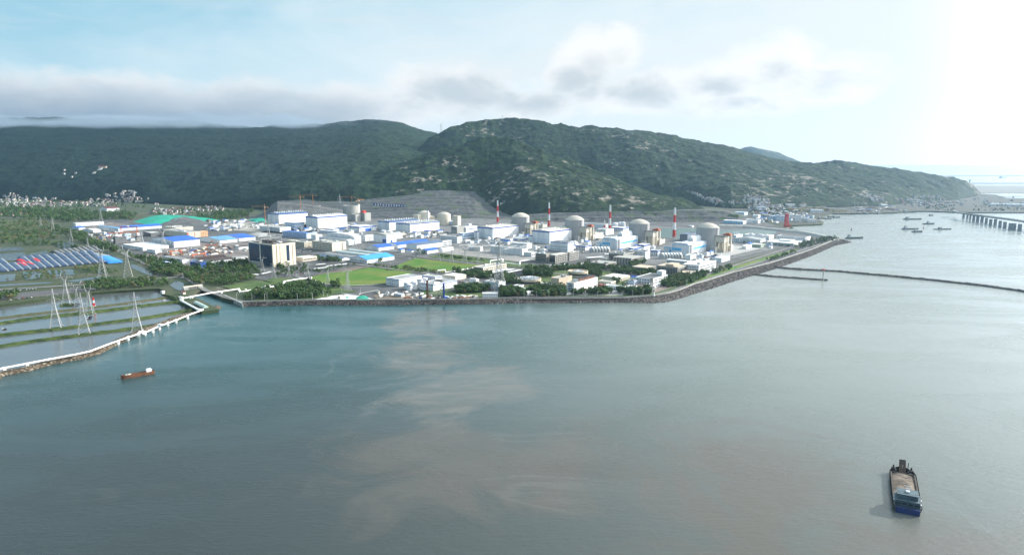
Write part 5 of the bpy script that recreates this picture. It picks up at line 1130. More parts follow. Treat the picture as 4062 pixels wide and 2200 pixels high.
root = empty('viaduct', (a.x, a.y, 0)); tag(root, 'low far viaduct across the strait at the right edge', 'bridge'); s = MB(); s.box(-50, 1400, -6, 6, 9, 12); s.build('deck', M_grey, root)
for k in range(14): s = MB(); s.box(40+80*k, 46+80*k, -3, 3, -2, 9); s.build('pier', M_grey, root)

# ------------------------------------------------------------------ boats
def hull_mesh(s, L_, W_, D_, bow=.18, mi=0, sheer=.5, n=14):
    secs = []
    for i in range(n+1):
        f = i/n; x = -L_/2+L_*f; w_ = W_/2*(1 if f < 1-bow else math.sqrt(max(0, 1-((f-1+bow)/bow)**2))*.98+.02)
        if f < .06: w_ *= .85+2.5*f
        zt = D_+sheer*max(0, (f-.7)/.3)**2*D_+sheer*.3*max(0, (.15-f)/.15)*D_; secs.append([(x, -w_, zt), (x-.0, -w_*.86, -1.2), (x, w_*.86, -1.2), (x, w_, zt)])
    vs = [v for q in secs for v in q]; fs = []
    for i in range(n):
        for k in range(3): fs.append((4*i+k, 4*i+k+1, 4*i+k+5, 4*i+k+4))
    fs.append((3,2,1,0)); fs.append((4*n, 4*n+1, 4*n+2, 4*n+3)); s.add(vs, fs, mi)
    return secs
def boat(pa, pb, label, hull=None, cab=None, load=None, cabw=.75, cl=.16, ch=6, D_=3, Wk=.2, ramp=False, group=None, mastk=1, cat='cargo boat', name='cargo_boat', cabpos=.1, deckm=None):
    """pa = bow, pb = stern, on the water"""
    d = pa-pb; L_ = d.length; W_ = L_*Wk; c_ = (pa+pb)/2; root = empty(name, (c_.x, c_.y, 0), math.atan2(d.y, d.x)); tag(root, label, cat, group)
    hull = hull or M_black; cab = cab or M_white; s = MB(); hull_mesh(s, L_, W_, D_); s.build('hull', hull, root)
    s = MB(); s.box(-L_*.47, L_*.38, -W_*.44, W_*.44, D_-.9, D_-.6); s.build('deck', deckm or M_dgrey, root)
    s = MB(); s.box(-L_*.25, L_*.34, -W_*.46, -W_*.4, D_-.5, D_+.6); s.box(-L_*.25, L_*.34, W_*.4, W_*.46, D_-.5, D_+.6); s.box(L_*.33, L_*.34, -W_*.4, W_*.4, D_-.5, D_+.6); s.build('hold_coaming', hull, root)
    if load:
        nx, ny = 24, 8; X, Y = np.meshgrid(np.linspace(-L_*.24, L_*.33, nx), np.linspace(-W_*.39, W_*.39, ny)); Z = D_-.3+1.3*(fbm(X/5, Y/5, 4))*np.clip((1-(abs(Y)/(W_*.39))**3), .1, 1)
        o = grid_obj('sand_load', X, Y, Z, load); o.parent = root
    x0 = -L_*(.5-cabpos); x1 = x0+L_*cl; w_ = W_*cabw/2
    s = MB(); s.box(x0, x1, -w_, w_, D_-.6, D_+ch*.55); s.box(x0-.4, x1+.4, -w_-.4, w_+.4, D_+ch*.55, D_+ch*.55+.2); cb = s.build('cabin', cab, root)
    s = MB(); s.box(x0+L_*.03, x1-.6, -w_*.8, w_*.8, D_+ch*.55+.2, D_+ch); s.box(x0+L_*.03-.3, x1-.2, -w_*.88, w_*.88, D_+ch, D_+ch+.2); s.build('wheelhouse', cab, root)
    for k in range(4): inst('window', win_mesh(M_glass), cb, (x0-.05, w_*(-.75+.5*k), D_+ch*.2), 0, (.3, w_*.3, ch*.16))
    for k in range(4): inst('window', win_mesh(M_glass), cb, (x1+.05, w_*(-.75+.5*k), D_+ch*.2), 0, (.3, w_*.3, ch*.16))
    if mastk: s = MB(); s.bar((x1-1, 0, D_+ch), (x1-1, 0, D_+ch+4*mastk), .14); s.bar((L_*.42, 0, D_), (L_*.42, 0, D_+4*mastk), .14); s.bar((x1-1, -2, D_+ch+2.5*mastk), (x1-1, 2, D_+ch+2.5*mastk), .1); s.build('mast', M_white, root)
    return root, L_, W_, D_
r, L_, W_, D_ = boat(G(3577, 1856, 2.5), G(3601, 2022, 2.5), 'large sand barge with a raised bow ramp and blue stern, lower right', load=M_sand, hull=mat('black_hull', (.03,.03,.03), (.06,.045,.035), .4, .7), cab=mat('blue_grey_paint', (.075,.12,.145), (.045,.07,.09), .3, .6), cl=.17, ch=6.5, D_=2.8, Wk=.25, cabw=.82, cat='sand barge', name='sand_barge', cabpos=.05)
s = MB(); s.add([(L_*.37,-W_*.13,D_),(L_*.37,W_*.13,D_),(L_*.5,W_*.12,D_+5.8),(L_*.5,-W_*.12,D_+5.8),(L_*.38,-W_*.13,D_-.6),(L_*.38,W_*.13,D_-.6),(L_*.51,W_*.12,D_+5.2),(L_*.51,-W_*.12,D_+5.2)], [(0,1,2,3),(7,6,5,4),(0,3,7,4),(1,5,6,2),(3,2,6,7)]); s.build('bow_ramp', mat('dark_rust', (.07,.045,.035), (.045,.032,.028), .3, .85), r)
s = MB(); s.box(-L_*.503, -L_*.485, -W_*.4, W_*.4, -.2, D_+.6); s.build('stern_plate', M_hullb, r)
for sy in (-1, 1): s = MB(); s.bar((L_*.43, sy*W_*.33, D_), (L_*.43, sy*W_*.33, D_+3), .5, n=8); s.box(L_*.4, L_*.45, sy*W_*.33-1.2, sy*W_*.33+1.2, D_, D_+1.2); s.build('winch', M_black, r)
s = MB(); s.bar((L_*.42, -W_*.2, D_), (L_*.42, -W_*.2, D_+6), .3); s.build('bow_post', M_black, r)
s = MB()
for k in range(9): s.bar((-L_*(.3+.02*k), -W_*.44, D_), (-L_*(.3+.02*k), -W_*.44, D_+1.2), .07); s.bar((-L_*(.3+.02*k), W_*.44, D_), (-L_*(.3+.02*k), W_*.44, D_+1.2), .07)
for sy in (-1, 1): s.bar((-L_*.3, sy*W_*.44, D_+1.2), (-L_*.47, sy*W_*.44, D_+1.2), .08)
s.build('railing', M_steel, r)
s = MB(); s.box(-L_*.30, -L_*.285, -W_*.42, W_*.42, D_-.4, D_+1.6); s.build('bulkhead', M_black, r)
for k, (fx_, fy_) in enumerate(((-.34,.44),(-.4,.44),(-.34,-.44),(-.43,-.42),(-.31,.3))): s = MB(); s.bar((L_*fx_-.8, W_*fy_, D_+2.2), (L_*fx_+.8, W_*fy_, D_+2.2), .55, n=8); s.build('life_raft', M_white, r)
s = MB(); s.box(-L_*.37, -L_*.34, -1, 1, D_+6.6, D_+7.6); s.bar((-L_*.35,0,D_+7.6), (-L_*.35,0,D_+10), .15); s.bar((-L_*.35,-1.5,D_+9), (-L_*.35,1.5,D_+9), .12); s.build('radar_stand', M_white, r)
s = MB(); s.box(-L_*.483, -L_*.46, -W_*.36, W_*.36, D_-.5, D_+.1); s.build('aft_deck', M_black, r)
rr_ = random.Random(4)
for k in range(14): s = MB(); s.box(0, rr_.uniform(.6,2.2), 0, rr_.uniform(.6,1.6), 0, rr_.uniform(.4,1.2)); o = s.build('deck_gear', rr_.choice([M_rust, M_black, M_dgrey, M_steel]), r); o.location = (L_*rr_.uniform(.36,.46), W_*rr_.uniform(-.38,.3), D_-.6)
r, L_, W_, D_ = boat(G(480, 1502, .5), G(612, 1477, .5), 'rusty brown sand barge with a white cabin, on the water at lower left', hull=M_rust, cab=M_white, cl=.16, ch=2.6, D_=2.8, Wk=.15, cabw=.6, cat='sand barge', name='sand_barge', deckm=M_rust, mastk=0, cabpos=.08)
s = MB(); s.box(L_*.2, L_*.36, -W_*.2, W_*.2, D_, D_+1); s.build('hatch', M_cream, r); s = MB(); s.bar((L_*.3, W_*.2, D_), (L_*.3, W_*.2, D_+2.5), .2); s.build('bollard', M_black, r)
M_hg = mat('grey_hull', (.07,.085,.09), (.05,.06,.065), .2, .6)
for (z, xa, xb, y, lb, k) in [
 ('H',1558,1306,900,'dark freighter heading right off the breakwater corner',w(ch=9)), ('I',605,335,892,'long freighter with a stern cabin, rearmost of the anchored group',w(ch=8,load=M_sand)),
 ('I',800,628,964,'small tug like boat with a central white cabin, middle of the anchored group',w(ch=8,cabpos=.35)), ('I',555,308,1044,'dark freighter, left one of the anchored group',w(ch=9)),
 ('I',618,458,1084,'small workboat with a white cabin in front of the left freighter',w(ch=6,cabpos=.2)), ('I',1062,798,1044,'low long barge at the right of the anchored group',w(ch=6,cabpos=.25,D_=2)),
 ('I',782,720,832,'tiny boat alone nearest the far shore',w(ch=4)), ('H',1220,1120,598,'moored boat at the outer end of the jetty cluster',w(ch=5)), ('H',1130,1040,590,'moored boat in the middle of the jetty cluster',w(ch=5)),
 ('H',1100,1000,620,'moored boat nearest the pier wall',w(ch=5)), ('H',1000,900,615,'moored boat tucked beside the peninsula',w(ch=5)), ('H',1445,1380,545,'small moored boat left of the shipyard quay',w(ch=4)),
 ('H',1690,1590,548,'workboat moored at the shipyard quay',w(ch=6)), ('H',1840,1760,542,'workboat at the right end of the shipyard quay',w(ch=5)), ('H',1600,1500,540,'low lighter moored along the shipyard quay',w(ch=4)),
 ('I',530,240,785,'grey dredger moored at the far shore',w(ch=8,cabpos=.3)), ('I',380,250,775,'grey lighter moored behind the dredger',w(ch=6)), ('I',1115,1020,262,'faint freighter near the horizon, left one',w(ch=14,hull=M_hg)), ('I',1895,1812,250,'faint freighter near the horizon, right one',w(ch=14,hull=M_hg))]:
    p = P(z, xa, y, 0); q = P(z, xb, y+4, 0); k.setdefault('hull', M_hg)
    if zy(z, y) < 760: k['D_'] = 7
    boat(p, q, lb, group='boats at anchor and at the quays', cab=mat('dull_white_paint', (.45,.47,.48), (.38,.4,.41)), Wk=.17, **k)
def buoy(z, x, y, label):
    p = P(z, x, y, 0); root = empty('channel_buoy', p); tag(root, label, 'buoy'); s = MB(); s.lathe([(.01,-.5),(2.2,-.5),(2.2,1.2),(.8,2)], 12); s.build('float', M_black, root); s = MB(); s.lathe([(1,2),(.4,7),(.01,7.5)], 8); s.build('tower', M_red, root)
buoy('H', 1384, 778, 'small dark channel buoy above the freighter'); buoy('I', 633, 1030, 'small channel buoy right of the workboat')
for (x, y) in ((55,778),(1075,650),(1085,628)): boat(P('B', x+28, y, 0), P('B', x-28, y+4, 0), 'small dark skiff floating in the fish ponds', D_=.8, ch=1, cl=.1, Wk=.25, mastk=0, cat='skiff', name='skiff', group='skiffs in the ponds')

# ------------------------------------------------------------------ beacons, towers
def watch_tower(z, x, by, ty, label):
    p = P(z, x, by); h = top_z(p, zy(z, ty)); root = empty('watch_tower', p); tag(root, label, 'watch tower'); r_ = h*.12
    s = MB(); s.lathe([(r_, -1), (r_*.8, h*.6)], 16); s.build('shaft', M_white, root); s = MB(); s.lathe([(r_*.8, h*.6), (r_*1.5, h*.72), (r_*1.5, h*.78)], 16); s.build('balcony', M_cream, root)
    s = MB(); s.lathe([(r_*1.2, h*.78), (r_*1.2, h*.92)], 16); s.build('glazing', M_glass, root); s = MB(); s.lathe([(r_*2.1, h*.92), (.01, h)], 16); s.build('roof', M_grey, root)
watch_tower('M', 1815, 715, 612, 'white round watch tower with a wide cap at the sea wall bend'); watch_tower('H', 1196, 935, 880, 'small white watch tower at the breakwater corner')
p = P('N', 2138, 688, 1); root = empty('beacon_post', p); tag(root, 'slim beacon post at the tip of the short breakwater', 'beacon'); s = MB(); s.bar((0,0,0), (0,0,20), .9, n=8); s.build('post', M_grey, root); s = MB(); s.bar((0,0,19), (0,0,21), 2, n=8); s.build('lantern', M_red, root)
p = P('H', 435, 735, 3); h = top_z(p, zy('H', 556)); root = empty('red_loading_tower', p); tag(root, 'tall red steel loading tower on the pier before the harbour town', 'tower'); s = MB(); lattice(s, h, 11, 7, 7, .8); s.build('frame', M_red, root); s = MB(); s.box(-5, 5, -5, 5, h, h+3); s.box(-7, 7, -4, 4, 0, h*.12); s.build('platform', M_red, root); s = MB(); s.box(5, 12, -8, -4, 0, h*.25); s.build('cab', M_orange, root)
o = mound('pier', [(3112,906),(3128,903),(3136,905)], 22, 4, M_grey, n=20, rough=.2, kind='x'); del o['kind']; tag(o, 'stone pier head under the red loading tower', 'pier')
p = G(3846, 727, 0); h = top_z(p, 713); root = empty('far_tower', p); tag(root, 'thin hazy tower on the distant breakwater', 'tower'); s = MB(); s.bar((0,0,0), (0,0,h), 6, n=8); s.build('shaft', M_grey, root); s = MB(); s.bar((0,0,h*.75), (0,0,h), 14, n=10); s.build('head', M_grey, root)
a = G(3790, 728, 0); b = G(4600, 728, 0); s = MB(); s.box(a.x, b.x, a.y-25, a.y+25, -2, 7); tag(s.build('far_breakwater', M_grey), 'thin straight breakwater line across the far strait', 'breakwater')
a = G(3600, 698, 0); s = MB(); s.box(a.x, a.x+9000, a.y-40, a.y+40, -2, 9); tag(s.build('far_causeway', M_grey), 'faint straight line of a causeway near the horizon', 'causeway')
# far islands
def island(name, pxs, Y, m):
    P_ = np.linspace(pxs[0][0], pxs[-1][0], 90); Z0 = yz(interp(pxs, P_), Y); X = []; YY = []; Z = []
    for j in range(11):
        u = j/10*2-1; yy = Y+u*900; X.append((P_-2031)/F*(Y*CP+100*SP)); YY.append(np.full_like(P_, yy)); Z.append(np.maximum(-5, Z0*(1-u*u))+(fbm(P_/30+j, P_*0+j*2, 3)-.5)*14*(1-abs(u)))
    grid_obj(name, np.array(X), np.array(YY), np.array(Z), m)['kind'] = 'structure'
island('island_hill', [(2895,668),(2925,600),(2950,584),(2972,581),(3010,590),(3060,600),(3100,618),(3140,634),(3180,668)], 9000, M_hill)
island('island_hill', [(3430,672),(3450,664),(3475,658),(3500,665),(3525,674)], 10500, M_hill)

# ------------------------------------------------------------------ slogan on the quarry bench
M_plate = mat('sign_blue', (.015,.045,.16)); M_char = mat('sign_white', (.75,.78,.82))
a = GY(1475, 815, 2640); b = GY(1616, 822, 2640); root = empty('slogan_sign', a, 0); tag(root, 'row of thirteen white characters on blue plates across the quarry face', 'sign')
GL = ['#..|#..|#..|.#.|..#', '###|#..|###|#..|###', '###|#.#|###|#.#|###', '###|#..|##.|#.#|#..', '.#.|###|#.#|#.#|###', '###|#..|##.|##.|.##', '#.#|###|.#.|###|#.#', '###|#..|##.|#..|###', '.#.|###|.##|.#.|###', '.#.|#.#|###|#.#|##.', '#.#|#.#|###|.#.|.##', '.#.|.#.|.##|.#.|#.#', '.##|#.#|.##|##.|.##']
xs = [380,510,648,778,905,1065,1193,1328,1460,1588,1725,1858,2005]
for k, g_ in enumerate(GL):
    p = GY(1450+xs[k]/12.88, 780+(395+(470-395)*(xs[k]-380)/1625)/12.88, 2640)-a
    s = MB(); s.box(p.x-4.6, p.x+4.6, 0, .6, p.z-5, p.z+5); s.build('plate', M_plate, root); s = MB()
    for i, row in enumerate(g_.split('|')):
        for j, c_ in enumerate(row):
            if c_ == '#': s.box(p.x-2.3+j*1.55, p.x-.75+j*1.55, -.4, -.02, p.z+2.2-i*1.5, p.z+3.7-i*1.5)
    s.build('character', M_char, root)
for dx in range(0, 150, 12):
    pass
M_net = M_green
def heap(z, pts, h, m, label, name, cat):
    q = [P(z, x, y) for x, y in pts]; c_ = sum(q, Vector())/len(q); n = 40; rings = 7; X = []; Y = []; Z = []
    t = np.linspace(0, 1, n); k = np.arange(len(q)+1)/len(q); xs_ = np.interp(t, k, [v.x for v in q]+[q[0].x]); ys_ = np.interp(t, k, [v.y for v in q]+[q[0].y])
    for j in range(rings):
        f = 1-j/(rings-1)*.999; X.append(c_.x+(xs_-c_.x)*f); Y.append(c_.y+(ys_-c_.y)*f); Z.append(4+h*(1-f**2)*(.7+.6*fbm(X[-1]/18, Y[-1]/18, 3))+0*xs_)
    o = grid_obj(name, np.array(X), np.array(Y), np.array(Z), m, True); tag(o, label, cat); return o
heap('A', [(1830,625),(2080,545),(2200,535),(2600,545),(3100,600),(2600,640),(2300,655),(2050,665)], 14, M_green, 'large spoil heap under green netting behind the left factories', 'netted_heap', 'spoil heap')
heap('C', [(250,450),(420,400),(560,440),(800,510),(880,535),(560,560),(150,560),(100,520)], 12, M_spoil, 'bare grey spoil heap right of the netted one', 'spoil_heap', 'spoil heap')
heap('C', [(1400,480),(1600,450),(1720,470),(1700,520),(1500,520)], 6, M_green, 'low mound under green netting before the leftmost hall', 'netted_heap', 'spoil heap')
heap('K', [(1310,905),(1330,850),(1400,820),(1500,815),(1560,850),(1595,890),(1560,912),(1420,915)], 3.5, M_green, 'green netted heap on the pale plaza by the sea wall', 'netted_heap', 'spoil heap')
heap('K', [(1120,870),(1180,832),(1245,845),(1200,872)], 2, M_green, 'small green netted patch on the pale plaza', 'netted_heap', 'spoil heap')
heap('C', [(1380,690),(1500,670),(1720,680),(1700,715),(1580,725),(1480,715)], 5, M_apron, 'pale white stone heap in the works yard', 'stone_heap', 'stone heap')
# ------------------------------------------------------------------ small things in numbers
def inpoly(x, y, q):
    c = False; j = len(q)-1
    for i in range(len(q)):
        if (q[i][1] > y) != (q[j][1] > y) and x < (q[j][0]-q[i][0])*(y-q[i][1])/(q[j][1]-q[i][1])+q[i][0]: c = not c
        j = i
    return c
def scatter(z, pts, n, rnd):
    x0, x1 = min(a[0] for a in pts), max(a[0] for a in pts); y0, y1 = min(a[1] for a in pts), max(a[1] for a in pts); out = []; t = 0
    while len(out) < n and t < n*40:
        t += 1; x, y = rnd.uniform(x0, x1), rnd.uniform(y0, y1)
        if inpoly(x, y, pts): out.append((zx(z, x), zy(z, y)))
    return out
# footprints of buildings, so that nothing grows inside them
FP = []
for o in COL.objects:
    if '_a' in o:
        FP.append((o.location.x, o.location.y, math.cos(o.rotation_euler[2]), math.sin(o.rotation_euler[2]), o['_a'], o['_b']))
def free(p, m=2.5):
    for x, y, c, s_, a, b in FP:
        dx, dy = p.x-x, p.y-y; u = dx*c+dy*s_; v = -dx*s_+dy*c
        if -m < u < a+m and -m < v < b+m: return False
    return True
rnd = random.Random(11)
M_wall = mat('weathered_white_wall', (.5,.5,.49), (.3,.3,.3), .02, .85)
# --- village houses
def house_mesh(wall, roof, flat=False, w_=10, d_=8, h=6):
    s = MB()
    s.box(-w_/2, w_/2, -d_/2, d_/2, -4, h, 0)
    if flat: s.box(-w_/2-.2, w_/2+.2, -d_/2-.2, d_/2+.2, h, h+.7, 1)
    else:
        e = .5; s.add([(-w_/2-e,-d_/2-e,h),(w_/2+e,-d_/2-e,h),(w_/2+e,d_/2+e,h),(-w_/2-e,d_/2+e,h),(-w_/2-e,0,h+2.4),(w_/2+e,0,h+2.4)], [(0,1,5,4),(2,3,4,5),(1,2,5),(3,0,4)], 1)
    for k in (-1, 0, 1):
        for zz in (1, 3.8): s.box(k*w_/3.2-.8, k*w_/3.2+.8, -d_/2-.1, -d_/2, zz, zz+1.5, 2)
    me = bpy.data.meshes.new('village_house'); me.from_pydata(s.v, [], s.f)
    for m in (wall, roof, M_glass): me.materials.append(m)
    me.polygons.foreach_set('material_index', s.m); return me
HV = [(house_mesh(M_wall, M_roofr), 'white house with a maroon gable roof'), (house_mesh(M_wall, M_roofg), 'white house with a grey gable roof'), (house_mesh(M_wall, M_roofw, True), 'white house with a flat pale roof'),
      (house_mesh(M_cream, M_roofr, w_=13), 'long cream house with a maroon roof'), (house_mesh(M_wall, M_wall, True, 8, 8, 9), 'tall narrow white house'), (house_mesh(M_grey, M_roofg, w_=12, h=4), 'low grey house with a grey roof'),
      (house_mesh(M_wall, M_roofm, w_=16, d_=11), 'broad white shed with a slate blue roof')]
HS = []
def houses(z, pts, n, where, grp, wts, sc=(.8, 1.3)):
    for x, y in scatter(z, pts, n, rnd):
        k = rnd.choices(range(len(HV)), wts)[0]; p = land_point(x, y)
        HS.append((p, k, rnd.choice([0, .2, -.3, .9, 1.6])+rnd.uniform(-.15, .15), (rnd.uniform(*sc), rnd.uniform(*sc), rnd.uniform(.8, 1.2)), where, grp))
wl = (5, 3, 2, 3, 1, 5, 1); g_ = 'village houses below the left hills'; wh = 'in the village below the left hills'
houses('A', [(30,270),(180,235),(300,290),(560,300),(700,310),(900,330),(1000,360),(980,400),(700,430),(450,430),(200,440),(60,420),(0,340)], 170, wh, g_, wl, (.6,1.0))
houses('A', [(1000,350),(1180,330),(1420,320),(1640,340),(1700,360),(1500,410),(1250,410),(1020,390)], 85, wh, g_, wl, (.6,1.0))
houses('A', [(1420,250),(1600,240),(1750,200),(1900,215),(1950,300),(2060,325),(1950,370),(1700,360),(1680,300),(1500,290)], 71, wh, g_, wl, (.6,1.0))
houses('A', [(-30,500),(300,510),(320,545),(-30,550)], 27, wh, g_, wl, (.6,1.0))
houses('C', [(0,330),(240,330),(560,310),(620,330),(620,395),(440,410),(0,410)], 93, wh, g_, wl, (.6,1.0))
houses('C', [(640,310),(800,290),(1050,295),(1040,350),(860,370),(660,360)], 40, wh, g_, wl, (.6,1.0))
houses('C', [(820,445),(980,445),(980,480),(830,475)], 8, wh, g_, wl, (.6,1.0))
houses('A', [(2080,380),(2180,375),(2190,395),(2090,395)], 5, wh, g_, wl, (.6,1.0))
houses('S', [(220,690),(250,672),(460,720),(470,740),(380,745)], 4, 'alone on the wooded slope of the left hill', 'lone houses on the left slope', wl)
wr = (2, 3, 5, 1, 3, 3, 1); g_ = 'town houses below the right hills'; wh = 'in the harbour town below the right hills'
houses('G', [(830,80),(920,85),(1080,170),(1250,175),(1350,240),(1300,280),(1200,250),(1000,160)], 54, wh, g_, wr, (.6,.9))
houses('G', [(1670,120),(1800,140),(2000,200),(2060,270),(1900,270),(1640,270),(1420,280),(1430,220),(1640,240)], 76, wh, g_, wr, (.6,.9))
houses('G', [(1700,290),(2203,280),(2203,440),(1950,440),(1750,400)], 72, wh, g_, wr, (.8,1.4))
houses('H', [(-30,330),(200,400),(220,440),(700,440),(600,520),(300,560),(-30,480)], 96, wh, g_, wr, (.8,1.4))
houses('H', [(1470,280),(1650,270),(1850,320),(1840,370),(1700,370),(1600,310)], 41, wh, g_, wr, (.8,1.2))
houses('I', [(260,580),(500,560),(850,530),(950,600),(1100,640),(1100,690),(600,700),(260,660)], 72, wh, g_, wr, (.9,1.5))
houses('I', [(1130,590),(1500,560),(1900,600),(2200,620),(2200,660),(1500,660),(1150,690)], 19, wh, g_, wr, (1,1.6))
def put_many(items, limit, single, name, far_name):
    """the nearest as single objects, the rest as one mesh"""
    items.sort(key=lambda q: q[0].length-400*max(q[3])); V = []; Fc = []; Mi = []; mats = []; o_ = 0
    for it in items[:limit]: single(it)
    for p, me, rz, sc, *_ in items[limit:]:
        me = me if not isinstance(me, int) else HV[me][0]; c_, s_ = math.cos(rz), math.sin(rz)
        for v in me.vertices: x, y, z_ = v.co.x*sc[0], v.co.y*sc[1], v.co.z*sc[2]; V.append((p.x+x*c_-y*s_, p.y+x*s_+y*c_, p.z+z_))
        for f_ in me.polygons:
            Fc.append(tuple(i+o_ for i in f_.vertices)); m = me.materials[f_.material_index]
            if m not in mats: mats.append(m)
            Mi.append(mats.index(m))
        o_ = len(V)
    if V:
        me = bpy.data.meshes.new(far_name); me.from_pydata(V, [], Fc)
        for m in mats: me.materials.append(m)
        me.polygons.foreach_set('material_index', Mi); o = bpy.data.objects.new(far_name, me); COL.objects.link(o); o['kind'] = 'stuff'
def one_house(it): p, k, rz, sc, where, grp = it; tag(inst('village_house', HV[k][0], None, p, rz, sc), HV[k][1]+' '+where, 'house', grp)
put_many(HS, 290, one_house, 'village_house', 'distant_houses')
# --- larger blocks of the harbour town
def block(z, x, by, xr, ty, label, wall, roof, rows=4, d_=14, rz=0.0, grp=None, name='apartment_block', cat='apartment block'):
    p = land_point(zx(z, x), zy(z, by)); q = (zx(z, xr)-zx(z, x))/F*(p.y*CP+(H-p.z)*SP); h = top_z(p, zy(z, ty)); root = empty(name, p, rz); tag(root, label, cat, grp)
    s = MB(); s.box(0, q, 0, d_, -4, h); s.build('wall', wall, root); s = MB(); s.box(-.4, q+.4, -.4, d_+.4, h, h+1.2); s.build('roof', roof, root)
    c_ = max(3, int(q/7))
    for r_ in range(rows):
        for k in range(min(c_, 12)): inst('window', win_mesh(M_glass), root, (q*(k+.5)/min(c_, 12), -.05, h*(r_+.35)/rows), 0, (q/min(c_, 12)*.45, .3, h/rows*.4))
M_ochre = mat('ochre_wall', (.55,.46,.28), (.48,.4,.25), .05)
for i, (x, y, xr, t) in enumerate([(455,490,520,455),(520,495,600,458),(605,500,680,462),(700,512,790,475),(640,470,720,440),(740,478,820,445),(800,515,900,480),(850,485,940,450),(900,520,985,488),(985,500,1070,462),(950,470,1020,440),(1060,505,1150,470),(1130,522,1225,485),(1228,518,1318,480)]):
    block('H', x, y, xr, t, ORD[i]+' ochre apartment block, counted from the left along the harbour', M_ochre, M_roofg, grp='ochre apartment blocks by the harbour')
for a in [('H',463,640,523,562,'white tower block right of the red loading tower',M_white,M_roofw),('H',585,655,653,567,'white tower block, rightmost of the two on the peninsula',M_white,M_roofw),('H',200,640,290,580,'pale blue factory left of the red loading tower',M_skyw,M_skyw),
          ('H',295,650,345,565,'tall pale blue silo block beside the red loading tower',M_skyw,M_skyw),('H',345,650,415,575,'pale blue block just left of the red loading tower',M_skyw,M_roofw),('H',690,640,775,605,'pale blue shed on the peninsula',M_skyw,M_roofw),
          ('H',755,665,880,630,'long white waterfront building at the peninsula tip',M_white,M_roofw),('H',800,525,975,490,'large white and blue shed on the quay',M_white,M_skyw),('H',440,430,565,405,'white block at the foot of the right hill',M_white,M_roofw),
          ('H',0,480,150,445,'long white warehouse at the back of the town',M_white,M_skyw),('H',1815,430,1915,408,'long white roofed shed by the shipyard',M_white,M_white),('I',0,690,80,672,'low white shed by the far shore',M_white,M_white),
          ('G',2040,500,2203,430,'pale blue waterworks above the lagoon',M_skyw,M_skyw),('G',1855,330,1995,302,'long white roofed workshop in the upper town',M_white,M_skyw)]: block(*a, rows=3, name='town_building', cat='building')
for i in range(9):
    p = land_point(zx('I', 1750+75*i), zy('I', 680+1.5*i)); root = empty('white_arched_shed', p); tag(root, ORD[i]+' white arched shed from the left in the bright far row', 'shed', 'white arched sheds'); inst('roof', gh_mesh(M_white), root, (0,0,0), math.pi/2*0, (26, 30, 10))
block('E', 1775, 290, 1920, 243, 'white walled compound on the quarry shoulder', M_cream, M_roofw, rows=2, name='walled_compound', cat='building')
# hillside temple with stairs and cleared terraces
p = land_point(405, 668); root = empty('hillside_temple', p); tag(root, 'pale temple with a broad white stairway on the left hillside', 'temple')
s = MB(); s.box(-22, 22, 0, 16, -6, 9); s.build('wall', M_beige, root); s = MB(); s.add([(-26,-3,9),(26,-3,9),(26,19,9),(-26,19,9),(-14,8,15),(14,8,15)], [(0,1,5,4),(1,2,5),(2,3,4,5),(3,0,4)]); s.build('roof', M_roofr, root)
s = MB()
q = land_point(412, 690)-p
for k in range(12): f = k/12; s.box(-8, 8, q.y*f-4, q.y*f+.5, q.z*f-8, q.z*f+2.5)
s.build('stairway', M_roofw, root)
# --- small service buildings between the large ones
def hut_mesh(wall, roof, kind):
    s = MB(); s.box(-6, 6, -4, 4, -.5, 4, 0)
    if kind: s.add([(-6.4,-4.4,4),(6.4,-4.4,4),(6.4,4.4,4),(-6.4,4.4,4),(-6.4,0,5.4),(6.4,0,5.4)], [(0,1,5,4),(2,3,4,5),(1,2,5),(3,0,4)], 1)
    else: s.box(-6.2, 6.2, -4.2, 4.2, 4, 4.5, 1); s.box(-3, 0, -2, 1, 4.5, 5.6, 1)
    for k in range(5): s.box(-5+k*2.2, -4+k*2.2, -4.1, -4, 1.4, 2.8, 2)
    me = bpy.data.meshes.new('service_hut'); me.from_pydata(s.v, [], s.f)
    for m in (wall, roof, M_glass): me.materials.append(m)
    me.polygons.foreach_set('material_index', s.m); return me
HM = [(hut_mesh(M_white, M_roofw, 0), 'white flat roofed'), (hut_mesh(M_white, M_roofb, 1), 'white blue roofed'), (hut_mesh(M_skyw, M_roofg, 0), 'pale blue grey roofed'), (hut_mesh(M_grey, M_roofd, 0), 'grey dark roofed'), (hut_mesh(M_cream, M_roofg, 1), 'cream gabled')]
def huts(z, pts, n, where, wts=(5,2,3,2,1), sc=(.7,1.6)):
    for x, y in scatter(z, pts, n, rnd):
        p = G(x, y, 4.9)
        if not free(p, 7): continue
        k = rnd.choices(range(5), wts)[0]; a, b = rnd.uniform(*sc), rnd.uniform(*sc); o = inst('service_hut', HM[k][0], None, p, U+rnd.choice([0, math.pi/2]), (a, b, rnd.uniform(.8, 1.9))); tag(o, HM[k][1]+' service hut '+where, 'hut', 'service huts '+where)
        FP.append((p.x-5, p.y-5, 1, 0, 10, 10))
huts('D', [(0,560),(230,540),(950,640),(1500,700),(1400,760),(450,640),(0,620)], 34, 'between the offices left of the centre')
huts('D', [(1350,540),(1500,560),(1800,660),(1500,700),(1000,560)], 16, 'behind the white workshop')
huts('E', [(0,640),(500,690),(900,650),(1050,720),(900,760),(300,740)], 28, 'in front of the windowless hall')
huts('E', [(1180,700),(1450,770),(1950,740),(2203,700),(2203,830),(1600,850),(1250,820)], 34, 'in front of the hall before the first large dome')
huts('F', [(0,730),(350,830),(650,870),(1100,800),(1350,900),(1300,950),(1000,900),(600,960),(200,900)], 34, 'below the second vented hall')
huts('F', [(1050,780),(1300,720),(1450,700),(1350,800),(1150,860)], 10, 'between the second and third large domes')
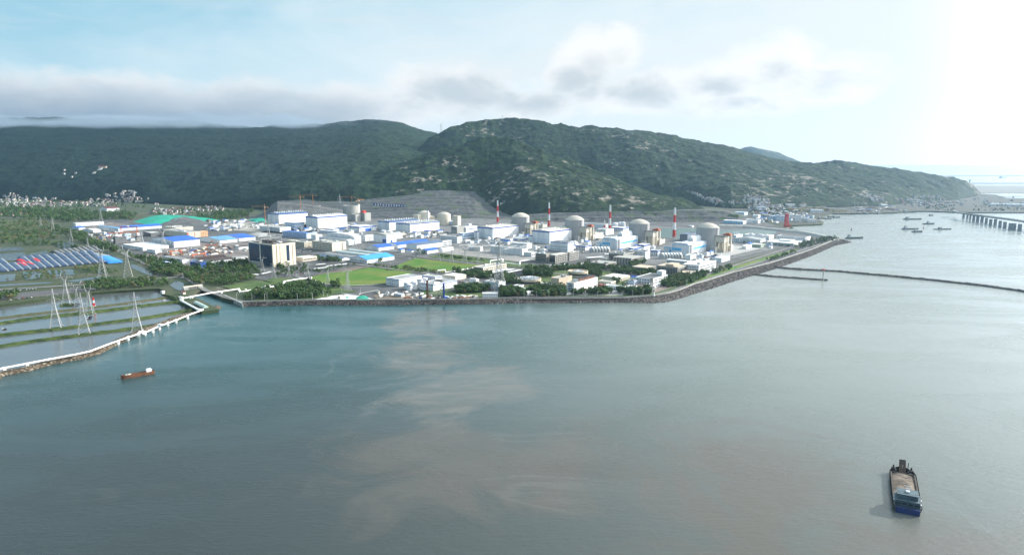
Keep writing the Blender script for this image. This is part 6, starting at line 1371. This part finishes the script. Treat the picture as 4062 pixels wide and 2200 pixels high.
huts('F', [(1600,950),(1850,880),(2203,860),(2203,960),(1800,980)], 16, 'below the farther striped hall')
huts('G', [(880,1000),(1200,960),(1260,1050),(960,1080)], 10, 'in the tank yard')
huts('G', [(1400,800),(1500,740),(2100,850),(2150,900),(1700,860)], 12, 'round the workshops near the breakwater')
huts('C', [(830,500),(1400,490),(1700,540),(1300,640),(860,640)], 36, 'on the works yard behind the blue roofed sheds')
huts('A', [(1000,720),(1500,770),(1950,820),(1900,900),(1400,860)], 18, 'in the far left yard')
huts('K', [(1900,60),(2576,60),(2576,120),(2000,130)], 8, 'behind the upper lawn')
huts('L', [(930,590),(1300,560),(1370,640),(1100,680)], 8, 'beside the grey roofed water building')
huts('M', [(1480,470),(1560,430),(1700,440),(1500,560)], 3, 'left of the fire station')
huts('H', [(0,540),(700,540),(850,600),(500,680),(0,700)], 30, 'on the harbour peninsula', sc=(1,2))
# --- trees
def blob_crown(rs, n, R, hz_, zc, m=None):
    vs = []; fs = []
    for _ in range(n):
        while True:
            v = rs.uniform(-1, 1, 3)
            if .25 < np.linalg.norm(v) < 1: break
        c_ = v*[R, R, hz_]+[0, 0, zc]; r_ = R*rs.uniform(.2, .38); o = len(vs)
        ax = np.linalg.qr(rs.normal(size=(3, 3)))[0]*r_
        for k in range(3): vs.append(tuple(c_+ax[k]*rs.uniform(.7, 1.3))); vs.append(tuple(c_-ax[k]*rs.uniform(.7, 1.3)))
        for a in (0, 1):
            for b in (2, 3):
                for d in (4, 5): fs.append((o+a, o+b, o+d) if (a+b+d) % 2 == 0 else (o+b, o+a, o+d))
    return vs, fs
TV = []
for i, (mm, n, R, hh) in enumerate([(M_leafa, 46, 3.6, 3.2), (M_leafb, 46, 3.2, 3.0), (M_leafa, 40, 2.6, 4.2), (M_leafc, 40, 3.0, 2.6)]):
    vs, fs = blob_crown(np.random.RandomState(20+i), n, R, hh, hh+1.8); me = bpy.data.meshes.new('crown'); me.from_pydata(vs, [], fs); me.materials.append(mm)
    s = MB(); s.bar((0,0,-.5), (.1,0,hh+1), .35, 0, 6, r2=.15)
    for k in range(3): t = k*2.1+i; s.bar((0,0,2), (R*.5*math.cos(t), R*.5*math.sin(t), hh+2), .16, 0, 5, r2=.06)
    tm = bpy.data.meshes.new('trunk'); tm.from_pydata(s.v, [], s.f); tm.materials.append(M_bark); TV.append((me, tm))
TREES = []
def wood(z, pts, n, wts=(5, 4, 2, 1), sc=(.8, 1.4), gz=4.6, where='', land=False):
    for x, y in scatter(z, pts, n, rnd):
        p = land_point(x, y) if land else G(x, y, gz)
        if not land and not free(p): continue
        TREES.append((p, rnd.choices(range(4), wts)[0], rnd.uniform(*sc), where))
wood('J', [(0,200),(300,220),(540,330),(540,430),(420,500),(240,480),(0,420)], 110, where='in the dark wood left of the channel')
wood('J', [(560,380),(900,290),(1300,250),(1650,240),(1700,330),(1850,400),(1830,520),(1500,620),(1150,660),(950,620),(620,480)], 300, where='in the park between channel and tower block')
wood('J', [(540,460),(850,620),(900,660),(760,640),(560,520)], 30, where='along the channel')
wood('J', [(1700,780),(2000,700),(2576,660),(2576,880),(2000,880),(1600,900)], 150, where='in the shore wood behind the sea wall')
wood('K', [(0,720),(400,620),(700,600),(850,740),(960,790),(700,850),(420,900),(0,900)], 170, where='in the shore wood behind the sea wall')
wood('K', [(880,640),(1080,640),(1060,700),(900,690)], 18, where='in the clump below the lawn')
wood('K', [(650,170),(1080,210),(1100,250),(640,240)], 45, where='round the canteen')
wood('K', [(500,420),(1300,300),(1350,310),(700,450)], 30, sc=(.6,.9), where='round the car park')
wood('K', [(-20,330),(130,290),(200,330),(60,380)], 20, where='at the foot of the tower block')
wood('K', [(0,380),(500,300),(560,420),(0,520)], 55, sc=(.6,.9), where='round the car park')
wood('K', [(1640,225),(1980,190),(1990,210),(1700,262)], 26, where='beside the sky blue roof')
wood('K', [(1560,290),(2100,350),(2500,420),(2500,440),(2000,375),(1500,310)], 60, (1,3,0,4), (.5,.8), where='along the field road')
wood('L', [(0,330),(600,420),(600,440),(0,355)], 48, (1,3,0,4), (.5,.8), where='along the field road')
wood('L', [(250,70),(380,70),(380,130),(250,130)], 14, where='by the blue roofed store')
wood('L', [(600,130),(1400,230),(1400,250),(600,160)], 72, (1,4,0,1), (.5,.8), where='in the verge above the upper lawn')
wood('L', [(850,400),(1050,430),(1500,480),(1560,540),(1250,540),(900,450)], 112, where='below the beige building')
wood('L', [(860,720),(1080,690),(1380,690),(1480,740),(1300,790),(1000,800),(880,780)], 112, where='behind the barrack block')
wood('L', [(1660,470),(1900,520),(1880,620),(1760,640),(1690,600)], 72, where='left of the round hall')
wood('L', [(2060,430),(2100,380),(2400,370),(2576,440),(2500,520),(2340,500),(2060,490)], 112, (8,1,4,0), (1,1.5), where='behind the round hall')
wood('L', [(1650,760),(2000,740),(2300,790),(2050,855),(1650,850)], 96, where='behind the sea wall road')
wood('L', [(1900,600),(2030,560),(2040,640),(1950,660)], 14, where='beside the round hall')
wood('L', [(2150,830),(2350,790),(2576,700),(2576,830),(2400,860)], 48, where='behind the sea wall road')
wood('M', [(310,310),(720,290),(1050,380),(1040,440),(870,400),(820,340),(600,330),(330,360)], 144, where='behind the hotel block')
wood('M', [(0,600),(180,560),(540,600),(540,720),(330,720),(0,640)], 96, where='left of the hotel block')
wood('M', [(600,655),(1190,650),(1190,700),(620,705)], 67, (3,5,3,0), (.9,1.2), where='in the hedge row before the hotel block')
wood('M', [(1300,650),(1780,620),(1800,690),(1650,710),(1310,690)], 80, where='before the garages')
wood('M', [(2000,460),(2576,380),(2576,450),(2250,570),(1950,600),(1930,540)], 176, where='along the sea wall bend')
wood('M', [(730,280),(880,260),(1400,310),(1900,380),(1900,430),(1400,390),(900,340),(740,310)], 208, where='in the avenue before the grey offices')
wood('M', [(1230,480),(1320,490),(1300,550),(1210,540)], 16, where='beside the slatted roof building')
wood('M', [(1450,240),(1680,215),(1720,240),(1480,285)], 38, where='between the grey offices')
wood('N', [(80,680),(300,640),(560,560),(960,510),(940,560),(500,680),(150,790)], 110, where='along the sea wall road')
wood('N', [(1800,230),(2180,150),(2340,150),(2200,210),(1830,280)], 60, where='at the breakwater corner')
wood('N', [(960,180),(1350,215),(1800,245),(1800,268),(1200,215)], 40, (3,5,1,0), (.6,.9), where='before the breakwater workshops')
wood('N', [(1380,420),(1780,310),(1800,340),(1420,450)], 26, (1,6,0,0), (.8,1.1), where='on the green verge of the sea wall')
wood('A', [(760,700),(1150,800),(1450,950),(1700,1050),(1650,1070),(1350,990),(1000,860),(740,760)], 160, sc=(1,1.7), where='in the belt along the perimeter road')
wood('A', [(0,870),(600,900),(1050,960),(1080,1000),(600,960),(0,950)], 70, sc=(.8,1.3), where='between the ponds of the plain')
wood('A', [(0,450),(400,445),(900,450),(1350,500),(1900,520),(1850,620),(1400,600),(1000,640),(600,600),(0,565)], 520, sc=(1.3,2.4), where='in the broad wood before the village')
wood('A', [(0,600),(550,590),(760,690),(900,870),(300,890),(0,880)], 260, (2,4,1,5), (.8,1.5), where='on the green plain')
wood('A', [(1760,1080),(2441,1180),(2441,1395),(2100,1300),(1800,1130)], 120, where='in the dark wood left of the channel')
wood('A', [(1000,1260),(1350,1230),(1700,1340),(1500,1350),(1100,1300)], 50, (1,4,0,4), (.6,1), where='by the greenhouses')
wood('B', [(1230,200),(1640,190),(2000,190),(2050,250),(1640,290),(1250,310),(1000,330),(940,300)], 130, where='behind the fish ponds')
wood('B', [(0,375),(200,365),(210,410),(0,425)], 26, where='behind the fish ponds')
wood('B', [(500,50),(900,90),(1200,110),(900,150),(300,190),(0,210)], 60, (1,4,0,4), (.5,.9), where='between the small ponds')
wood('I', [(600,690),(1100,680),(1100,770),(700,750)], 45, sc=(.8,1.2), where='on the far right shore')
wood('I', [(1350,670),(1900,680),(2200,690),(2200,760),(1400,765)], 60, sc=(.8,1.3), where='on the far right shore')
wood('G', [(1640,280),(2203,270),(2203,460),(1800,440)], 70, sc=(1,1.5), where='in the harbour town', land=False)
wood('H', [(-20,420),(700,440),(600,540),(-20,540)], 90, sc=(1,1.5), where='in the harbour town')
wood('A', [(0,330),(1000,340),(2050,340),(2000,440),(0,440)], 220, sc=(1,1.7), where='in the village', land=True)
wood('C', [(0,330),(1050,300),(1050,400),(0,410)], 110, sc=(1,1.7), where='in the village', land=True)
wood('C', [(820,440),(1000,380),(1500,350),(1400,440),(1200,480),(1000,500),(600,440)], 200, sc=(1.2,2), where='in the wood left of the quarry', land=False)
TREES.sort(key=lambda t: t[0].length-60*t[2])
KN = ['dark round tree', 'mid green round tree', 'tall dark narrow tree', 'dry olive coloured tree']
for p, k, sc_, wh in TREES[:300]:
    root = empty('tree', p, rnd.uniform(0, 6.28)); root.scale = (sc_, sc_, sc_*rnd.uniform(.85, 1.15)); tag(root, KN[k]+' '+wh, 'tree', 'trees '+wh)
    inst('crown', TV[k][0], root); inst('trunk', TV[k][1], root)
V = []; Fc = []; Mi = []; o_ = 0
for i in range(4):
    for j in range(3):
        vs, fs = blob_crown(np.random.RandomState(60+i*3+j), 20, [3.6,3.3,2.6,3.0][i]*1.05, [3.2,3,4.2,2.6][i], [5,4.6,6,4.4][i]); TV.append((np.array(vs), np.array(fs)))
for p, k, sc_, wh in TREES[300:]:
    va, fa = TV[4+k*3+rnd.randrange(3)]; t = rnd.uniform(0, 6.28); c_, s_ = math.cos(t), math.sin(t)
    q = np.stack([va[:,0]*c_-va[:,1]*s_, va[:,0]*s_+va[:,1]*c_, va[:,2]], 1)*sc_+[p.x, p.y, p.z-.6]; V.append(q); Fc.append(fa+o_); o_ += len(q); Mi += [k]*len(fa)
if V:
    V = np.concatenate(V); Fc = np.concatenate(Fc); me = bpy.data.meshes.new('distant_trees'); me.from_pydata(V.tolist(), [], Fc.tolist())
    for m in (M_leafa, M_leafb, M_leafa, M_leafc): me.materials.append(m)
    me.polygons.foreach_set('material_index', Mi); o = bpy.data.objects.new('distant_trees', me); COL.objects.link(o); o['kind'] = 'stuff'
# --- cars
def car_meshes(m):
    s = MB(); s.box(-2.2, 2.2, -.9, .9, .35, .95); b_ = bpy.data.meshes.new('body'); b_.from_pydata(s.v, [], s.f); b_.materials.append(m)
    s = MB(); s.add([(-1.6,-.8,.95),(1.2,-.8,.95),(1.2,.8,.95),(-1.6,.8,.95),(-1.2,-.7,1.5),(.6,-.7,1.5),(.6,.7,1.5),(-1.2,.7,1.5)], [(4,5,6,7),(0,1,5,4),(1,2,6,5),(2,3,7,6),(3,0,4,7)]); c_ = bpy.data.meshes.new('cabin'); c_.from_pydata(s.v, [], s.f); c_.materials.append(M_glass)
    s = MB()
    for x in (-1.4, 1.4):
        for y in (-.95, .75): s.bar((x, y, .35), (x, y+.2, .35), .35, n=10)
    w_ = bpy.data.meshes.new('wheels'); w_.from_pydata(s.v, [], s.f); w_.materials.append(M_black); return b_, c_, w_
CM = [(car_meshes(mat('car_white', (.75,.75,.75))), 'white'), (car_meshes(mat('car_silver', (.45,.46,.48))), 'silver'), (car_meshes(mat('car_black', (.03,.03,.035))), 'black'), (car_meshes(M_red), 'red')]
def cars(z, rows, where):
    for xa, ya, xb, yb, n in rows:
        a, b = P(z, xa, ya), P(z, xb, yb); d = math.atan2(b.y-a.y, b.x-a.x)
        for i in range(n):
            if rnd.random() < .2: continue
            p = a+(b-a)*((i+.5)/n); p.z = 5.3
            if not free(p, 0): continue
            ms, cn = rnd.choices(CM, (6, 3, 3, 1))[0]; root = empty('parked_car', p, d+math.pi/2); tag(root, cn+' car parked '+where, 'car', 'cars '+where); inst('body', ms[0], root); inst('cabin', ms[1], root); inst('wheels', ms[2], root)
cars('K', [(260,475,470,450,10),(150,490,330,480,8),(180,400,420,360,9),(560,395,760,360,8)], 'in the car park right of the tower block')
cars('B', [(0,330,450,290,12),(0,440,400,390,8),(700,240,1250,200,16),(850,215,1200,190,10)], 'on the car park behind the fish ponds')
cars('M', [(800,610,1000,640,4),(1350,525,1500,505,5)], 'on the paved court beside the garages')
cars('L', [(1960,330,2250,345,9),(2400,350,2560,345,5)], 'beside the white canopies')
cars('G', [(1050,985,1450,960,10),(1480,1015,1520,1005,2)], 'in the tank yard before the nearest striped hall')
cars('D', [(1400,870,1650,850,10),(1500,850,1700,835,8),(640,930,900,900,10),(660,960,860,940,8)], 'in the yard before the low white sheds')
cars('L', [(60,205,200,190,6),(150,155,300,150,6),(940,600,1080,600,5)], 'on the works parking near the lawns')
# --- carport canopies
for z, xa, ya, xb, yb, w_, lb in [('L',1420,425,1800,368,7,'long white carport canopy, rear of three'),('L',1500,440,1900,375,7,'long white carport canopy, middle of three'),('L',1670,458,2030,385,7,'long white carport canopy, front of three'),
    ('L',1260,440,1500,480,6,'white covered walk below the beige building'),('K',670,300,830,285,6,'white carport roof in the car park, rear'),('K',850,325,1220,280,6,'long white carport roof in the car park, middle'),('K',640,370,900,340,6,'white carport roof in the car park, front'),
    ('J',1680,455,1800,470,5,'white bridge deck roof near the tower block'),('J',1900,455,2050,420,5,'white carport roof among the trees'),('F',1228,1040,1465,1022,11,'broad white canopy of the gate house'),('F',690,1150,960,1135,10,'pale entrance canopy before the grid fronted office'),('F',1500,985,1650,970,8,'pale canopy behind the columned office')]:
    a, b = P(z, xa, ya, 8), P(z, xb, yb, 8); d = b-a; root = empty('canopy', (a.x, a.y, 5), math.atan2(d.y, d.x)); tag(root, lb, 'canopy'); s = MB(); s.box(0, d.length, 0, w_, 3, 3.35); s.build('roof', M_white, root)
    for k in range(6): s = MB(); s.bar((d.length*(k+.5)/6, w_/2, 0), (d.length*(k+.5)/6, w_/2, 3), .15); s.build('post', M_steel, root)
# --- street lamps
s = MB(); s.bar((0,0,0), (0,0,9), .16, r2=.1); s.bar((0,0,9), (1.8,0,9.5), .09); me1 = bpy.data.meshes.new('pole'); me1.from_pydata(s.v, [], s.f); me1.materials.append(M_white)
s = MB(); s.box(1.3, 2.6, -.25, .25, 9.35, 9.6); me2 = bpy.data.meshes.new('lamp_head'); me2.from_pydata(s.v, [], s.f); me2.materials.append(M_steel)
def lamps(pts, n, where):
    q = [G(x, y, 5) for x, y in pts]; c_ = np.concatenate([[0], np.cumsum([(b-a).length for a, b in zip(q[:-1], q[1:])])])
    for t in np.linspace(0, c_[-1], n): root = empty('street_lamp', (float(np.interp(t, c_, [v.x for v in q])), float(np.interp(t, c_, [v.y for v in q])), 5), rnd.uniform(0, 6)); tag(root, 'white street lamp '+where, 'street lamp', 'street lamps '+where); inst('pole', me1, root); inst('lamp_head', me2, root)
lamps([(1000,1189),(1300,1188)], 6, 'along the shore wood'); lamps([(2080,1180),(2480,1179),(2590,1169)], 12, 'along the sea wall road before the hotel block'); lamps([(2680,1146),(2920,1064),(3180,990),(3300,953)], 22, 'along the right sea wall road')
lamps([(340,920),(500,1008),(700,1090),(815,1148),(940,1185)], 22, 'along the perimeter road'); lamps([(1550,1062),(1690,1081),(1880,1118)], 10, 'along the field road'); lamps([(1760,1028),(2000,1060),(2180,1080),(2400,1096),(2600,1112)], 18, 'along the avenue before the grey offices'); lamps([(1050,1190),(1430,1165)], 6, 'round the pale plaza')
# --- clutter of the yards
SM = []
for nm, m in (('white', M_white), ('grey', M_steel), ('dark', M_dgrey), ('blue', M_blueb), ('rusty', M_rust), ('yellow', M_yellow), ('cream', M_cream)):
    s = MB(); s.box(-3, 3, -1.2, 1.2, 0, 1.3); s.box(-2.2, 2.4, -1.0, 1.0, 1.3, 2.4); me = bpy.data.meshes.new('material_stack'); me.from_pydata(s.v, [], s.f); me.materials.append(m); SM.append((nm, me))
CL = []
def clutter(z, pts, n, where, wts, sc=(.6, 1.6)):
    for x, y in scatter(z, pts, n, rnd):
        p = G(x, y, 4.9)
        if not free(p, 1): continue
        nm, me = rnd.choices(SM, wts)[0]; CL.append((p, me, rnd.choice([U, U+math.pi/2]), (rnd.uniform(*sc)*1.4, rnd.uniform(*sc), rnd.uniform(.6, 1.3)), nm, where))
clutter('C', [(260,930),(800,880),(1200,840),(1420,930),(1100,990),(560,1010),(0,1010),(0,970)], 110, 'in the storage yard left of the tower block', (3,5,8,1,6,.4,2), (.7,2.2))
clutter('A', [(1200,800),(1500,770),(1900,800),(1900,860),(1500,900),(1300,860)], 45, 'in the far left yard', (3,4,4,2,3,1,2))
clutter('C', [(700,560),(1300,480),(1700,520),(1300,640),(850,650)], 50, 'in the works yard behind the blue roofed sheds', (6,4,2,2,1,0,3), (.8,2.4))
clutter('D', [(0,560),(200,540),(450,600),(100,600),(0,600)], 14, 'left of the second hall', (6,4,1,2,0,0,3), (.8,2.4))
clutter('G', [(900,1010),(1200,1000),(1250,1060),(950,1080)], 30, 'in the tank yard before the nearest striped hall', (5,4,2,2,1,0,1))
clutter('E', [(350,680),(900,650),(1100,700),(700,760),(400,740)], 40, 'in front of the windowless hall', (6,4,1,2,0,0,3), (.7,2))
clutter('E', [(1450,780),(1750,780),(2050,720),(2150,720),(1900,830),(1500,830)], 30, 'in front of the hall before the first large dome', (6,4,1,2,0,0,2), (.7,2))
clutter('L', [(60,830),(1250,840),(1290,880),(60,895)], 40, 'on the building site behind the sea wall', (2,4,5,1,6,.4,2), (.5,1.6))
clutter('K', [(1600,750),(2200,760),(2500,800),(2500,870),(1700,880)], 24, 'on the building site behind the sea wall', (3,4,4,1,4,.3,2), (.5,1.4))
clutter('H', [(1350,440),(2000,430),(2050,500),(1500,530)], 40, 'in the far shipyard', (2,5,3,2,2,0,2), (2,5))
clutter('D', [(950,560),(1450,560),(1500,700),(1000,660)], 30, 'between the white offices', (6,3,1,3,0,0,2), (.8,2.2))
clutter('F', [(1000,960),(1100,900),(1700,960),(1650,1000)], 10, 'below the farther striped hall', (5,4,1,2,0,0,2))
clutter('F', [(250,740),(400,860),(650,900),(600,960),(480,900),(200,860)], 20, 'below the second vented hall', (5,4,1,2,0,0,2), (.8,2))

def one_stack(it): p, me, rz, sc, nm, where = it; tag(inst('material_stack', me, None, p, rz, sc), nm+' stack of building materials '+where, 'material stack', 'stacks '+where)
put_many(CL, 290, one_stack, 'material_stack', 'distant_yard_clutter')
# ------------------------------------------------------------------ air
def vol_mat(name, dens, color, aniso):
    m, N, L = nodes_of(name); N.remove(N['Principled BSDF'])
    v = N.new('ShaderNodeVolumePrincipled'); v.inputs['Density'].default_value = dens; v.inputs['Color'].default_value = (*color, 1)
    v.inputs['Anisotropy'].default_value = aniso; L.new(v.outputs[0], N['Material Output'].inputs['Volume']); return m, N, L, v
m, N, L, v = vol_mat('air', 3.1e-5, (.46,.71,1.0), .6)
s = MB(); s.box(-12000, 12000, -2500, 13000, -4, 640); o = s.build('haze', m); o['kind'] = 'stuff'
# low cloud lying on the left summits
m, N, L, v = vol_mat('summit_cloud', 0, (.4,.49,.6), .1)
g = N.new('ShaderNodeNewGeometry'); sp = N.new('ShaderNodeSeparateXYZ'); L.new(g.outputs['Position'], sp.inputs[0])
nz = _noise(.0022, 7, .6, (1, 1, 1.8))
def _mr(v_, a, b_, c_, d_):
    x = N.new('ShaderNodeMapRange'); L.new(v_, x.inputs[0]); x.inputs[1].default_value = a; x.inputs[2].default_value = b_; x.inputs[3].default_value = c_; x.inputs[4].default_value = d_; x.interpolation_type = 'SMOOTHSTEP'; return x.outputs[0]
base_ = _mr(sp.outputs[2], 428, 505, -.55, .14); topf = _mr(sp.outputs[2], 510, 610, 0, -.75); xf = _mr(sp.outputs[0], -2300, -500, 0, -.45)
sm = _math('ADD', _math('ADD', _math('ADD', _math('MULTIPLY', _math('SUBTRACT', nz, .27), 2.1), base_), topf), xf)
L.new(_math('MULTIPLY', _mr(sm, .34, .78, 0, 1), .0035), v.inputs['Density'])
s = MB(); s.box(-9000, -300, 4700, 7600, 425, 632); o = s.build('cloud_bank', m); o['kind'] = 'stuff'
